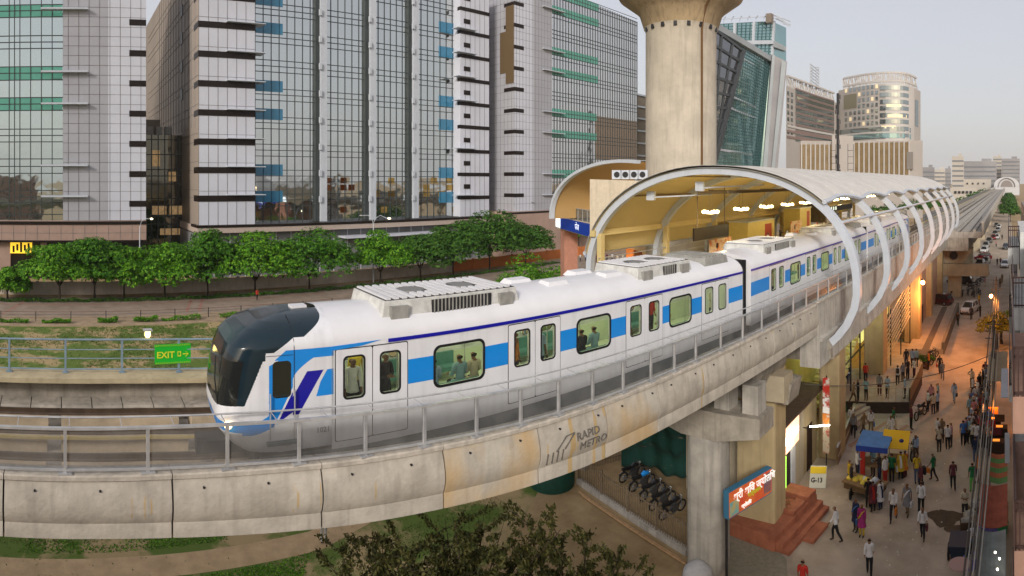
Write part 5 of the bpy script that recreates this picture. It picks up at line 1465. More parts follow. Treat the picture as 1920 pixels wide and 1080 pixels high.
# trees seen under the entrance bridge and beyond the station
for i, (px, p, rx, rz, h, lb) in enumerate([(1085, 100, 5, 6, 3, 'dark tree seen under the entrance bridge, left of the arch foot'), (1120, 104, 5, 6, 3, 'dark tree seen under the entrance bridge behind the arch foot'), (1160, 108, 5.5, 6.5, 3, 'dark tree seen under the blue sign band'),
        (1660, 34, 6, 5, 7, 'dark green tree behind the open end of the station roof'), (1715, 33, 6, 5, 7, 'dark green tree beyond the open station ribs'), (1745, 30, 6, 4, 7, 'green tree at the far end of the station'),
        ]):
    tree('background_tree', -p, onp(px, p), h, rx, rz, 90 + i, lb, 'trees behind the station', n=2200, L_=.34, lm=lf_dark)
for i in range(9):
    s = 260 + 34 * i; tree('avenue_tree', 1.0 - .6 * (i % 3), s, 2.5, 5.0, 6.5, 120 + i, 'dark green tree of the avenue under the far viaduct, %s' % ['nearest', 'second', 'third', 'fourth', 'fifth', 'sixth', 'seventh', 'eighth', 'farthest'][i], 'trees along the far street', n=1300, L_=.55, lm=lf_dark)
for i in range(7):
    s = 230 + 45 * i; tree('avenue_tree', -19.0 - (i % 2), s, 5, 6, 7, 140 + i, 'dark green tree left of the far tracks, %s' % ['nearest', 'second', 'third', 'fourth', 'fifth', 'sixth', 'farthest'][i], 'trees left of the far tracks', n=1300, L_=.5, lm=lf_dark)
# hedge strips and low shrubs
def hedge(name, pts, hw, hh, n, lm, label, seed, L_=.12):
    rnd = random.Random(seed); mb = MB(); t = thing(name, (pts[0][0], pts[0][1], 0), label=label, cat='hedge')
    for _ in range(n):
        k = rnd.randrange(len(pts) - 1); q = rnd.random(); x = pts[k][0] * (1 - q) + pts[k + 1][0] * q; y = pts[k][1] * (1 - q) + pts[k + 1][1] * q
        bump = .6 + .4 * sin(y * 1.7 + seed) * sin(y * .61)
        leaf(mb, (x + rnd.uniform(-hw, hw), y, hh * bump * rnd.random() ** .4), Vector((rnd.uniform(-1, 1), rnd.uniform(-1, 1), 1)), L_ * rnd.uniform(.7, 1.3), L_ * .5, rnd)
    mb.build('foliage', lm, t, recalc=False); return t
hedge('low_hedge', [(-87.8, -30), (-87.8, 60)], .9, .55, 9000, lf_dark, 'long dark clipped hedge strip at the foot of the compound wall', 5, .16)
hedge('low_hedge', [(-87.8, 60), (-87.8, 95)], .9, .5, 3000, lf_dark, 'dark hedge strip behind the bushy tree', 6, .16)
for i, (a, b) in enumerate([(-9, -4), (-2.4, 1.2), (4.5, 7), (9, 12), (12.5, 17.5), (20, 25)]):
    hedge('low_shrub', [(-74.6, a), (-74.4, b)], .5, .8, 900, lf_tree, ['leftmost low green shrub clump behind the wire fence', 'second low green shrub clump from the left along the wire fence', 'small green shrub clump left of the railing lamp', 'green shrub clump above the EXIT board', 'long green shrub clump left of the train cab', 'low green shrub clump hidden partly by the train cab'][i], 60 + i)
# grass tufts, one uncountable mass
rnd = random.Random(11); mb = MB()
def in_verge(x, y): return sin(x * .35 + 1.3 * sin(y * .21)) + sin(y * .27 + x * .11) > -.15
k = 0
while k < 34000:
    if rnd.random() < .5: x, y = rnd.uniform(-72, -44), rnd.uniform(-14, 26)
    else: x, y = rnd.uniform(-33, -23.2), rnd.uniform(-4, 22)
    if -29.0 < x < -25.6 and rnd.random() < .93: k += 1; continue
    if not in_verge(x, y) and rnd.random() < .8: k += 1; continue
    L_ = .16 if x < -40 else .07
    leaf(mb, (x, y, L_ * .5), Vector((rnd.uniform(-1, 1), rnd.uniform(-1, 1), .5)), L_ * rnd.uniform(.6, 1.2), L_ * .3, rnd); k += 1
tag(mb.build('grass', leaf_mat('leaf_grass', (.05, .09, .015), (.10, .15, .03), (.19, .21, .06)), recalc=False), 'short patchy green grass growing on the dusty verge', 'grass', kind='stuff')
rnd = random.Random(12); mb = MB()
k = 0
while k < 30000:
    x, y = rnd.uniform(-35, -28.3), rnd.uniform(-5, 18)
    if rnd.random() < .3: x, y = rnd.uniform(-26, -23.3), rnd.uniform(-5, 12)
    if sin(x * 1.1 + y * .5) + sin(y * .8 - x * .3) < -.2: k += 1; continue
    leaf(mb, (x, y, .03), Vector((rnd.uniform(-1, 1), rnd.uniform(-1, 1), .8)), .07 * rnd.uniform(.6, 1.3), .03, rnd); k += 1
tag(mb.build('weeds', lf_tree, recalc=False), 'greener weeds in clumps beside the dirt path', 'weeds', kind='stuff')
# compound wall
cw = thing('compound_wall', (-93, 20, 0), label='long pale compound wall behind the row of trees', cat='wall')
wl = mat('wall_pale', (.58, .52, .46), .85, var=.25, vscale=.5, streak=.3)
wo_ = mat('wall_orange', (.55, .18, .05), .85, var=.2, vscale=.6)
s = -30
while s < 150:
    mb = MB(); mb.box(-93.2, -93, s, s + 4.9, 0, 2.0); mb.build('wall_bay', wl if s < 70 else wo_, cw)
    mb = MB(); mb.box(-93.3, -92.9, s + 4.9, s + 5.3, 0, 2.15); mb.build('wall_post', wl if s < 70 else wo_, cw); s += 5.3
# wire fence on the near side of the road
wf = thing('wire_fence', (-75.5, 0, 0), label='low wire fence on thin posts along the near edge of the far road', cat='fence')
for k in range(22):
    s = -12 + 4.4 * k; mb = MB(); mb.cbox((-75.5, s, .6), (.09, .09, 1.25)); mb.build('post', dark, wf)
mb = MB()
for z in (.4, .8, 1.15): mb.tube([(-75.5, s, z) for s in srange(-12, 80, 4.4)], .014, 4)
mb.build('wire', dark, wf)
# street lamps
def street_lamp(px, pyb, pyt, label, arms):
    x, y = gp(px, pyb); r_ = hypot(x, y); zt_ = zr(pyt, r_)
    t = thing('street_lamp', (x, y, 0), label=label, cat='street lamp', group='white street lamps along the far road')
    mb = MB(); mb.tube([(x, y, 0), (x, y, zt_ - 1.6)], [.13, .07], 8); mb.build('pole', arch_white, t, smooth=True)
    for (dx, dz, lit) in arms:
        u = Vector((cos(-th(px)), sin(-th(px)), 0)); u = Vector((cos(th(px)), sin(th(px)), 0))
        b = Vector((x, y, zt_ - 1.6)); mb = MB(); pts = [b, b + u * dx * .15 + Vector((0, 0, .9)), b + u * dx * .5 + Vector((0, 0, 1.45)), b + u * dx + Vector((0, 0, 1.5 + dz))]
        mb.tube(pts, .05, 6); mb.build('arm', arch_white, t, smooth=True)
        e_ = pts[-1]; mb = MB(); mb.ball(tuple(e_ + u * (.35 if dx > 0 else -.35)), .45, 10, 6, sz=(1, .5, .3)); mb.build('lamp_head', emit('sodium_white', (1, .86, .55), 6) if lit else steel, t, smooth='all')
street_lamp(262, 549, 408, 'white single-armed street lamp among the left trees, lit', [(1.5, -.1, True)])
street_lamp(700, 529, 402, 'white double-armed street lamp in front of the wide glass front', [(-1.8, -.1, False), (2.4, -.6, True)])
street_lamp(983, 478, 376, 'thin double-armed street lamp in front of the green banded tower', [(-1.9, .6, False), (1.6, -.2, False)])
# ---------------------------------------------------------------- near sparse tree under the viaduct
def sparse_tree(x, y, hgt, spread, seed, label, nb=11, nl=3600, lean=(0, 0)):
    rnd = random.Random(seed); t = thing('young_tree', (x, y, 0), label=label, cat='tree')
    tr = MB(); tips = []
    tr.tube([(0, 0, -.1), (.05, 0, hgt * .35), (lean[0] * .3, lean[1] * .3, hgt * .55)], [.11, .085, .07], 8)
    for k in range(nb):
        a = 2 * pi * k / nb + rnd.uniform(-.3, .3); d = spread * rnd.uniform(.5, 1); z0 = hgt * rnd.uniform(.25, .55); z1 = hgt * rnd.uniform(.75, 1.0)
        p0 = Vector((.03, 0, z0)); p2 = Vector((d * cos(a) + lean[0], d * sin(a) + lean[1], z1)); p1 = (p0 + p2) / 2 + Vector((rnd.uniform(-.2, .2), rnd.uniform(-.2, .2), -.15))
        tr.tube([p0, p1, p2], [.045, .03, .008], 6)
        for j in range(10):
            q = rnd.uniform(.25, 1); b = p0 * (1 - q) ** 2 + p1 * 2 * q * (1 - q) + p2 * q * q
            e_ = b + Vector((rnd.gauss(0, .5), rnd.gauss(0, .5), rnd.uniform(-.15, .6))) * (spread * .35)
            tr.tube([b, (b + e_) / 2 + Vector((0, 0, .06)), e_], [.014, .010, .004], 5); tips.append((b, e_))
    tr.build('trunk', bark, t, local=True)
    mb = MB()
    for _ in range(nl):
        b, e_ = tips[rnd.randrange(len(tips))]; q = rnd.random() ** .6; c = b.lerp(e_, q * 1.06) + Vector((rnd.gauss(0, .07), rnd.gauss(0, .07), rnd.gauss(0, .05)))
        leaf(mb, c, Vector((rnd.uniform(-1, 1), rnd.uniform(-1, 1), rnd.uniform(.2, 1))), rnd.uniform(.065, .125), .04, rnd)
    mb.build('crown', lf_dry, t, local=True, recalc=False)
def at_r(px, r_): return (-r_ * sin(th(px)), r_ * cos(th(px)))
sparse_tree(*at_r(880, 19.5), 5.9, 3.6, 21, 'sparse leafy young tree below the parapet at the bottom of the frame', nb=30, nl=23000)
sparse_tree(*at_r(1090, 20.0), 4.9, 2.3, 24, 'second sparse young tree at the bottom, left of the iron ladder', nb=24, nl=12000)
sparse_tree(*at_r(710, 19.0), 5.0, 2.9, 27, 'low leafy sapling at the left of the sparse tree group', nb=22, nl=10000)
# ================================================================ people
skin_m = mat('skin_brown', (.20, .095, .05), .55)
hair_m = mat('hair_black', (.010, .008, .007), .5)
shoe_m = mat('shoe_dark', (.02, .015, .012), .4)
CL = {}
def cloth(name, c):
    if name not in CL: CL[name] = mat('cloth_' + name, c, .85, var=.25, vscale=6, obj_coords=True)
    return CL[name]
CC = dict(white=(.70, .70, .72), cream=(.55, .48, .36), black=(.018, .018, .02), dark=(.035, .03, .035), navy=(.02, .03, .08), blue=(.06, .16, .42), lblue=(.34, .45, .62), grey=(.22, .22, .24),
          green=(.02, .16, .06), red=(.45, .03, .02), maroon=(.12, .03, .04), pink=(.50, .25, .28), yellow=(.60, .42, .03), orange=(.60, .20, .03), khaki=(.22, .15, .08), brown=(.10, .06, .035), magenta=(.40, .04, .20), jeans=(.07, .11, .20), cyan=(.25, .42, .48), lime=(.12, .45, .10))
def V(*a): return Vector(a)
def pose_nodes(P_):
    """joints, radii, bones for one pose.  +Y is the way the person faces"""
    nd, rad, bones, zone = {}, {}, [], {}
    def add(n, v, rx, ry=None, par=None, z=None):
        nd[n] = Vector(v); rad[n] = (rx, ry or rx); zone[n] = z
        if par: bones.append((par, n))
    ln = P_.get('lean', 0); sit = P_.get('sit', 0)
    hz_ = .93 - P_.get('drop', 0)
    def L(x, y, z): return (x, y + ln * (z - hz_), z)
    add('pelvis', L(0, 0, hz_), .135, .105, None, 't')
    add('waist', L(0, 0, hz_ + .15), .125, .095, 'pelvis', 's'); add('chest', L(0, .01, hz_ + .34), .145, .105, 'waist', 's'); add('collar', L(0, 0, hz_ + .47), .085, .075, 'chest', 's')
    add('neck', L(0, .01, hz_ + .53), .052, .052, 'collar', 'n'); add('jaw', L(0, .035, hz_ + .585), .064, .07, 'neck', 'h'); add('face', L(0, .03, hz_ + .655), .076, .092, 'jaw', 'h'); add('crown', L(0, .015, hz_ + .72), .058, .07, 'face', 'h')
    add('nose', L(0, .125, hz_ + .625), .012, .012, 'face', 'h')
    for sg, nm in ((-1, 'l'), (1, 'r')):
        add('ear' + nm, L(sg * .088, .01, hz_ + .635), .014, .02, 'face', 'h')
        add('sh' + nm, L(sg * .165, 0, hz_ + .455), .052, .052, 'collar', 's')
        A = P_['arm'][0 if sg < 0 else 1]; s0 = nd['sh' + nm]
        e_ = s0 + Vector((sg * A[0], A[1], A[2])).normalized() * .27; w_ = e_ + Vector((sg * A[3], A[4], A[5])).normalized() * .24
        add('ua' + nm, (s0 + e_) / 2, .045, .045, 'sh' + nm, 's'); add('el' + nm, e_, .036, .036, 'ua' + nm, 'a'); add('fa' + nm, (e_ + w_) / 2, .034, .034, 'el' + nm, 'a'); add('wr' + nm, w_, .023, .026, 'fa' + nm, 'w')
        d = (w_ - e_).normalized(); side = d.cross(Vector((sg, 0, .01))).normalized(); pn = d.cross(side).normalized()
        pm_ = w_ + d * .055; add('pa' + nm, pm_, .020, .030, 'wr' + nm, 'w')
        for f_ in range(4):
            o = side * (.030 - .019 * f_); l_ = (.074, .083, .077, .060)[f_]
            k0 = pm_ + d * .030 + o; k1 = k0 + d * l_ * .5 + pn * .008 * sg; k2 = k1 + d * l_ * .42 + pn * .022 * sg
            add('k%d%s' % (f_, nm), k0, .009, .009, 'pa' + nm, 'w'); add('m%d%s' % (f_, nm), k1, .008, .008, 'k%d%s' % (f_, nm), 'w'); add('t%d%s' % (f_, nm), k2, .007, .007, 'm%d%s' % (f_, nm), 'w')
        b0 = pm_ - d * .015 + side * .036; add('th' + nm, b0, .010, .010, 'pa' + nm, 'w'); add('tt' + nm, b0 + (d + side * .8).normalized() * .045, .008, .008, 'th' + nm, 'w')
        G = P_['leg'][0 if sg < 0 else 1]; h0 = V(sg * .085, ln * 0, hz_ - .05)
        add('hp' + nm, h0, .088, .092, 'pelvis', 't')
        kn = h0 + Vector((sg * .02, G[0], -1 if not sit else -.08)).normalized() * .42; an = kn + Vector((0, G[1], -1)).normalized() * .42
        add('tg' + nm, (h0 + kn) / 2, .074, .078, 'hp' + nm, 't'); add('kn' + nm, kn, .054, .056, 'tg' + nm, 't'); add('ca' + nm, kn.lerp(an, .35), .052, .056, 'kn' + nm, 't'); add('an' + nm, an, .034, .038, 'ca' + nm, 'f')
        add('he' + nm, an + V(0, -.03, -.05), .032, .032, 'an' + nm, 'f'); add('ft' + nm, an + V(0, .09, -.062 + G[2] * 0), .036, .024, 'an' + nm, 'f'); add('to' + nm, an + V(0, .16, -.068), .03, .018, 'ft' + nm, 'f')
    lo = min(nd['he' + n].z for n in 'lr') - .034
    for k in nd: nd[k].z -= lo if not P_.get('float') else 0
    return nd, rad, bones, zone
dn = (.14, .04, -1, .05, .22, -1)
POSES = dict(
    stand=dict(arm=[dn, dn], leg=[(.02, -.02, 0), (.03, -.04, 0)]),
    walk=dict(arm=[(.14, .42, -1, .0, .75, -1), (.16, -.38, -1, .05, .05, -1)], leg=[(-.30, -.62, 0), (.42, -.02, 0)], lean=.04),
    stride=dict(arm=[(.16, -.3, -1, .05, .1, -1), (.14, .36, -1, 0, .7, -1)], leg=[(.34, -.05, 0), (-.18, -.52, 0)], lean=.03),
    phone=dict(arm=[(.16, .15, -1, -.35, 1, .35), (.16, .12, -1, -.30, 1, .25)], leg=[(.0, .0, 0), (.06, -.06, 0)]),
    folded=dict(arm=[(.16, .18, -1, -.95, .55, .05), (.18, .18, -1, -.95, .60, -.02)], leg=[(.05, -.05, 0), (-.02, 0, 0)]),
    call=dict(arm=[dn, (.45, .35, -.8, -.35, .25, 1)], leg=[(.06, -.06, 0), (-.03, -.02, 0)]),
    hip=dict(arm=[(.8, -.15, -.75, -.75, .3, -.55), dn], leg=[(.08, -.05, 0), (-.02, 0, 0)], lean=-.01),
    sit=dict(arm=[(.12, .25, -1, -.2, 1, -.25), (.12, .25, -1, -.2, 1, -.25)], leg=[(1, .05, 0), (1, .1, 0)], sit=1),
)
def body_mesh(key):
    nd, rad, bones, zone = pose_nodes(POSES[key])
    names = list(nd); idx = {n: i for i, n in enumerate(names)}
    me = bpy.data.meshes.new('b'); me.from_pydata([nd[n] for n in names], [(idx[a], idx[b]) for a, b in bones], [])
    ob = bpy.data.objects.new('b', me); COL.objects.link(ob)
    md = ob.modifiers.new('s', 'SKIN'); md.branch_smoothing = .6
    for i, n in enumerate(names):
        me.skin_vertices[0].data[i].radius = rad[n]; me.skin_vertices[0].data[i].use_root = (n == 'pelvis')
    ob.modifiers.new('ss', 'SUBSURF').levels = 1
    bpy.context.view_layer.update()
    m = bpy.data.meshes.new_from_object(ob.evaluated_get(bpy.context.evaluated_depsgraph_get()))
    bpy.data.objects.remove(ob); m.name = 'body_' + key
    m.polygons.foreach_set('use_smooth', [True] * len(m.polygons))
    segs = [(nd[a], nd[b], a, b) for a, b in bones]
    vz = []
    for v in m.vertices:
        best = None
        for a, b, na, nb in segs:
            ab = b - a; t = max(0, min(1, (v.co - a).dot(ab) / max(ab.length_squared, 1e-9))); dd_ = (v.co - a - ab * t).length - (rad[na][0] * (1 - t) + rad[nb][0] * t) * .6
            if best is None or dd_ < best[0]: best = (dd_, na, nb, t)
        vz.append(best[1:])
    return m, nd, vz
BODY = {}
def garment(m, vz, test, off, name, flare=0.0):
    keep = [test(v.co, vz[v.index]) for v in m.vertices]; mp_ = {}; vs = []; fs = []
    for p in m.polygons:
        if all(keep[i] for i in p.vertices):
            f_ = []
            for i in p.vertices:
                if i not in mp_:
                    v = m.vertices[i]; mp_[i] = len(vs); vs.append(v.co + v.normal * off)
                f_.append(mp_[i])
            fs.append(f_)
    g = bpy.data.meshes.new(name); g.from_pydata(vs, [], fs); g.polygons.foreach_set('use_smooth', [True] * len(fs)); g.update(); return g
def zone_of(q, zn):
    return zn[q[0]] if q[2] < .5 else zn[q[1]]
def pose_kit(key):
    if key in BODY: return BODY[key]
    m, nd, vz = body_mesh(key); hz_ = nd['pelvis'].z
    def isn(q, *s): return any(q[0].startswith(a) or q[1].startswith(a) for a in s)
    def nb(q): return q[0] if q[2] < .5 else q[1]
    torso = ('pelvis', 'waist', 'chest', 'collar', 'shl', 'shr', 'ual', 'uar')
    k = {}
    k['body'] = m
    k['shirt_short'] = garment(m, vz, lambda c, q: (nb(q) in torso or (q[0] in ('ual', 'uar') and q[2] < .8) or nb(q) in ('hpl', 'hpr')) and c.z > hz_ - .12 and nb(q) not in ('neck',) or (q[0] in ('hpl', 'hpr', 'pelvis') and hz_ - .10 < c.z < hz_ + .12), .017, 'shirt')
    k['shirt_long'] = garment(m, vz, lambda c, q: (nb(q) in torso + ('ell', 'elr', 'fal', 'far') or nb(q) in ('hpl', 'hpr')) and c.z > hz_ - .12 or (q[0] in ('hpl', 'hpr', 'pelvis') and hz_ - .10 < c.z < hz_ + .12), .017, 'shirt')
    legs = ('pelvis', 'hpl', 'hpr', 'tgl', 'tgr', 'knl', 'knr', 'cal', 'car')
    k['trousers'] = garment(m, vz, lambda c, q: (nb(q) in legs and c.z < hz_ + .06) or (nb(q) in ('anl', 'anr') and c.z > .09), .014, 'trousers')
    for sd_ in 'lr': k['shoe' + sd_] = garment(m, vz, lambda c, q: nb(q)[-1] == sd_ and (nb(q)[:2] in ('an', 'he', 'ft', 'to') and c.z < .12 or nb(q)[:2] in ('he', 'ft', 'to')), .008, 'shoe')
    f_ = nd['face']
    k['hair'] = garment(m, vz, lambda c, q: nb(q) in ('face', 'crown', 'jaw', 'earl', 'earr') and (c.z > f_.z + .045 or (c.y < f_.y - .025 and c.z > f_.z - .07)), .012, 'hair')
    for sg, nm in ((-1, 'eyel'), (1, 'eyer'), (0, 'mouth')):
        mb = MB()
        if sg: mb.ball((f_.x + sg * .03, f_.y + .083, f_.z - .005), .011, 6, 5)
        else: mb.bar((f_.x - .025, f_.y + .088, f_.z - .055), (f_.x + .025, f_.y + .088, f_.z - .055), .012, .008)
        e_ = bpy.data.meshes.new(nm); e_.from_pydata(mb.v, [], mb.f); k[nm] = e_
    mb = MB(); bk = nd['chest']; mb.hexa([(bk.x + sx * .13, bk.y + y, bk.z + z) for z in (-.24, .16) for sx, y in ((-1, -.13), (1, -.13), (1, -.27), (-1, -.27))])
    mb.bar((bk.x - .09, bk.y - .14, bk.z + .15), (bk.x - .09, bk.y + .115, bk.z + .08), .035, .02); mb.bar((bk.x + .09, bk.y - .14, bk.z + .15), (bk.x + .09, bk.y + .115, bk.z + .08), .035, .02)
    e_ = bpy.data.meshes.new('backpack'); e_.from_pydata(mb.v, [], mb.f); k['backpack'] = e_
    w = nd['pal']; mb = MB(); mb.hexa([(w.x + sx, w.y + y, w.z + z) for z in (-.38, -.10) for sx, y in ((-.05, -.14), (.05, -.14), (.05, .14), (-.05, .14))])
    mb.tube([(w.x, w.y - .08, w.z - .12), (w.x, w.y, w.z + .02), (w.x, w.y + .08, w.z - .12)], .01, 5)
    e_ = bpy.data.meshes.new('hand_bag'); e_.from_pydata(mb.v, [], mb.f); k['bag'] = e_
    # long tunic to the knee
    rings = []
    for z, rx, ry in ((hz_ + .44, .12, .09), (hz_ + .30, .165, .13), (hz_ + .12, .145, .115), (hz_ - .05, .185, .15), (hz_ - .25, .22, .19), (hz_ - .42, .25, .22)):
        rings.append([(rx * cos(2 * pi * a / 14), ry * sin(2 * pi * a / 14) + .01, z) for a in range(14)])
    mb = MB(); mb.loft(rings, caps=False); e_ = bpy.data.meshes.new('tunic'); e_.from_pydata(mb.v, [], mb.f); e_.polygons.foreach_set('use_smooth', [True] * len(mb.f)); k['tunic'] = e_
    mb = MB(); sc_ = [(-.17, .02, hz_ + .46), (-.08, .12, hz_ + .38), (.02, .16, hz_ + .25), (.12, .15, hz_ + .05)]
    mb.sheet([[(x - .05, y + .02, z) for x, y, z in sc_], [(x + .07, y + .03, z - .05) for x, y, z in sc_]]); mb.sheet([[(-.14, -.10, hz_ + .48), (-.10, -.16, hz_ + .2), (-.12, -.2, hz_ - .2)], [(-.02, -.12, hz_ + .46), (.02, -.17, hz_ + .2), (.0, -.22, hz_ - .2)]])
    e_ = bpy.data.meshes.new('scarf'); e_.from_pydata(mb.v, [], mb.f); k['scarf'] = e_
    k['nd'] = nd; BODY[key] = k
    return k
GREET = "people in the street beside the station"
def add_part(root, name, me, m):
    o = bpy.data.objects.new(name, me); COL.objects.link(o); o.parent = root
    if not me.materials: me.materials.append(m)
    o.material_slots[0].link = 'OBJECT'; o.material_slots[0].material = m
    return o
PEOPLE = []
def person(x, y, z, face, pose, shirt, trou, label, long_=True, extra=(), scale=1.0, woman=False, bagc='black', group=GREET):
    k = pose_kit(pose)
    r = bpy.data.objects.new('person', None); r.empty_display_size = .3; COL.objects.link(r); r.location = (x, y, z); r.rotation_euler = (0, 0, face); r.scale = (scale,) * 3
    add_part(r, 'body', k['body'], skin_m); add_part(r, 'hair', k['hair'], hair_m); add_part(r, 'eye', k['eyel'], hair_m); add_part(r, 'eye', k['eyer'], hair_m); add_part(r, 'mouth', k['mouth'], skin_m if 0 else hair_m)
    add_part(r, 'shirt', k['shirt_long' if long_ else 'shirt_short'], cloth(shirt, CC[shirt])); add_part(r, 'trousers', k['trousers'], cloth(trou, CC[trou])); add_part(r, 'shoe', k['shoel'], shoe_m); add_part(r, 'shoe', k['shoer'], shoe_m)
    if woman: add_part(r, 'tunic', k['tunic'], cloth(shirt, CC[shirt])); add_part(r, 'scarf', k['scarf'], cloth(bagc, CC[bagc]))
    if 'backpack' in extra: add_part(r, 'backpack', k['backpack'], cloth(bagc, CC[bagc]))
    if 'bag' in extra: add_part(r, 'hand_bag', k['bag'], cloth(bagc, CC[bagc]))
    tag(r, label, 'person', group); PEOPLE.append(r); return r
PNAME = dict(stand='standing', walk='walking', stride='walking', phone='looking at their hands', folded='with arms folded', call='holding a phone to the ear', hip='standing with a hand on the hip', sit='sitting')
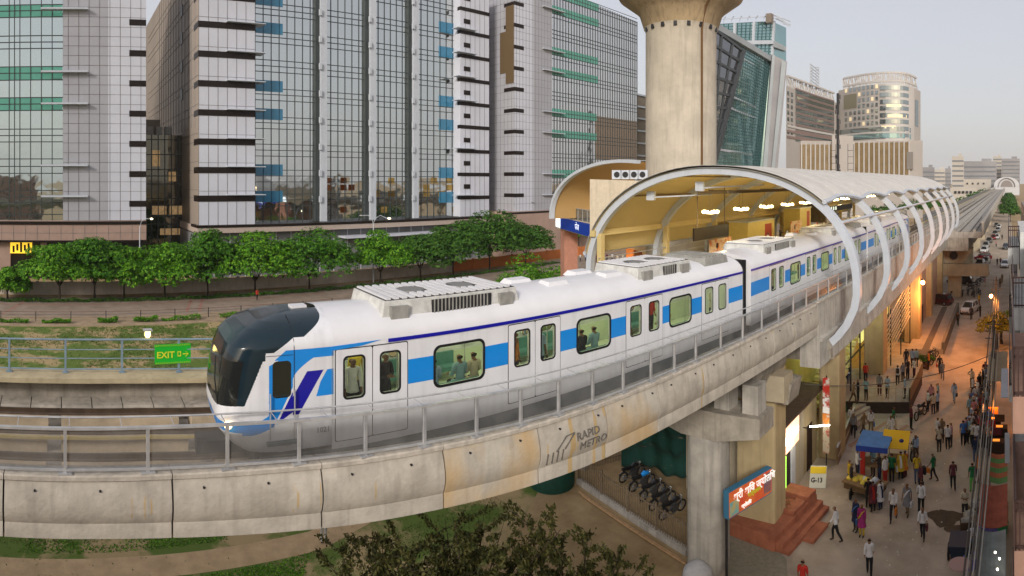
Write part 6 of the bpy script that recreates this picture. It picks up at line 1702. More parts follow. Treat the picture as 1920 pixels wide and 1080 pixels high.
# (px, py of the feet, height of the floor, pose, heading in degrees (0 = away along the street, 90 = left), shirt, trousers, where, options)
W = 'walk'; T = 'stride'; SD = 'stand'; PH = 'phone'; FO = 'folded'; CA = 'call'; HI = 'hip'
ppl = [
 (1505, 1128, 0, SD, 0, 'red', 'dark', 'at the bottom edge of the frame', 's'), (1630, 1078, 0, T, 10, 'white', 'black', 'at the bottom of the street, nearest of all, seen from behind', ''),
 (1567, 1015, 0, W, 95, 'white', 'black', 'beside the red stone steps', ''), (1616, 1006, 0, SD, 175, 'magenta', 'yellow', 'left of the dark puddle-free middle of the street', 'wyellow'),
 (1605, 996, 0, SD, 150, 'navy', 'dark', 'just behind the woman in magenta and yellow', 'wblue'), (1675, 977, 0, W, 178, 'white', 'black', 'carrying an orange bag in front of the food cart', 'borange'),
 (1701, 966, 0, T, 170, 'grey', 'khaki', 'carrying a white bag, right of the man with the orange bag', 'sbwhite'), (1727, 963, 0, W, 5, 'white', 'black', 'right behind the nearest man in the middle of the street', ''),
 (1730, 1011, 0, T, 178, 'white', 'black', 'walking towards the camera in the middle of the street', 'bmaroon'), (1727, 926, 0, SD, 120, 'maroon', 'black', 'behind two men in white in mid street', 'kblack'),
 (1719, 905, 0, SD, 200, 'yellow', 'jeans', 'with a black backpack right of the carts', 'skblack'), (1750, 901, 0, W, 80, 'green', 'black', 'carrying an orange bag in mid street', 'sborange'),
 (1787, 918, 0, T, 10, 'maroon', 'black', 'alone in the right half of the street', ''), (1823, 922, 0, SD, 20, 'green', 'lime', 'in green shorts beside the cables', 's'),
 (1809, 973, 0, FO, 190, 'cream', 'dark', 'right of the dark spill on the ground', 's'), (1833, 905, 0, SD, 90, 'orange', 'black', 'under the orange awning edge', ''),
 (1651, 956, 0, SD, 60, 'white', 'navy', 'schoolgirl at the front of the food cart', 'wnavy'), (1637, 960, 0, SD, 40, 'maroon', 'black', 'left of the schoolgirl at the food cart', 'wred'), (1628, 952, 0, PH, 30, 'black', 'black', 'at the front left corner of the food cart', ''),
 (1592, 915, 0, FO, -60, 'yellow', 'dark', 'on the left side of the food cart', 's'), (1607, 898, 0, PH, -60, 'white', 'dark', 'behind the left end of the food cart', ''), (1596, 926, 0, SD, -80, 'dark', 'black', 'crouched close to the left cart wheel', ''),
 (1637, 893, 0, PH, 150, 'cyan', 'dark', 'between the blue stall and the food cart', 's'), (1649, 905, 0, PH, 120, 'dark', 'navy', 'at the right end of the food cart', ''), (1660, 909, 0, SD, 60, 'white', 'red', 'in front of the blue stall', ''),
 (1672, 904, 0, FO, 0, 'green', 'black', 'facing the yellow stall', ''), (1689, 899, 0, SD, 30, 'yellow', 'black', 'beside the yellow stall counter', 'bwhite'), (1697, 896, 0, SD, 60, 'orange', 'maroon', 'at the right side of the yellow stall', 'wyellow'),
 (1580, 751, 0, SD, 170, 'white', 'black', 'in front of the beige station column', ''), (1592, 720, 0.9, SD, 30, 'lblue', 'navy', 'with a bag by the lit station stair', 'kblack'), (1623, 718, 0.9, SD, 0, 'red', 'black', 'by the foot of the lit station stair', ''),
 (1609, 752, 0.9, PH, 120, 'black', 'black', 'left end of the raised landing', ''), (1600, 757, 0.9, W, -60, 'khaki', 'brown', 'left of the raised landing', ''), (1624, 750, 0.9, FO, 170, 'cyan', 'dark', 'leaning at the corner of the landing rail', ''),
 (1649, 742, 0.9, SD, 0, 'grey', 'maroon', 'on the landing behind the rail', ''), (1664, 746, 0.9, FO, 170, 'lblue', 'black', 'at the middle of the landing rail', 's'), (1697, 747, 0.9, SD, 100, 'lblue', 'dark', 'right end of the landing rail', ''),
 (1683, 722, 0.9, W, 10, 'white', 'black', 'with a dark backpack on the landing', 'kdark'), (1693, 716, 0.9, SD, 40, 'grey', 'dark', 'in the landing crowd', ''), (1702, 712, 0.9, HI, 60, 'dark', 'black', 'at the back of the landing crowd', ''), (1714, 708, 0.9, PH, 130, 'white', 'maroon', 'at the right back of the landing crowd', ''),
 (1699, 690, 0.9, SD, 20, 'dark', 'navy', 'on the pavement above the landing', ''), (1711, 690, 0.9, SD, 0, 'lblue', 'dark', 'left of a pair in pale blue above the landing', ''), (1718, 688, 0.9, SD, -10, 'cyan', 'dark', 'right of a pair in pale blue above the landing', ''), (1741, 693, 0, PH, 90, 'orange', 'black', 'beside the planter', 's'),
 (1762, 701, 0, W, 20, 'black', 'dark', 'walking up the middle of the orange lit street', 'bred'), (1767, 712, 0, T, 10, 'grey', 'grey', 'just behind a man in black on the orange lit street', ''), (1789, 754, 0, T, 170, 'lblue', 'lblue', 'crossing mid street with a dark shoulder bag', 'bdark'),
 (1740, 771, 0, SD, 120, 'white', 'black', 'left in the group beside the parked motorcycle', ''), (1746, 760, 0, SD, 200, 'pink', 'dark', 'back of the group beside the parked motorcycle', ''), (1750, 777, 0, HI, 30, 'cream', 'dark', 'front of the group beside the parked motorcycle', ''), (1758, 773, 0, SD, 60, 'lblue', 'black', 'right of the group beside the parked motorcycle', ''), (1759, 757, 0, CA, 90, 'cyan', 'grey', 'behind the group beside the parked motorcycle', ''),
 (1708, 805, 0, SD, -60, 'maroon', 'black', 'left of the parked motorcycle', ''), (1675, 806, 0, W, -60, 'green', 'cream', 'walking left of the parked motorcycle', 's'), (1671, 823, 0, T, 160, 'white', 'white', 'bending forward behind the stalls', ''),
 (1600, 819, 0, T, 200, 'grey', 'black', 'coming down the ramp with a dark bag', 'bblack'), (1596, 808, 0.3, SD, 180, 'white', 'black', 'at the top of the side steps', ''), (1619, 818, 0, W, 250, 'khaki', 'brown', 'in mid stride on the pavement', 's'), (1633, 812, 0, T, 200, 'white', 'khaki', 'with a blue backpack on the pavement', 'kblue'),
 (1575, 787, 0.3, SD, 0, 'yellow', 'dark', 'behind the side wall of the ramp', ''), (1581, 795, 0.3, SD, 0, 'green', 'dark', 'behind the side wall, in front of the man in yellow', ''),
 (1761, 848, 0, SD, 30, 'cream', 'dark', 'front left of the knot of men in mid street', 's'), (1758, 828, 0, SD, -40, 'white', 'black', 'back left of the knot of men in mid street', ''), (1766, 829, 0, PH, 180, 'khaki', 'black', 'back of the knot of men in mid street', ''), (1777, 843, 0, SD, 10, 'white', 'black', 'front right of the knot of men in mid street', ''), (1784, 838, 0, SD, 100, 'pink', 'dark', 'right side of the knot of men in mid street', ''),
 (1806, 836, 0, SD, 10, 'blue', 'black', 'left of the crowd by the stalls', 's'), (1812, 830, 0, SD, 60, 'pink', 'dark', 'beside the man in blue by the stalls', ''), (1824, 839, 0, W, 30, 'cream', 'black', 'nearest of the crowd by the stalls', 's'), (1717, 862, 0, W, 178, 'lblue', 'brown', 'with a backpack right of the yellow stall', 'knavy'),
 (1822, 773, 0, SD, 60, 'blue', 'black', 'with a backpack in the stall crowd', 'kblue'), (1829, 763, 0, PH, 30, 'white', 'dark', 'far left in the stall crowd', ''), (1836, 765, 0, SD, 90, 'grey', 'black', 'middle of the stall crowd', ''), (1841, 775, 0, SD, -60, 'dark', 'black', 'in a dark vest in the stall crowd', ''), (1848, 757, 0, SD, -90, 'blue', 'jeans', 'by the stall counter', ''), (1851, 770, 0, HI, -60, 'lblue', 'black', 'nearest the stall counter', 's'),
 (1826, 790, 0, SD, 20, 'pink', 'black', 'with a striped top in the stall crowd', ''), (1833, 803, 0, SD, 10, 'black', 'black', 'front of the stall crowd', ''), (1844, 797, 0, T, 60, 'white', 'dark', 'right front of the stall crowd', ''), (1829, 815, 0, SD, -40, 'dark', 'black', 'below the stall crowd', ''), (1838, 822, 0, PH, 90, 'red', 'grey', 'right below the stall crowd', ''), (1846, 812, 0, SD, 120, 'black', 'dark', 'by the fire-lit stall', ''),
 (1829, 868, 0, SD, 0, 'navy', 'jeans', 'under the cables below the stall crowd', ''), (1836, 738, 0, SD, 40, 'black', 'black', 'left of the dark cluster by the motorcycles', ''), (1843, 728, 0, SD, 90, 'dark', 'black', 'back of the dark cluster by the motorcycles', ''), (1849, 735, 0, SD, -60, 'white', 'black', 'right of the dark cluster by the motorcycles', ''), (1847, 715, 0, PH, 0, 'maroon', 'black', 'far end of the dark cluster by the motorcycles', ''),
 (1796, 611, 0, T, 178, 'black', 'black', 'walking beside the far ramp', ''), (1821, 600, 0, W, 10, 'dark', 'dark', 'right behind the white hatchback', ''), (1838, 594, 0, SD, 60, 'black', 'black', 'right of the white hatchback', ''), (1836, 572, 0, SD, 60, 'yellow', 'khaki', 'beyond the white hatchback', ''),
 (1868, 536, 0, T, 178, 'white', 'black', 'left of the far trio in the street', ''), (1875, 539, 0, SD, 170, 'brown', 'black', 'middle of the far trio in the street', ''), (1879, 531, 0, SD, 150, 'khaki', 'khaki', 'right of the far trio in the street', ''), (1870, 498, 0, W, 178, 'dark', 'black', 'far up the street, left of the parked hatchback', ''), (1876, 498, 0, SD, 178, 'maroon', 'black', 'far up the street, beside a person in black', ''),
 (1868, 463, 0, T, 178, 'pink', 'dark', 'farthest up the street between the parked rows', ''), (1847, 537, 0, SD, 60, 'pink', 'cream', 'beside the row of motorcycles', ''), (1879, 450, 0, SD, 0, 'dark', 'dark', 'in the shade of the far trees', ''),
 (1378, 897, 0.2, SD, 100, 'yellow', 'dark', 'behind the round grey pier', 's'), (1386, 905, 0.2, SD, 60, 'black', 'black', 'in the shade beside a man in yellow behind the pier', ''),
 (607, 1019, 0, CA, 60, 'white', 'white', 'under the parapet at the left of the sparse tree', ''), (482, 563, 0, W, -90, 'red', 'black', 'walking alone on the far road', 's'), (813, 544, 0, W, 90, 'black', 'black', 'walking on the far road behind the train roof', ''),
]
cnt = {}
for (px, py, z, pose, hd, sh, tr, where, op) in ppl:
    x, y = gp(px, py, z); wm = 'w' in op; lng = 's' not in op
    ex = []; bc = 'black'
    for kk, nm in (('w', None), ('k', 'backpack'), ('b', 'bag')):
        if kk in op:
            c_ = op[op.index(kk) + 1:]
            for q in CC:
                if c_ == q: bc = q
            if nm: ex.append(nm)
    who = 'woman' if wm else 'man'
    if 'schoolgirl' in where: lb = where.replace('schoolgirl', 'schoolgirl in white top and navy skirt')
    else:
        lb = '%s in %s and %s, %s' % (who, {'lblue': 'pale blue', 'dark': 'dark top'}.get(sh, sh), {'lblue': 'pale blue', 'black': 'black', 'lime': 'bright green', 'jeans': 'blue jeans'}.get(tr, tr), where.replace('puddle-free ', ''))
    wds = lb.split()
    if len(wds) > 16: lb = ' '.join(wds[:16])
    person(x, y, z, R(hd), pose, sh, tr, lb, long_=lng, extra=ex, woman=wm, bagc=bc, scale=random.Random(px * 7 + py).uniform(.94, 1.03))
# the thick of the crowd by the stalls
rnd = random.Random(77)
ct = 0
for i in range(44):
    px, py = rnd.uniform(1816, 1856), rnd.uniform(722, 842)
    if any(hypot(px - q[0], (py - q[1]) * 1.4) < 5.5 for q in ppl) or ct >= 24: continue
    x, y = gp(px, py); ct += 1; sh, tr = rnd.choice(['white', 'white', 'lblue', 'cream', 'maroon', 'grey', 'dark', 'blue', 'pink', 'cyan']), rnd.choice(['black', 'dark', 'jeans', 'khaki'])
    person(x, y, 0, rnd.uniform(0, 6.2), rnd.choice([SD, SD, PH, FO, HI, CA]), sh, tr, 'person in %s and %s in the thick stall crowd, number %d counting from the street side' % ({'lblue': 'pale blue'}.get(sh, sh), tr, 0) , scale=rnd.uniform(.93, 1.03)); ppl.append((px, py)); PEOPLE[-1]['px'] = px
cr_ = sorted([o for o in PEOPLE if 'px' in o], key=lambda o: o['px'])
orde = 'first second third fourth fifth sixth seventh eighth ninth tenth eleventh twelfth thirteenth fourteenth fifteenth sixteenth seventeenth eighteenth nineteenth twentieth twenty-first twenty-second twenty-third twenty-fourth'.split()
for k, o in enumerate(cr_):
    o['label'] = o['label'].split(', number')[0] + ', ' + orde[k] + ' from the left'; del o['px']
# far crowd seen under the entrance bridge
rnd = random.Random(8)
for i in range(12):
    px = 1068 + 10 * i; py = 490 + rnd.uniform(-5, 8)
    x, y = gp(px, py); sh = rnd.choice(['white', 'cream', 'pink', 'maroon', 'lblue', 'white'])
    person(x, y, 0, rnd.uniform(0, 6), rnd.choice([SD, W, T, PH]), sh, 'dark', ['leftmost', 'second', 'third', 'fourth', 'fifth', 'sixth', 'seventh', 'eighth', 'ninth', 'tenth', 'eleventh', 'rightmost'][i] + ' from the left of the far crowd under the entrance bridge', group='far crowd under the entrance bridge')
# passengers in the leading carriage (local x, y of the carriage)
u = (B_ - A_).normalized(); lf = Vector((-u.y, u.x, 0)); org = A_ + lf * W_ + Vector((0, 0, Z0)); rzc = atan2(u.y, u.x)
def rider(lx, ly, pose, face, sh, tr, lb, dz=0, long_=True, base=None):
    o_, u_, l_ = base or (org, u, lf)
    q = o_ + u_ * lx + l_ * ly; person(q.x, q.y, Z0 + FLR + .06 + dz, face + rzc, pose, sh, tr, lb, long_=long_, group='passengers inside the train')
out = R(180)   # facing the near side window
rider(3.66, -1.05, SD, out, 'white', 'black', 'passenger in white shirt in the left window of the first door')
rider(4.55, -1.0, FO, out + .3, 'dark', 'dark', 'passenger in dark suit in the right window of the first door')
rider(4.1, -.2, SD, out, 'yellow', 'dark', 'passenger in yellow between the first door windows, farther in')
rider(8.58, -.95, CA, out + .5, 'orange', 'dark', 'passenger in orange in the left window of the second door')
rider(9.46, -1.0, SD, out, 'lblue', 'navy', 'passenger in light blue shirt in the right window of the second door', long_=False)
rider(13.25, -.95, CA, out, 'cream', 'dark', 'passenger in cream in the left window of the third door')
rider(14.2, -.95, SD, out, 'cyan', 'dark', 'passenger in pale cyan in the right window of the third door')
rider(17.55, -.95, SD, out, 'grey', 'dark', 'passenger in grey in the left window of the fourth door')
rider(18.45, -.95, FO, out, 'cream', 'dark', 'passenger in cream in the right window of the fourth door')
for lx, sh, lb in ((5.95, 'lblue', 'seated passenger in pale blue at the left of the first big window'), (6.75, 'cyan', 'seated passenger in teal in the middle of the first big window'), (7.2, 'cream', 'seated passenger at the right edge of the first big window'),
                   (11.2, 'black', 'seated passenger in black in the second big window'), (11.75, 'cyan', 'seated passenger in pale cyan at the right of the second big window'), (15.45, 'yellow', 'seated passenger in yellow in the third big window')):
    rider(lx, -.98, 'sit', 0, sh, 'dark', lb, dz=.06)
rider(15.9, .2, SD, out, 'red', 'dark', 'standing passenger in red behind the third big window')
rider(6.4, .95, 'sit', out, 'grey', 'dark', 'seated passenger in grey on the far seats behind the first big window', dz=.06)
u2 = (Vector((-10.38, 43.3, 0)) - Vector((-10.78, 23.72, 0))).normalized(); l2 = Vector((-u2.y, u2.x, 0)); b2_ = (Vector((-10.78, 23.72, 0)) + l2 * W_, u2, l2)
for lx, sh, lb in ((2.4, 'grey', 'first door, left window'), (3.35, 'cream', 'first door, right window'), (5.2, 'cream', 'first big window'), (7.2, 'dark', 'second door, left window'), (10.0, 'red', 'second big window'), (12.9, 'white', 'third door')):
    rider(lx, -.9, SD, out, sh, 'dark', 'passenger in %s in the middle carriage, %s' % (sh, lb), base=b2_)
# people waiting on the platform
for i, (px, p, sh) in enumerate([(1440, 19.5, 'white'), (1463, 20.5, 'dark'), (1476, 19.4, 'lblue'), (1532, 20, 'red'), (1545, 19.6, 'white')]):
    person(-p, onp(px, p), ZP, R(-90), [SD, PH, HI, SD, FO][i], sh, 'black', 'person in %s waiting on the platform, %s' % (sh, ['left of the pillar', 'beside the kiosk', 'near the poster boards', 'deeper in the station', 'farthest along the platform'][i]), group='people waiting on the platform')
# ================================================================ vehicles
car_glass = mat('car_glass', (.015, .018, .02), .08, coat=1.0)
tyre = mat('tyre', (.015, .015, .015), .8); rimm = mat('rim', (.35, .35, .36), .35, metal=.7)
car_white = mat('car_paint_white', (.62, .62, .62), .25, coat=1, obj_coords=True, var=.05)
CARP = dict(white=car_white, silver=mat('car_paint_silver', (.30, .31, .32), .3, metal=.4, coat=1), red=mat('car_paint_red', (.22, .01, .02), .25, coat=1), maroon=mat('car_paint_maroon', (.06, .01, .015), .25, coat=1), grey=mat('car_paint_grey', (.08, .085, .09), .25, coat=1), black=mat('car_paint_black', (.012, .012, .014), .2, coat=1), brown=mat('car_paint_brown', (.10, .06, .04), .3, coat=1))
def make_car():
    t = thing('parked_car', (0, 0, 0)); W2 = .80; Lh = 1.85
    def ring(x, zb_, zm, w0, w1): return [(x, -w0, zb_), (x, w0, zb_), (x, w1 * 1.0, zb_ + (zm - zb_) * .45), (x, w1 * .96, zm), (x, 0, zm + .02), (x, -w1 * .96, zm), (x, -w1, zb_ + (zm - zb_) * .45)]
    mb = MB(); mb.loft([ring(x, a, b, c, d) for x, a, b, c, d in ((-1.86, .38, .62, .5, .58), (-1.76, .25, .84, .68, .76), (-1.3, .20, .93, .74, .80), (-.3, .19, .94, .75, .82), (.7, .19, .93, .75, .82), (1.2, .20, .86, .74, .80), (1.65, .24, .74, .68, .75), (1.84, .36, .60, .5, .60))])
    mb.build('body', car_white, t, local=True, smooth=True)
    def gh(x, z, w): return [(x, -w, z), (x, w, z)]
    mb = MB()
    lo = [(-1.62, .72), (1.02, .72)]; 
    b_ = [(-1.66, -.72, .90), (1.05, -.72, .90), (1.05, .72, .90), (-1.66, .72, .90)]; tp = [(-1.30, -.55, 1.45), (.28, -.55, 1.47), (.28, .55, 1.47), (-1.30, .55, 1.45)]
    mb.hexa(b_ + tp); mb.build('glasshouse', car_glass, t, local=True)
    mb = MB(); mb.hexa([(-1.36, -.57, 1.44), (.32, -.57, 1.46), (.32, .57, 1.46), (-1.36, .57, 1.44), (-1.2, -.48, 1.52), (.18, -.48, 1.53), (.18, .48, 1.53), (-1.2, .48, 1.52)]); mb.build('roof', car_white, t, local=True, smooth=True)
    mb = MB()
    for sg in (-1, 1):
        for a, b in (((1.06, .725, .90), (.30, .56, 1.47)), ((-.35, .735, .90), (-.40, .565, 1.47)), ((-1.68, .725, .88), (-1.32, .56, 1.46))): mb.bar((a[0], a[1] * sg, a[2]), (b[0], b[1] * sg, b[2]), .07, .05)
    mb.build('window_frame', car_white, t, local=True)
    for x in (-1.18, 1.15):
        for sg in (-1, 1):
            mb = MB(); mb.tube([(x, sg * .66, .29), (x, sg * .83, .29)], .29, 18); w = mb.build('tyre', tyre, t, local=True)
            mb = MB(); mb.tube([(x, sg * .82, .29), (x, sg * .84, .29)], .18, 12); mb.build('rim', rimm, w, local=True)
    for sg in (-1, 1):
        mb = MB(); mb.ball((1.68, sg * .55, .66), .15, 10, 6, sz=(.6, 1, .6)); mb.build('headlight', mat('lamp_lens', (.6, .6, .55), .1, coat=1), t, local=True, smooth='all')
        mb = MB(); mb.box(-1.84, -1.74, sg * .52 - .1, sg * .52 + .1, .62, .86); mb.build('tail_light', mat('tail_lens', (.35, .01, .01), .2, coat=1), t, local=True)
        mb = MB(); mb.ball((.75, sg * .88, .98), .10, 8, 6, sz=(.6, 1, .7)); mb.build('mirror', car_white, t, local=True, smooth='all')
    mb = MB(); mb.box(1.80, 1.87, -.38, .38, .36, .50); mb.build('grille', dark, t, local=True)
    mb = MB(); mb.box(1.86, 1.885, -.22, .22, .42, .52); mb.build('number_plate', arch_white, t, local=True)
    return t
PAINTED = ('body', 'roof', 'window_frame', 'mirror')
carp = make_car(); first = True
def put_car(px, py, deg, colour, label, sc=1.0):
    global first
    o = carp if first else copy_tree(carp); first = False
    x, y = gp(px, py); o.location = (x, y, 0); o.rotation_euler = (0, 0, R(90) + R(deg)); o.scale = (sc, sc, sc)
    tag(o, label, 'car', 'cars parked along the street')
    for ch in o.children if o is carp else [c for c in bpy.data.objects if c.parent == o]:
        if ch.name.split('.')[0] in PAINTED: setmat(ch, 0, CARP[colour])
for a in [(1818, 586, 165, 'white', 'white hatchback stopped beside the far ramp, facing the camera'), (1800, 533, 85, 'black', 'long dark car parked side on under the viaduct', 1.2), (1764, 570, 60, 'maroon', 'dark maroon car parked under the station edge'),
          (1830, 512, 175, 'white', 'white car facing the camera, nearest of the parked row'), (1838, 500, 170, 'brown', 'brownish car half hidden behind the nearest white one'), (1848, 495, 172, 'silver', 'silver car in the parked row, right of the brownish one'), (1843, 487, 95, 'red', 'dark red car parked side on across the row', 1.1),
          (1846, 473, 168, 'white', 'white car right behind the dark red one'), (1849, 464, 172, 'silver', 'pale silver car two behind the dark red one'), (1855, 455, 175, 'grey', 'dark grey car in the middle of the parked row'), (1863, 449, 175, 'red', 'small red car near the far end of the row'), (1869, 448, 178, 'white', 'small white car beside the far red one'),
          (1866, 441, 175, 'grey', 'dark car near the far end of the row'), (1871, 434, 178, 'silver', 'small silver car at the far end of the street'), (1873, 428, 178, 'white', 'tiny white car farthest down the street'), (1868, 425, 178, 'grey', 'tiny dark car farthest down the street'),
          (1884, 501, 178, 'white', 'pale hatchback parked alone on the right side of the street'), (1886, 467, 178, 'black', 'dark car parked on the right side, farther up')]:
    put_car(*a)
# ---------------------------------------------------------------- motorcycles
def make_bike():
    t = thing('motorcycle', (0, 0, 0))
    for x in (-.64, .66):
        mb = MB(); n = 20; rings = []
        for k in range(n):
            a = 2 * pi * k / n; rings.append([(x + (.29 + .045 * cos(b)) * cos(a), .045 * sin(b), .31 + (.29 + .045 * cos(b)) * sin(a)) for b in (0, pi / 3, 2 * pi / 3, pi, 4 * pi / 3, 5 * pi / 3)])
        mb.loft(rings, closed=True); w = mb.build('wheel', tyre, t, local=True, smooth='all')
        mb = MB(); mb.tube([(x, -.05, .31), (x, .05, .31)], .06, 8)
        for k in range(5): a = 2 * pi * k / 5; mb.bar((x, 0, .31), (x + .26 * cos(a), 0, .31 + .26 * sin(a)), .02)
        mb.build('hub', rimm, w, local=True)
    mb = MB(); mb.tube([(.42, 0, .82), (.10, 0, .88), (-.10, 0, .80)], [.09, .15, .10], 10); mb.build('tank', CARP['black'], t, local=True, smooth=True)
    mb = MB(); mb.tube([(-.08, 0, .80), (-.35, 0, .78), (-.78, 0, .84)], [.09, .12, .09], 8); mb.build('seat', mat('seat_vinyl', (.012, .012, .012), .6), t, local=True, smooth=True)
    mb = MB(); mb.cbox((.08, 0, .42), (.36, .26, .34)); mb.bar((.38, 0, .75), (-.30, 0, .36), .06); mb.bar((-.30, 0, .36), (-.64, .08, .31), .04); mb.bar((-.30, 0, .36), (-.60, 0, .74), .05); mb.build('engine', mat('engine_grey', (.10, .10, .10), .4, metal=.6), t, local=True)
    mb = MB()
    for sg in (-1, 1): mb.bar((.66, sg * .08, .31), (.42, sg * .07, .90), .035)
    mb.bar((.42, -.09, .90), (.42, .09, .90), .04); mb.build('fork', rimm, t, local=True)
    mb = MB(); mb.tube([(.28, -.36, .98), (.38, -.2, 1.02), (.42, 0, .95), (.38, .2, 1.02), (.28, .36, .98)], .018, 6); mb.build('handlebar', dark, t, local=True)
    mb = MB(); mb.ball((.52, 0, .86), .09, 10, 6); mb.build('headlight', MT['lamp_lens'], t, local=True, smooth='all')
    mb = MB(); mb.tube([(.15, -.16, .25), (-.3, -.17, .24), (-.8, -.19, .34)], [.025, .03, .045], 8); mb.build('exhaust', rimm, t, local=True)
    mb = MB(); mb.tube([(-.34, 0, .36), (-.64, 0, .68), (-.98, 0, .52)], .05, 6); mb.build('mudguard', CARP['black'], t, local=True)
    return t
bk = make_bike(); fb = [True]
def put_bike(x, y, deg, label, paint='black', z=0):
    o = bk if fb[0] else copy_tree(bk); fb[0] = False
    o.location = (x, y, z); o.rotation_euler = (R(8), 0, R(deg)); tag(o, label, 'motorcycle', 'motorcycles parked around the station')
    if paint != 'black':
        for ch in [c for c in bpy.data.objects if c.parent == o]:
            if ch.name.startswith('tank'): setmat(ch, 0, CARP['red'] if paint == 'red' else t_blue)
nth = ['nearest', 'second', 'third', 'fourth', 'fifth', 'sixth', 'seventh', 'eighth', 'ninth', 'tenth']
x, y = gp(1727, 783); put_bike(x, y, 250, 'black motorcycle standing in the street beside a group of people')
x, y = gp(1716, 856); put_bike(x, y, 265, 'dark motorcycle parked behind the yellow stall')
for i in range(5):
    x, y = gp(1184 + 19 * i, 898 + 17 * i); put_bike(x, y, 75, 'dark motorcycle behind the iron fence, %s from the left' % ['first', 'second', 'third', 'fourth', 'fifth'][i], paint='blue' if i == 1 else 'black')
for i in range(6):
    x, y = gp(1784 + 10 * i, 556 - (i % 2) * 3); put_bike(x, y, 80 + 7 * i, 'motorcycle in the nearer dark row before the far viaduct, %s from the left' % ['first', 'second', 'third', 'fourth', 'fifth', 'sixth'][i])
for i in range(5):
    x, y = gp(1822 + 7 * i, 545 - 7 * i); put_bike(x, y, 30 + 9 * i, 'motorcycle in the row beside the parked cars, %s' % nth[i])
for i in range(3):
    x, y = gp(1738 + 5 * i, 688 - 8 * i); put_bike(x, y, 60, 'motorcycle beside the planter above the landing, %s' % nth[i])
for i in range(3):
    x, y = gp(1836 + 6 * i, 748 - 9 * i); put_bike(x, y, 30 + 20 * i, 'motorcycle at the edge of the stall crowd, %s' % nth[i])
# ================================================================ raised landing, ramp, stairs
pave = mat('pavement_tiles', (.42, .38, .34), .85, col2=(.33, .29, .25), vscale=1.2, bump=.15)
pstripe = mat('pavement_pink', (.40, .25, .19), .85, var=.2, vscale=2)
poly_sheet('station_pavement', [gp(1570, 872), gp(1600, 868), gp(1722, 800), gp(1732, 770), gp(1740, 700), gp(1700, 668), gp(1660, 668), gp(1560, 740), gp(1560, 850)], 0.012, pave)
for a, b, c, d in (((1612, 850), (1700, 796), (1706, 799), (1618, 855)), ((1590, 835), (1660, 790), (1665, 793), (1595, 840))): poly_sheet('pavement', [gp(*a), gp(*b), gp(*c), gp(*d)], 0.018, pstripe)
ld = thing('raised_landing', (gp(1650, 750)[0], gp(1650, 750)[1], 0), label='raised stone landing with a pale metal rail in front of the station stair', cat='landing')
Lp = [gp(1566, 750, .9), gp(1628, 753, .9), gp(1705, 753, .9), gp(1729, 702, .9), gp(1719, 690, .9), gp(1566, 690, .9)]
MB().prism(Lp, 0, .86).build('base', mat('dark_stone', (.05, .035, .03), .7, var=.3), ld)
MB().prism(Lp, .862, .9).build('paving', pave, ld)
railp = mat('rail_cream', (.50, .42, .30), .5, var=.15)
def railing(root, pts, h=1.05, z=.9, bars=3, st=1.1, m=None, wall=None):
    m = m or railp
    for a, b in zip(pts[:-1], pts[1:]):
        A = Vector((a[0], a[1], z if len(a) < 3 else a[2])); B = Vector((b[0], b[1], z if len(b) < 3 else b[2])); n = max(1, int((B - A).length / st)); mb = MB()
        for k in range(bars): zz = h * (k + 1) / bars; mb.tube([A + Vector((0, 0, zz)), B + Vector((0, 0, zz))], .03 if k == bars - 1 else .016, 6)
        mb.build('rail', m, root); 
        for k in range(n + 1): q = A.lerp(B, k / n); mb = MB(); mb.bar(q, q + Vector((0, 0, h)), .05); mb.build('baluster', m, root)
railing(ld, [Lp[1], Lp[2]], bars=2, st=.5); railing(ld, [Lp[2], Lp[3]], bars=5, st=1.2)
mb = MB(); A, B = Lp[2], Lp[3]; mb.hexa([(A[0] + .06, A[1], .9), (B[0] + .06, B[1], .9), (B[0], B[1] + .05, .9), (A[0], A[1] + .05, .9), (A[0] + .06, A[1], 1.8), (B[0] + .06, B[1], 1.8), (B[0], B[1] + .05, 1.8), (A[0], A[1] + .05, 1.8)]); mb.build('infill_panel', mat('panel_brown', (.20, .13, .07), .6, var=.2), ld)
rw = thing('ramp_wall', (gp(1585, 840)[0], gp(1585, 840)[1], 0), label='brown panelled ramp railing beside the beige station column', cat='railing')
for a, b in (((1570, 872), (1602, 795)),):
    A, B = gp(*a), gp(*b); MB().bar((A[0], A[1], .5), (B[0], B[1], .6), .1, 1.0).build('panel', MT['panel_brown'], rw); MB().bar((A[0], A[1], 1.12), (B[0], B[1], 1.22), .1, .08).build('handrail', arch_white, rw); MB().bar((A[0] + .06, A[1], .55), (B[0] + .06, B[1], .6), .04, .06).build('mid_rail', railp, rw)
sp_ = thing('side_steps', (gp(1612, 775)[0], gp(1612, 775)[1], 0), label='short flight of stone steps at the left end of the raised landing', cat='steps')
for k in range(4):
    q = [gp(1600 + 3 * k, 770 + 8 * k), gp(1626 + 1 * k, 760 + 7 * k), gp(1630 + 2 * k, 772 + 6 * k), gp(1597 + 2 * k, 790 + 6 * k)]
    MB().prism(q, 0, .75 - .18 * k).build('step', pave, sp_)
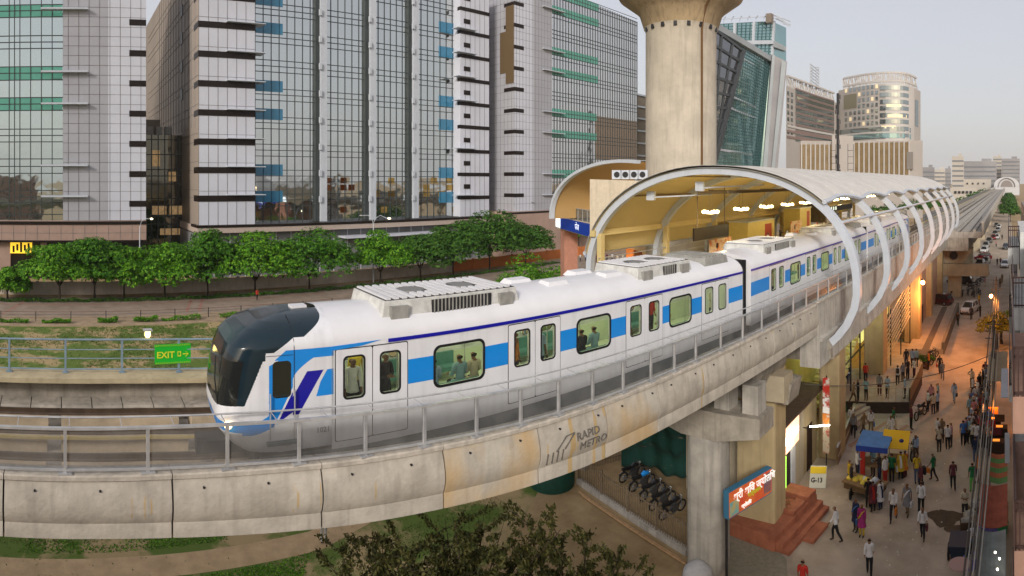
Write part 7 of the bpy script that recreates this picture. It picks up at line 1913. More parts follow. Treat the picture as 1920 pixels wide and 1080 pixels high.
# lit concourse stair behind the columns
litw = mat('concourse_wall', (.42, .42, .16), .7, var=.15, vscale=1.5)
cs = thing('station_stair', (-15, 55, 0), label='yellow lit glazed stair hall under the station', cat='stair hall')
mb = MB(); mb.box(-20, -14.8, 36, 64, 0, 8.05); mb.build('rear_wall', litw, cs)
mb = MB()
for k in range(16): mb.box(-14.8, -12.4, 42 + k * .75, 42.75 + k * .75, .9 + .38 * k, 1.2 + .38 * k)
mb.build('stair_tread', mat('tread_yellow', (.5, .46, .22), .6, var=.2), cs)
mb = MB()
for k in range(8): mb.box(-12.35, -12.25, 40 + 3 * k, 40.15 + 3 * k, .9, 8)
for z in (3.4, 5.6): mb.box(-12.34, -12.26, 40, 61, z, z + .12)
mb.build('glazing_frame', dark, cs)
for k in range(5): mb = MB(); mb.box(-14.2, -14.0, 40 + 4.5 * k, 42.2 + 4.5 * k, 7.2, 7.3); mb.build('tube_light', emit('tube_yellow', (.95, 1, .45), 12), cs)
for k in range(3): plight((-13.2, 42 + 8 * k, 6.6), 160, (.95, 1.0, .45))
bs = thing('stair_railing', (-11.2, 56, 0), label='sloping cream barred railing of the big stair beside the orange lit wall', cat='railing')
for k in range(9):
    A, B = gp(1658, 655 - 9 * k, 0), None
    z0, z1 = .4 + .42 * k, 1.6 + .5 * k
    mb = MB(); mb.bar((-11.3, 52.0, z0), (-10.4, 63.5, z1 + 1.6), .07, .09 if k < 8 else .2); mb.build('rail', railp, bs)
for k in range(4): s = 52 + 3.8 * k; mb = MB(); mb.bar((-11.3 + .078 * (s - 52), s, .1), (-11.3 + .078 * (s - 52), s, 4.6 + .22 * (s - 52)), .1); mb.build('baluster', dark, bs)
mb = MB(); mb.box(-12.9, -12.7, 51, 63.5, 3.4, 7.6); mb.build('lit_panel', emit('panel_yellow', (.9, .92, .30), .75), bs)
pw = thing('portrait_poster', (-11.6, 55.4, 5), label='green poster with a dark haired woman beside the big stair', cat='poster')
MB().box(-11.75, -11.65, 54.2, 57.4, 4.3, 6.8).build('panel', mat('poster_green', (.06, .22, .06), .4, var=.5, vscale=2), pw)
mb = MB(); mb.ball((-11.63, 55.6, 5.9), .42, 12, 8, sz=(.05, .8, 1)); mb.ball((-11.63, 55.6, 4.9), .62, 12, 8, sz=(.05, 1, 1)); mb.build('portrait_print', mat('portrait_dark', (.03, .015, .03), .5), pw)
mb = MB(); mb.ball((-11.60, 55.62, 5.88), .24, 12, 8, sz=(.05, .8, 1)); mb.build('face_print', mat('portrait_skin', (.4, .2, .12), .5), pw)
ow = thing('ticket_hall_wall', (-10.5, 72, 0), label='pinkish station side wall glowing orange under a sodium lamp', cat='wall')
MB().box(-16, -10.3, 66.2, 92, 0, 8.1).build('wall', mat('hall_pink', (.45, .28, .20), .8, var=.15, vscale=.7), ow)
for s in (71, 80): MB().box(-10.31, -10.25, s, s + 1.4, 0, 2.6).build('door', mat('door_dark', (.06, .04, .03), .6), ow)
MB().box(-10.31, -10.2, 66.8, 67.6, 3.0, 3.9).build('blue_sign', mat('toilet_blue', (.02, .03, .35), .4), ow)
lm = thing('wall_lamp', (-9.1, 64.4, 6.5), label='orange sodium lamp on the station column, lighting the street', cat='lamp')
MB().ball((-9.15, 64.2, 6.6), .22, 10, 7).build('bulb', emit('sodium', (1, .42, .10), 60), lm, smooth='all'); MB().bar((-9.5, 64.9, 6.9), (-9.15, 64.3, 6.75), .08).build('arm', dark, lm)
lt = plight((-8.6, 63.6, 5.0), 1000, (1, .33, .07), .3); lt.name = 'sodium_light'
lt = plight((-1.6, 57, 6.3), 2000, (1, .33, .07), .3); lt.name = 'sodium_light'
lm = thing('added_street_bulb', (-1.6, 57, 6.5), label='added orange bulb lighting the street above the stalls', cat='lamp')  # bulb added to bring more orange light onto the street
MB().ball((-1.6, 57.2, 6.6), .16, 10, 7).build('bulb', MT['sodium'], lm, smooth='all'); MB().bar((-1.6, 57.2, 6.75), (-1.4, 57.4, 7.3), .03).build('cord', dark, lm)
# far ramp
rp = thing('stone_ramp', (gp(1745, 620)[0], gp(1745, 620)[1], 0), label='long low stone ramp with dark bands beside the street', cat='ramp')
q = [gp(1700, 655, .5), gp(1768, 655, .5), gp(1796, 577, .5), gp(1746, 573, .5)]
MB().prism(q, 0, .5).build('base', mat('ramp_stone', (.36, .31, .25), .8, var=.15, vscale=1), rp)
def qm(u, v): a = (q[0][0] * (1 - u) + q[1][0] * u, q[0][1] * (1 - u) + q[1][1] * u); b = (q[3][0] * (1 - u) + q[2][0] * u, q[3][1] * (1 - u) + q[2][1] * u); return (a[0] * (1 - v) + b[0] * v, a[1] * (1 - v) + b[1] * v, .505)
mb = MB(); mb.face([qm(.42, 0), qm(.62, 0), qm(.62, 1), qm(.42, 1)]); mb.build('dark_band', mat('ramp_dark', (.14, .12, .10), .8, var=.2), rp, recalc=False)
MB().bar((q[1][0], q[1][1], .55), (q[2][0], q[2][1], .55), .3, 1.3).build('side_wall', mat('ramp_wall_grey', (.16, .15, .13), .8, var=.2), rp)
# planter
pl_ = thing('potted_plant', (*gp(1736, 690), 0), label='leafy potted shrub at the edge of the orange lit pavement', cat='plant')
x, y = gp(1736, 690); MB().cyl(x, y, 0, .5, .3, .4, 14).build('pot', mat('terracotta', (.25, .10, .05), .8), pl_)
c = crown_mesh(9, .8, 1.2, 600, .12, 6); c.v = [(a + x, b + y, z + .7) for a, b, z in c.v]; c.build('foliage', lf_dark, pl_, recalc=False)
# ================================================================ far viaduct beyond the station
fv = thing('far_viaduct', (-8, 90, 0), label='straight two-track viaduct running to the horizon beyond the station', cat='viaduct')
pa, pb_ = 3.5, 12.8
def fsec(o0, o1, z0, z1, s0=88.0, s1=560.0, m=None, name='part', n=1):
    mb = MB(); k0 = 0
    mb.hexa([(-(pa + o1), s0, z0), (-(pa + o0), s0, z0), (-(pa + o0) + .9, s1, z0), (-(pa + o1) + .9, s1, z0), (-(pa + o1), s0, z1), (-(pa + o0), s0, z1), (-(pa + o0) + .9, s1, z1), (-(pa + o1) + .9, s1, z1)]); return mb.build(name, m, fv)
fsec(.0, .35, H - 7.9, H - 6.1, m=conc_pale, name='parapet_wall'); fsec(8.95, 9.3, H - 7.9, H - 6.1, m=conc_pale, name='parapet_wall')
fsec(-.05, .5, H - 6.1 + .002, H - 5.98, m=MT['coping_concrete'], name='coping'); fsec(8.8, 9.35, H - 6.1 + .002, H - 5.98, m=MT['walkway_concrete'], name='coping')
fsec(.36, 8.94, H - 8.3, H - 7.4, m=conc_pale, name='deck'); fsec(2.3, 7.0, H - 10.2, H - 8.31, m=concrete, name='box_girder')
for o in (2.0, 3.5, 5.8, 7.3): fsec(o - .05, o + .05, H - 7.398, H - 7.2, m=MT['rail_steel'], name='rail')
for o in (1.4, 4.4, 8.2): fsec(o - .2, o + .2, H - 7.398, H - 7.1, m=conc_pale, name='plinth')
for o in (9.0,): fsec(o, o + .05, H - 5.978, H - 4.9, m=glassy('far_screen', (.35, .42, .40), dirtamt=.5), name='screen')
fsec(.2, .26, H - 5.2, H - 5.12, m=steel, name='top_rail')
for i, s in enumerate((92, 122, 152, 182, 212, 242, 272, 310, 350, 400)):
    c = -(pa + 4.6) + .9 * (s - 88) / 472
    mb = MB(); mb.box(c - 1.0, c + 1.0, s - 1, s + 1, 0, H - 12.0); mb.build('pier_column', conc_warm, fv)
    mb = MB(); mb.hexa([(c - 1.3, s - 1.2, H - 12.4), (c + 1.3, s - 1.2, H - 12.4), (c + 1.3, s + 1.2, H - 12.4), (c - 1.3, s + 1.2, H - 12.4), (c - 2.8, s - 1.2, H - 10.21), (c + 2.8, s - 1.2, H - 10.21), (c + 2.8, s + 1.2, H - 10.21), (c - 2.8, s + 1.2, H - 10.21)]); mb.build('pier_head', conc_warm, fv)
MB().tube([(-8.2, 90.75, H - 11.2), (-8.2, 90.6, H - 11.2)], .62, 20).build('round_opening', dark, fv)
MB().box(-12.8, -2.9, 90.0, 91.0, H - 14.2, H - 12.42).build('cross_beam', conc_warm, fv)
fs_ = thing('far_station', (-1, 540, 0), label='distant pale metro station vault with an arched opening at the end of the tracks', cat='station')
c = (-1.2, 545.0); pale = mat('far_station_white', (.55, .55, .56), .7)
mb = MB(); rows = []
for s in (c[1], c[1] + 90): rows.append([(c[0] + 11.5 * cos(pi * k / 20), s, 12.5 + 9.0 * abs(sin(pi * k / 20)) ** .8) for k in range(21)])
mb.sheet(rows); mb.face(rows[0]); mb.build('vault', pale, fs_); MB().box(c[0] - 11.5, c[0] + 11.5, c[1], c[1] + 90, 5, 12.6).build('base', pale, fs_)
mb = MB(); mb.face([(c[0] + 5.5 * cos(pi * k / 14), c[1] - .3, 12.5 + 6 * abs(sin(pi * k / 14))) for k in range(15)]); mb.tube([(c[0] + 7.5 * cos(pi * k / 14), c[1] - .5, 12.5 + 7.8 * abs(sin(pi * k / 14))) for k in range(15)], .5, 6); mb.build('portal_rim', mat('far_portal', (.25, .22, .20), .7), fs_)
# low lit buildings left of the far tracks
for i, (a, b, py, r_, lb) in enumerate([(1782, 1830, 352, 420, 'low cream wall building with dark windows left of the far tracks'), (1790, 1858, 336, 640, 'long pale low building at the end of the far tracks')]):
    c2 = wpt((a + b) / 2, r_); w_ = (b - a) / F * r_; t = thing('far_building', tuple(c2), label=lb, cat='building', group='buildings on the horizon')
    MB().cbox((c2.x, c2.y, zr(py, r_) / 2), (w_, 12, zr(py, r_)), th((a + b) / 2)).build('block', hz_b, t)
    for k in range(5): 
        v = wpt(a + (b - a) * (.2 + .15 * k), r_ - 6.6); MB().cbox((v.x, v.y, zr(py + 8, r_)), (1.6, .6, 1.6), th((a + b) / 2)).build('window', dark, t)
# ================================================================ under the viaduct
shop = thing('roadside_shop', (-12.5, 31, 0), label='small beige shop built under the station with a lit sign over a green doorway', cat='shop')
MB().box(-17.5, -11.85, 29.6, 33.6, 0, 4.5).build('body', conc_warm, shop)
MB().box(-17.0, -11.9, 33.62, 36.2, 0, 3.9).build('annex', beige, shop)
MB().box(-17.8, -11.4, 29.3, 36.4, 4.52, 4.66).build('roof_slab', mat('slab_brown', (.10, .06, .04), .8, var=.3), shop)
MB().box(-11.84, -11.7, 29.7, 32.4, 2.75, 4.2).build('lit_sign', emit('sign_peach', (1, .62, .42), 1.0), shop)
MB().box(-11.7, -11.66, 29.9, 32.2, 3.3, 3.6).build('tube_light', emit('tube_white', (1, .95, .8), 9), shop)
MB().box(-11.84, -11.78, 29.9, 31.2, .05, 2.7).build('doorway', mat('doorway_dark', (.03, .025, .02), .7), shop)
MB().box(-11.77, -11.72, 30.15, 30.4, .1, 2.65).build('green_strip_light', emit('strip_green', (.45, 1, .10), 2.2), shop)
MB().box(-11.84, -11.74, 31.3, 31.9, .05, 2.7).build('door_panel', arch_white, shop)
MB().box(-11.9, -11.86, 34.3, 35.2, .0, 2.7).build('dark_opening', mat('opening_dark', (.03, .015, .008), .8), shop)
plight((-11.2, 31, 3.3), 60, (1, .85, .6), .2)
tb = thing('tube_lamp', (*gp(1537, 870), 3.6), label='white fluorescent tube lamp beside the beige column', cat='lamp')
q0_, q1_ = wpt(1519, 35.2), wpt(1555, 36.4); MB().tube([q0_ + Vector((0, 0, zr(800, 35.2))), q1_ + Vector((0, 0, zr(797, 36.4)))], .045, 8).build('tube', emit('tube_lamp', (1, 1, .9), 14), tb)
MB().bar(q0_ + Vector((0, 0, zr(800, 35.2) - .1)), q0_ + Vector((-.9, .3, zr(808, 35.2))), .04).build('bracket', dark, tb)
bn = thing('hanging_banner', tuple(wpt(1549, 36.6)), label='tall narrow orange and white banner hung beside the beige column', cat='banner')
v = wpt(1549, 36.6)
for i, (a, b, m_) in enumerate(((708, 745, 'red'), (745, 775, 'white'), (775, 800, 'orange'), (800, 850, 'cream'))):
    MB().cbox((v.x, v.y, (zr(a, 36.6) + zr(b, 36.6)) / 2), (.42, .05, (b - a) / F * 36.6 - .02), 0).build('banner_panel', mat('banner_' + m_, CC[m_], .7, col2=(.55, .5, .45) if m_ in ('red', 'orange') else (.45, .08, .05), vscale=3.2, thr=(.42, .5)), bn)
MB().bar((v.x, v.y + .06, 0), (v.x, v.y + .06, zr(705, 36.6)), .06).build('pole', dark, bn)
# billboard
bb = thing('billboard', tuple(wpt(1405, 30)), label='long red shop billboard on a post between the grey pier and the beige column', cat='billboard')
a, b = wpt(1366, 26.2), wpt(1447, 28.5); dd2 = (b - a).normalized(); n2 = Vector((dd2.y, -dd2.x, 0)); n2 = n2 if n2.dot(-a) > 0 else -n2
def bquad(u0, u1, z0, z1, o, th_=.02):
    L2 = (b - a).length; q = []
    for z in (z0, z1):
        for uu, oo in ((u0, o), (u1, o), (u1, o - th_), (u0, o - th_)): v = a + dd2 * (uu * L2) + n2 * oo; q.append((v.x, v.y, z))
    return MB().hexa(q)
Z1a, Z0a = 3.98, 2.78
bquad(0, 1, Z0a, Z1a, 0, .3).build('frame', mat('frame_blue', (.05, .18, .30), .5), bb)
bquad(.01, .99, Z0a + .05, Z1a - .05, .012, .01).build('face', mat('billboard_red', (.55, .06, .03), .5, col2=(.60, .20, .04), vscale=1.5, emis=(.6, .08, .03), es=.25), bb)
bquad(.02, .22, Z0a + .08, Z0a + .7, .018, .004).build('picture_panel', mat('billboard_picture', (.10, .45, .50), .5, col2=(.7, .45, .1), vscale=3), bb)
bquad(.80, .97, Z0a + .15, Z1a - .15, .018, .004).build('picture_panel', mat('billboard_picture_b', (.40, .16, .10), .5, col2=(.12, .12, .2), vscale=3), bb)
def on_board(txt, size, u, z, m, bold=.01):
    mb = text_mb(txt, size, .004, bold=bold); L2 = (b - a).length
    mb.v = [tuple(a + dd2 * (u * L2 + x) + n2 * (.024 - y) + Vector((0, 0, z + zz))) for x, y, zz in mb.v]; return mb.build('lettering', m, bb)
bw = emit('board_white', (.95, .9, .85), .5)
on_board('श्री शिव ज्योतिष', .46, .10, Z1a - .52, bw); on_board('कार्यालय', .26, .42, Z0a + .50, yl); on_board('ज्योतिष', .22, .28, Z0a + .16, bw)
for u_ in (.03,): v = a + dd2 * (u_ * (b - a).length) - n2 * .2; MB().bar((v.x, v.y, 0), (v.x, v.y, Z0a), .09).build('post', dark, bb)
ab = thing('sandwich_board', tuple(wpt(1531, 36)), label='small yellow and white sandwich board reading G-13 on the dusty ground', cat='sign')
x, y = gp(1531, 918); ang3 = R(20)
mb = MB(); mb.hexa([(x - .45, y, .02), (x + .45, y + .25, .02), (x + .45, y + .30, .02), (x - .45, y + .05, .02), (x - .45, y + .3, 1.15), (x + .45, y + .55, 1.15), (x + .45, y + .6, 1.15), (x - .45, y + .35, 1.15)]); mb.build('board', mat('board_white_paint', (.62, .62, .55), .5), ab)
mb = MB(); mb.hexa([(x - .43, y + .165, .78), (x + .43, y + .405, .78), (x + .43, y + .43, .78), (x - .43, y + .19, .78), (x - .43, y + .26, 1.12), (x + .43, y + .505, 1.12), (x + .43, y + .53, 1.12), (x - .43, y + .28, 1.12)]); mb.build('yellow_header', mat('header_yellow', (.75, .55, .03), .5), ab)
mb = text_mb('G-13', .34, .004, bold=.012); mb.v = [(x - .38 + u_ * .92, y - .006 + .265 * (zz + .32) + .255 * u_ / .9 - yy, .32 + zz) for u_, yy, zz in mb.v]; mb.build('lettering', mat('ink_black', (.02, .02, .02), .5), ab)
# red stone steps
rs = thing('red_stone_steps', (*gp(1500, 990), 0), label='red sandstone plinth with broad steps in front of the shop', cat='steps')
redst = mat('red_sandstone', (.36, .13, .07), .8, col2=(.24, .08, .045), vscale=1.6, bump=.2, bscale=8)
A, B = Vector((*gp(1482, 1044), 0)), Vector((*gp(1557, 957), 0)); d3 = (B - A).normalized(); n3 = Vector((-d3.y, d3.x, 0)); n3 = n3 if n3.x < 0 else -n3; L3 = (B - A).length
def stepb(u0, u1, o0, o1, h, name, z0=0, m=redst):
    q = [A + d3 * (u_ * L3) + n3 * o for u_, o in ((u0, o0), (u1, o0), (u1, o1), (u0, o1))]; MB().prism([(v.x, v.y) for v in q], z0, h).build(name, m, rs, bevel=.02)
stepb(.0, 1.0, .05, .42, .22, 'step'); stepb(.0, 1.0, .42, .80, .44, 'step'); stepb(-.02, 1.0, .80, 3.6, .70, 'plinth'); stepb(.30, .68, -.55, .04, .18, 'step'); stepb(.45, .75, .9, 1.5, .86, 'raised_slab', .702); stepb(.78, 1.0, .85, 2.4, .95, 'raised_slab', .702)
hp = thing('leaf_litter', tuple(wpt(1490, 33)), label='heap of dry twigs and leaves on the red stone plinth', cat='twigs'); rnd = random.Random(4); mb = MB()
c = A + d3 * (.55 * L3) + n3 * 2.1
for _ in range(260): leaf(mb, (c.x + rnd.gauss(0, .45), c.y + rnd.gauss(0, .35), .72 + rnd.random() * .22), Vector((rnd.gauss(0, 1), rnd.gauss(0, 1), .6)), .09, .03, rnd)
mb.build('foliage', mat('dry_leaf', (.20, .10, .04), .9), hp, recalc=False)
poly_sheet('pavement', [gp(1362, 1010), gp(1400, 985), gp(1436, 1000), gp(1475, 1050), gp(1480, 1120), gp(1360, 1120)], .014, mat('yard_pavers', (.27, .24, .18), .9, col2=(.20, .18, .13), vscale=5, bump=.5, bscale=12))
# fence on a low kerb, iron ladder, green netting, sack, tank
fe = thing('iron_fence', (*gp(1190, 975), 0), label='rusty iron bar fence on a concrete kerb left of the grey pier', cat='fence')
fA, fB = Vector((*gp(1085, 905), 0)), Vector((*gp(1290, 1040), 0))
MB().bar(fA + Vector((0, 0, .12)), fB + Vector((0, 0, .12)), .35, .28).build('kerb', conc_pale, fe)
ironm = mat('iron_rust', (.20, .15, .10), .7, var=.4, vscale=8)
n = int((fB - fA).length / .17); mb = MB()
for k in range(n + 1): q = fA.lerp(fB, k / n); mb.bar(q + Vector((0, 0, .26)), q + Vector((0, 0, 1.45)), .03)
for z in (.4, 1.35): mb.bar(fA + Vector((0, 0, z)), fB + Vector((0, 0, z)), .03, .04)
mb.build('bar_grille', ironm, fe)
for k in range(5): q = fA.lerp(fB, k / 4); MB().bar(q, q + Vector((0, 0, 1.6)), .09).build('post', ironm, fe)
f2 = thing('iron_gate', (*gp(1120, 860), 0), label='tall iron bar gate behind the fence under the parapet', cat='gate')
gA, gB = Vector((*gp(1096, 880), 0)), Vector((*gp(1165, 862), 0)); mb = MB()
for k in range(24): q = gA.lerp(gB, k / 23); mb.bar(q, q + Vector((0, 0, 1.9)), .035)
for z in (.3, 1.1, 1.8): mb.bar(gA + Vector((0, 0, z)), gB + Vector((0, 0, z)), .05)
mb.build('bar_grille', ironm, f2); MB().cbox((gA.x, gA.y, 1.0), (.35, .35, 2.0)).build('gate_post', conc_pale, f2)
ll = thing('iron_ladder', (*gp(1190, 1005), 0), label='long rusty iron ladder lying on the ground along the fence', cat='ladder')
rustm = mat('ladder_rust', (.46, .29, .15), .7, var=.3, vscale=6)
l0, l1 = Vector((*gp(1094, 934), .1)), Vector((*gp(1286, 1062), .1)); o_ = Vector((.62, -.28, 0)) * .85
mb = MB(); mb.tube([l0, l1], .05, 6); mb.build('rail', rustm, ll); mb = MB(); mb.tube([l0 - o_, l1 - o_], .05, 6); mb.build('rail', rustm, ll)
for k in range(19): q = l0.lerp(l1, k / 18); MB().tube([q, q - o_], .04, 6).build('rung', rustm, ll)
nt_ = thing('green_netting', (*gp(1240, 850), 0), label='dark green shade netting spread over rubble behind the fence', cat='netting')
rows = []
for j in range(26):
    r2 = []
    for i in range(30):
        px = 1165 + 135 * i / 29; py = 792 + 105 * j / 25 + (i - 15) * .8
        x, y = gp(px, py, .4); r2.append((x, y, .75 + .22 * sin(x * 1.7 + y) + .2 * sin(y * 2.3 - x * .6) + .10 * sin(x * 5 + y * 4)))
    rows.append(r2)
MB().sheet(rows).build('net', mat('net_green', (.012, .055, .038), .9, col2=(.22, .18, .11), vscale=1.3, thr=(.31, .36), bump=.6, bscale=9, detail=12, stretch=(.6, 2.4, 1)), nt_, smooth='all', recalc=False)
tk = thing('water_tank', (*gp(1035, 905), 0), label='squat dark green round tank half hidden by the parapet', cat='tank')
x, y = gp(1035, 906); MB().lathe(x, y, [(0, 1.3), (.9, 1.35), (1.05, 1.25), (1.08, .2)], 28).build('shell', mat('tank_green', (.015, .07, .05), .5, var=.3), tk, smooth=True); MB().cyl(x - 1.6, y - .5, 0, .8, .35, .35, 14).build('side_drum', dark, tk)
sk = thing('white_sack', (*gp(1306, 1076), 0), label='stuffed white sack at the foot of the grey pier', cat='sack')
x, y = gp(1308, 1086); MB().lathe(x, y, [(0, .5), (.15, .68), (.45, .62), (.7, .3), (.78, .1)], 14).build('bag', mat('sack_white', (.55, .55, .56), .9, bump=.8, bscale=6, var=.2), sk, smooth='all')
# ================================================================ stalls and carts in the street
bl_ = thing('blue_stall', (*gp(1640, 890), 0), label='blue roofed street stall with red and blue side panels', cat='stall')
x, y = gp(1640, 893); stb = mat('stall_blue', (.06, .14, .42), .6, var=.2, vscale=3)
for dx, dy in ((-.75, -.55), (.75, -.55), (.75, .7), (-.75, .7)): MB().bar((x + dx, y + dy, 0), (x + dx, y + dy, 2.15), .05).build('post', steel, bl_)
MB().hexa([(x - .95, y - .8, 2.05), (x + .95, y - .7, 2.0), (x + .95, y + .95, 2.2), (x - .95, y + .95, 2.25), (x - .95, y - .8, 2.1), (x + .95, y - .7, 2.05), (x + .95, y + .95, 2.25), (x - .95, y + .95, 2.3)]).build('canopy', mat('canopy_blue', (.10, .24, .55), .6, var=.2, vscale=3), bl_)
MB().box(x - .95, x + .95, y - .83, y - .79, 1.78, 2.08).build('valance', mat('valance_navy', (.02, .05, .30), .6), bl_)
MB().box(x - .82, x - .76, y - .55, y + .7, 0, 2.0).build('side_panel', stb, bl_); MB().box(x - .74, x - .45, y - .60, y - .56, .1, 1.9).build('red_panel', mat('stall_red', (.40, .03, .02), .6), bl_)
MB().box(x - .7, x + .7, y - .5, y + .6, .75, .85).build('counter', mat('wood_worn', (.25, .16, .08), .8, var=.3), bl_)
ys = thing('yellow_stall', (*gp(1680, 885), 0), label='stall with a bright yellow and orange boxed awning beside the blue one', cat='stall')
x, y = gp(1682, 884)
for dx, dy in ((-.6, -.5), (.6, -.5), (.6, .6), (-.6, .6)): MB().bar((x + dx, y + dy, 0), (x + dx, y + dy, 2.0), .05).build('post', steel, ys)
MB().hexa([(x - .8, y - .8, 1.7), (x + .8, y - .8, 1.7), (x + .8, y, 2.4), (x - .8, y, 2.4), (x - .8, y - .8, 1.75), (x + .8, y - .8, 1.75), (x + .8, y, 2.5), (x - .8, y, 2.5)]).build('front_awning', mat('front_yellow', (.75, .45, .02), .5), ys)
MB().hexa([(x - .8, y + .003, 2.4), (x + .8, y + .003, 2.4), (x + .8, y + .9, 2.0), (x - .8, y + .9, 2.0), (x - .8, y + .003, 2.5), (x + .8, y + .003, 2.5), (x + .8, y + .9, 2.06), (x - .8, y + .9, 2.06)]).build('back_awning', mat('awning_orange', (.60, .14, .08), .6, var=.2), ys)
for k in (-.35, .35): MB().ball((x + k, y - .45, 2.05), .15, 12, 8, sz=(1, .8, .8)).build('round_badge', mat('badge_navy', (.03, .03, .15), .5), ys)
MB().box(x - .6, x + .6, y - .45, y + .5, .7, .85).build('counter', MT['wood_worn'], ys); MB().box(x - .55, x + .55, y - .45, y - .40, .1, .7).build('counter_front', cloth('yellow', CC['yellow']), ys)
fc = thing('food_cart', (*gp(1622, 925), 0), label='wooden food cart heaped with yellow snacks, people crowding round', cat='cart')
x, y = gp(1622, 932)
MB().cbox((x, y, .82), (2.3, 1.25, .08), -.3).build('tray', MT['wood_worn'], fc); MB().cbox((x, y, .62), (2.1, 1.1, .3), -.3).build('body', mat('cart_wood', (.16, .10, .05), .8, var=.3), fc)
for dx, dy in ((-.7, -.45), (.7, -.65), (-.5, .6), (.85, .35)):
    MB().tube([(x + dx - .03, y + dy, .32), (x + dx + .03, y + dy, .32)], .32, 16).build('wheel', tyre, fc)
rnd = random.Random(6)
snk = mat('snack_yellow', (.70, .55, .08), .7, var=.3, vscale=12)
for i in range(9):
    q = (x + rnd.uniform(-.9, .9), y + rnd.uniform(-.4, .4)); t = thing('snack_heap', (q[0], q[1], .86), label=['heap of yellow snacks at the left end of the food cart', 'heap of snacks beside the leftmost one on the cart', 'low heap of fried snacks on the cart front', 'small heap of pale snacks in the middle of the cart', 'round heap of yellow snacks in the cart centre', 'heap of snacks at the back of the cart', 'white bowl-like heap on the right of the cart', 'small snack heap at the right end of the cart', 'snack heap nearest the right corner of the cart'][i], cat='food', group='snack heaps on the food cart')
    MB().lathe(q[0], q[1], [(.861, .22), (.93, .19), (1.02, .10), (1.06, .02)], 12).build('mound', snk if i % 3 else arch_white, t, smooth='all')
# awnings and goods along the right side
def awning(label, px0, px1, py0, py1, z0, z1, m, m2=None, n=8, name='awning'):
    """sheet hung over the stalls; screen corners read at its height"""
    A1, B1 = gp(px0, py1, z0), gp(px1, py1, z0); A2, B2 = gp(px0 + (8 if px1 - px0 > 40 else 0), py0, z1), gp(px1, py0, z1)
    t = thing(name, (A1[0], A1[1], z0), label=label, cat='awning')
    for k in range(n):
        u0, u1 = k / n, (k + 1) / n
        def pt_(u, v):
            x = (A1[0] * (1 - v) + B1[0] * v) * (1 - u) + (A2[0] * (1 - v) + B2[0] * v) * u; y = (A1[1] * (1 - v) + B1[1] * v) * (1 - u) + (A2[1] * (1 - v) + B2[1] * v) * u
            return (x, y, z0 + (z1 - z0) * u - .12 * sin(pi * v) * (1 if n > 1 else 0))
        mb = MB(); mb.sheet([[pt_(u0, v / 6) for v in range(7)], [pt_(u1, v / 6) for v in range(7)]]); mb.sheet([[tuple(Vector(pt_(u0, v / 6)) - Vector((0, 0, .02))) for v in range(7)], [tuple(Vector(pt_(u1, v / 6)) - Vector((0, 0, .02))) for v in range(7)]])
        mb.build('cloth_strip', m2 if (m2 and k % 2) else m, t, recalc=False)
    for q, z in ((A1, z0), (A2, z1)): MB().bar((q[0], q[1], 0), (q[0], q[1], z), .06).build('post', ironm, t)
    return t
awning('green and orange striped awning over the stalls under the cables', 1856, 1889, 848, 902, 2.6, 2.9, mat('awning_green', (.12, .26, .08), .8, var=.2), mat('awning_rust', (.42, .13, .06), .8, var=.2), 6)
awning('faded red tarpaulin awning below the striped one', 1832, 1889, 906, 985, 2.5, 2.8, mat('tarp_red', (.38, .10, .06), .8, var=.3, vscale=2), n=3)
awning('grey translucent sheet roof at the bottom right with lights under it', 1826, 1886, 992, 1150, 2.6, 2.7, mat('sheet_grey', (.22, .25, .25), .35, var=.3, vscale=2, streak=0), n=5)
for i, (px, py) in enumerate([(1866, 1040), (1874, 1052), (1870, 1072)]):
    x, y = gp(px, py, 2.75); t = thing('bulb_lamp', (x, y, 2.8), label=['upper small white lamp on the grey sheet roof', 'middle small white lamp on the grey sheet roof', 'lower small white lamp on the grey sheet roof'][i], cat='lamp'); MB().ball((x, y, 2.84), .045, 8, 6).build('bulb', emit('bulb_white', (1, .95, .75), 7), t)
rnd = random.Random(19)
tubc = dict(violet=(.25, .22, .62), blue=(.03, .08, .55), red=(.55, .03, .06), green=(.03, .30, .10), black=(.03, .03, .03), white=(.6, .6, .62), yellow=(.7, .55, .05))
for i, (px, py, cn, wh) in enumerate([(1845, 985, 'violet', 'leftmost in the plastic goods under the red tarpaulin'), (1853, 983, 'violet', 'second from the left in the plastic goods'), (1862, 975, 'blue', 'in the middle of the plastic goods'), (1870, 980, 'violet', 'right of the blue tub'), (1877, 972, 'red', 'at the right of the plastic goods'), (1879, 983, 'green', 'in front of the red tub'), (1826, 1000, 'white', 'left of the grey sheet roof'), (1803, 1014, 'blue', 'square, beside the dark cart'), (1820, 1045, 'violet', 'between the cables and the cart')]):
    x, y = gp(px, py, .5); t = thing('plastic_tub', (x, y, 0), label='%s plastic tub, %s' % (cn, wh), cat='tub', group='plastic tubs for sale')
    MB().lathe(x, y, [(0, .22), (.55, .33), (.58, .35), (.56, .29), (.15, .2)], 16).build('tub', mat('plastic_' + cn, tubc[cn], .35, coat=.4), t, smooth=True)
fr_ = thing('fruit_rack', (*gp(1870, 955, .8), 0), label='sloping rack heaped with yellow and green fruit under the red tarpaulin', cat='rack')
x, y = gp(1872, 962, .8); MB().hexa([(x - .6, y - .5, .6), (x + .5, y - .5, .6), (x + .5, y + .6, 1.0), (x - .6, y + .6, 1.0), (x - .6, y - .5, .66), (x + .5, y - .5, .66), (x + .5, y + .6, 1.06), (x - .6, y + .6, 1.06)]).build('board', MT['wood_worn'], fr_)
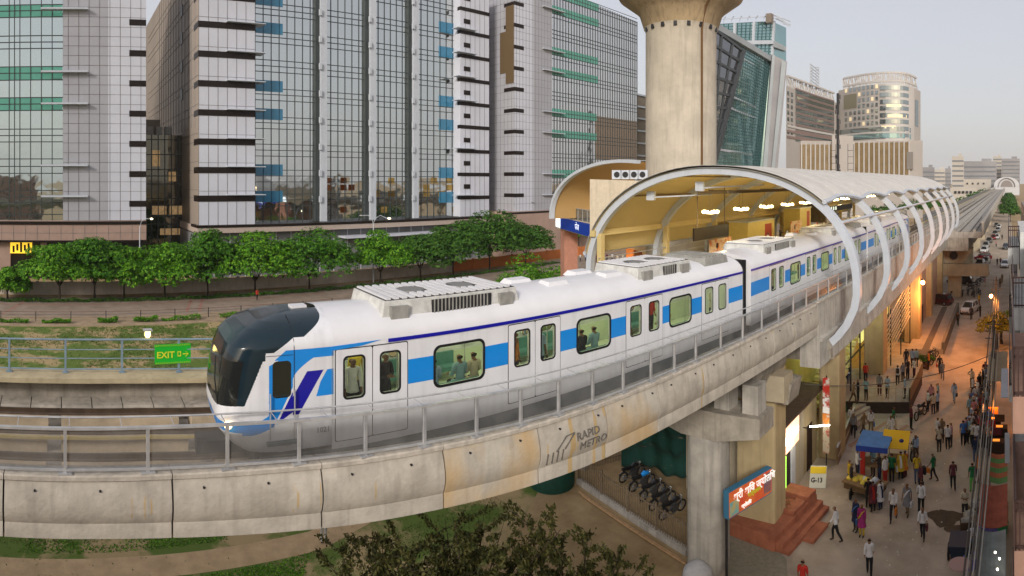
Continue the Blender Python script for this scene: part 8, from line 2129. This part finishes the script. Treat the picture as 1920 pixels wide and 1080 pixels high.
for i in range(60):
    fx, fy = rnd.uniform(-.52, .42), rnd.uniform(-.42, .52); MB().ball((x + fx, y + fy, .74 + .36 * (fy + .5) / 1.1 + .04), .06, 8, 6).build('fruit', [cloth('yellow', CC['yellow']), cloth('orange', CC['orange']), cloth('lime', CC['lime'])][i % 3], fr_, smooth='all')
hc = thing('handcart', (*gp(1795, 1045), 0), label='dark two-wheeled handcart with a pink round lid at the bottom right', cat='cart')
x, y = gp(1800, 1050); MB().hexa([(x - .35, y - .5, .35), (x + .35, y - .5, .35), (x + .35, y + .6, .35), (x - .35, y + .6, .35), (x - .5, y - .6, .95), (x + .5, y - .6, .95), (x + .5, y + .7, .95), (x - .5, y + .7, .95)]).build('box', mat('cart_dark', (.02, .03, .05), .6), hc)
for sg in (-1, 1): MB().tube([(x + sg * .5, y, .38), (x + sg * .56, y, .38)], .38, 20).build('wheel', tyre, hc)
x2, y2 = gp(1800, 1062, .9); MB().lathe(x2, y2, [(.96, .48), (1.0, .5), (1.04, .46), (1.05, .05)], 26).build('round_lid', mat('lid_pink', (.40, .26, .24), .7), hc)
fire = emit('ember', (1, .30, .04), 1.1)
for i, (px, py) in enumerate([(1856, 812), (1868, 826), (1862, 785), (1874, 800)]):
    x, y = gp(px, py, .8); t = thing('grill_stall', (x, y, 0), label=['glowing orange food stall at the left of the cables', 'glowing orange food stall nearest the striped awning', 'glowing stall farthest behind the cables', 'glowing stall by the white board'][i], cat='stall', group='glowing food stalls behind the cables')
    MB().cbox((x, y, .4), (1.1, .8, .8)).build('counter', mat('stall_dark', (.05, .03, .02), .8), t); MB().cbox((x, y, .83), (.45, .25, .05)).build('embers', fire, t); MB().cbox((x, y + .45, 1.2), (.7, .05, .5)).build('cloth_back', cloth(('red', 'maroon', 'orange', 'brown')[i], CC[('red', 'maroon', 'orange', 'brown')[i]]), t)
lt = plight((gp(1862, 805)[0], gp(1862, 805)[1], 1.6), 90, (1, .35, .08), .3); lt.name = 'stall_light'
for nm_, px0, px1, py0, py1, r2, m_, lb in (('white_board', 1884, 1893, 812, 868, 30, arch_white, 'tall white board at the right of the stalls'), ('shade_sheet', 1877, 1891, 708, 735, 36, arch_white, 'white plastic sheet above the stall crowd'), ('tin_awning', 1852, 1889, 672, 706, 42, conc_warm, 'sloping beige tin roof behind the white sheet')):
    v0, v1 = wpt(px0, r2), wpt(px1, r2); t = thing(nm_, tuple(v0), label=lb, cat='board' if nm_ == 'white_board' else 'sheet')
    zz0, zz1 = zr(py1, r2), zr(py0, r2)
    if nm_ == 'white_board': MB().bar((v0 + v1) / 2 + Vector((0, 0, zz0)), (v0 + v1) / 2 + Vector((0, 0, zz1)), (v1 - v0).length, .06, up=(0, 1, 0)).build('panel', m_, t)
    else: MB().hexa([tuple(v0 + Vector((0, -1, zz0))), tuple(v1 + Vector((0, -1, zz0))), tuple(v1 + Vector((0, 1.6, zz1))), tuple(v0 + Vector((0, 1.6, zz1))), tuple(v0 + Vector((0, -1, zz0 + .05))), tuple(v1 + Vector((0, -1, zz0 + .05))), tuple(v1 + Vector((0, 1.6, zz1 + .05))), tuple(v0 + Vector((0, 1.6, zz1 + .05)))]).build('sheet', m_, t)
for i, (px, py, c) in enumerate([(1812, 990, 'brown'), (1819, 976, 'cream'), (1816, 1022, 'blue'), (1828, 962, 'khaki'), (1834, 950, 'white'), (1822, 1062, 'grey')]):
    x, y = gp(px, py); t = thing('crate', (x, y, 0), rnd.uniform(0, 1), label='%s crate of goods at the foot of the stalls, %s' % (c, ['beside the damp patch', 'behind the brown one', 'next to the handcart', 'under the red tarpaulin edge', 'farthest along the row', 'nearest the camera']
[i]), cat='crate', group='crates at the foot of the stalls')
    MB().hexa([(-.3, -.22, 0), (.3, -.22, 0), (.3, .22, 0), (-.3, .22, 0), (-.33, -.25, .38), (.33, -.25, .38), (.33, .25, .38), (-.33, .25, .38)]).build('box', cloth(c, CC[c]), t, local=True); MB().hexa([(-.27, -.19, .381), (.27, -.19, .381), (.27, .19, .381), (-.27, .19, .381), (-.2, -.1, .52), (.18, -.12, .50), (.2, .12, .54), (-.18, .1, .5)]).build('goods', MT['litter_m'] if 'litter_m' in MT else conc_pale, t, local=True)
# poles and cables
def upole(px, py, pyt, label, w=.14):
    x, y = gp(px, py); t = thing('utility_pole', (x, y, 0), label=label, cat='utility pole'); zt_ = zr(pyt, hypot(x, y))
    mb = MB(); mb.tube([(x, y, -.1), (x, y, zt_)], [w, w * .7], 8); mb.build('pole', mat('pole_grey', (.14, .13, .11), .8, var=.3), t)
    for k in range(3): MB().bar((x - .6, y, zt_ - .3 - .5 * k), (x + .6, y, zt_ - .3 - .5 * k), .07).build('crossarm', MT['pole_grey'], t)
    return Vector((x, y, zt_))
p1 = upole(1863, 800, 600, 'utility pole carrying many cables beside the glowing stalls'); p2 = upole(1868, 640, 520, 'utility pole behind the leafy street tree'); p0_ = Vector((-.55, 13.0, 9.6))
def cable(a, b, sag, r_, label, m=None, grp='cables strung along the right side of the street'):
    t = thing('cable', tuple(a), label=label, cat='cable', group=grp)
    pts = [Vector(a).lerp(Vector(b), k / 16) - Vector((0, 0, sag * 4 * (k / 16) * (1 - k / 16))) for k in range(17)]
    MB().tube(pts, r_, 6).build('strand', m or mat('cable_grey', (.10, .09, .08), .7), t, smooth='all')
cw_ = mat('cable_pale', (.40, .38, .35), .6)
for k in range(6):
    cable(p1 + Vector((-.25 + .13 * k, 0, -.3 - .12 * k)), Vector((*gp(1800 + 6 * k, 1140, 2.5 + .3 * k), 2.5 + .3 * k)), .3 + .12 * k, .028 if k % 2 else .04, 'overhead cable sweeping to the bottom right, %s from the left' % ['first', 'second', 'third', 'fourth', 'fifth', 'sixth'][k], cw_ if k % 2 else None)
for k in range(4): cable(p1 + Vector((-.3 + .2 * k, 0, -.1)), p2 + Vector((-.3 + .2 * k, 0, -.2)), .5 + .2 * k, .03, 'overhead cable between the two utility poles, %s from the left' % ['first', 'second', 'third', 'fourth'][k])
cable(p1 + Vector((0, 0, -2.4)), Vector((-12.2, 34.5, 5.2)), .7, .022, 'long black cable crossing the street to the beige column', grp='cables crossing the street')
tree('leafy_tree', *gp(1868, 655), 1.4, 2.2, 3.4, 171, 'bushy yellow green street tree before the right hand pole', n=2600, L_=.16, lm=lf_yel, lobes=14)
tree('leafy_tree', *gp(1878, 645), 1.2, 1.8, 3.6, 172, 'darker bushy tree to the right of the yellow green one', n=1800, L_=.16, lm=lf_dark, lobes=10)
# ================================================================ house row on the right
hs_p = mat('house_pink', (.40, .24, .18), .8, var=.2, vscale=1.5, streak=.3); hs_w = mat('house_white', (.58, .58, .56), .8, var=.2, vscale=1.5, streak=.4); hs_g = mat('house_grey', (.30, .28, .25), .85, var=.25, vscale=1.5, streak=.4)
iron_b = mat('balcony_iron', (.06, .035, .03), .5)
def house(s0, s1, x0, zt_, m, label, slabs=(), depth=9):
    t = thing('row_house', (x0 + 2, s0, 0), label=label, cat='house', group='houses along the right side of the street')
    MB().box(x0, x0 + depth, s0, s1, 0, zt_).build('wall', m, t)
    z = 3.2
    while z < zt_ - 1.5:
        for s in srange(s0 + 1.2, s1 - 1.2, 3.2): MB().box(x0 - .03, x0 + .1, s - .5, s + .5, z + .9, z + 2.2).build('window', car_glass, t)
        z += 3.1
    for (a, b, zb_, ov, hm) in slabs:
        MB().box(x0 - ov, x0 - .001, a, b, zb_ - .75, zb_).build('balcony_slab', hm, t)
        mb = MB()
        for k in range(int((b - a) / .13) + 1): mb.box(x0 - ov + .02, x0 - ov + .045, a + .13 * k, a + .13 * k + .03, zb_, zb_ + 1.0)
        for k in range(int(ov / .1)): mb.box(x0 - ov + .1 * k, x0 - ov + .1 * k + .025, a + .01, a + .04, zb_, zb_ + 1.0)
        for z in (zb_ + .05, zb_ + .8, zb_ + .98): mb.box(x0 - ov, x0 - .01, a + .005, a + .035, z, z + .05); mb.box(x0 - ov + .01, x0 - ov + .05, a, b, z, z + .05)
        mb.build('balcony_grille', iron_b, t)
    return t
house(12.3, 19.5, 1.1, 14.8, hs_g, 'nearest house at the right edge with pink balconies and dark iron grilles', [(12.3, 17.5, 13.1, 1.0, hs_p), (12.3, 17.5, 9.95, .97, hs_p), (12.3, 17.5, 6.8, .97, hs_p)])
house(19.8, 27, .75, 14.6, hs_w, 'white house with iron balconies behind the nearest one', [(20, 26, 13.3, .6, hs_w), (20, 26, 10.0, .6, hs_w), (20, 26, 6.6, .55, hs_w)])
house(27.3, 35, .55, 15.2, hs_w, 'third house of the row with a white boxed balcony', [(28, 34, 14.4, .55, hs_w), (28, 34, 11.2, .5, hs_g), (28, 34, 8.0, .5, hs_w)])
house(35.3, 46, .8, 13.6, hs_p, 'pinkish house in the middle of the row', [(36, 45, 12.0, .6, hs_g), (36, 45, 8.5, .6, hs_p)])
house(46.3, 60, 1.3, 15.5, hs_g, 'grey house farther along the row', [(47, 58, 11, .5, hs_w)])
house(60.4, 78, 2.2, 16.5, hs_w, 'pale tall house near the far end of the row', [(62, 76, 13, .6, hs_w)])
house(78.5, 110, 3.5, 17.5, hs_w, 'farthest tall pale block of the row', [(80, 100, 14, .8, hs_p)])
# houses behind the viewpoint, mirrored in the office glass
for i, (s0, s1, x0, z1, m) in enumerate([(-70, -48, 3, 24, hs_w), (-47, -28, 2, 15, hs_g), (-26, -8, 4, 19, hs_p), (-120, -72, 4, 18, hs_g)]):
    house(s0, s1, x0, z1, m, ['white house behind the viewpoint', 'low grey house behind the viewpoint', 'pink house behind the viewpoint', 'farthest grey block behind the viewpoint'][i])
# litter and the dark spill
rnd = random.Random(31); mb = MB()
for k in range(170):
    px, py = rnd.uniform(1560, 1850), rnd.uniform(700, 1079); x, y = gp(px, py)
    if x > -.6 or x < -13: continue
    leaf(mb, (x, y, .03), Vector((rnd.gauss(0, .4), rnd.gauss(0, .4), 1)), rnd.uniform(.03, .075), .035, rnd)
tag(mb.build('litter', mat('litter_white', (.6, .58, .52), .8), recalc=False), 'scraps of pale litter scattered on the street', 'litter', kind='stuff')
mb = MB(); rr3 = random.Random(2)
c = gp(1772, 972); mb.face([(c[0] + (.75 + .25 * sin(3 * a) + rr3.uniform(-.1, .1)) * cos(a) * (1.2), c[1] + (.8 + rr3.uniform(-.1, .1)) * sin(a), .012) for a in [2 * pi * k / 22 for k in range(22)]]); 
o = mb.build('ground', mat('damp_soil', (.09, .065, .04), .8, var=.3), recalc=False); tag(o, kind='structure')
mb = MB(); c = gp(1795, 992); mb.face([(c[0] + .7 * cos(a), c[1] + (.35 + .1 * sin(2 * a)) * sin(a), .014) for a in [2 * pi * k / 16 for k in range(16)]]); tag(mb.build('ground', MT['damp_soil'], recalc=False), kind='structure')
# ================================================================ haze: the dusty evening air
hzb = MB().box(-700, 500, -250, 640, -1.0, 110)
hm = bpy.data.materials.new('haze_air'); hm.use_nodes = True; t_ = hm.node_tree; t_.nodes.clear()
ho = t_.nodes.new("ShaderNodeOutputMaterial"); hv_ = t_.nodes.new("ShaderNodeVolumePrincipled")
hv_.inputs['Density'].default_value = 0.00015; hv_.inputs['Color'].default_value = (.92, .92, .94, 1); hv_.inputs['Anisotropy'].default_value = 0.2
t_.links.new(hv_.outputs[0], ho.inputs['Volume'])
tag(hzb.build('haze', hm), 'thin evening haze over the whole district', 'haze', kind='stuff')
scene.cycles.volume_bounces = 0
# a thing made of a single piece is that piece
bpy.context.view_layer.update()
kids_ = {}
for o in bpy.data.objects:
    if o.parent: kids_.setdefault(o.parent.name, []).append(o)
for o in [q for q in bpy.data.objects if q.type == 'EMPTY' and not q.parent]:
    ks = kids_.get(o.name, [])
    if len(ks) == 1 and ks[0].name not in kids_ and ks[0].type == 'MESH':
        c = ks[0]; M = c.matrix_world.copy(); c.parent = None; c.matrix_parent_inverse = Matrix.Identity(4); c.matrix_world = M
        for k in ('label', 'category', 'group', 'kind'):
            if k in o: c[k] = o[k]
        nm = o.name; bpy.data.objects.remove(o); c.name = nm
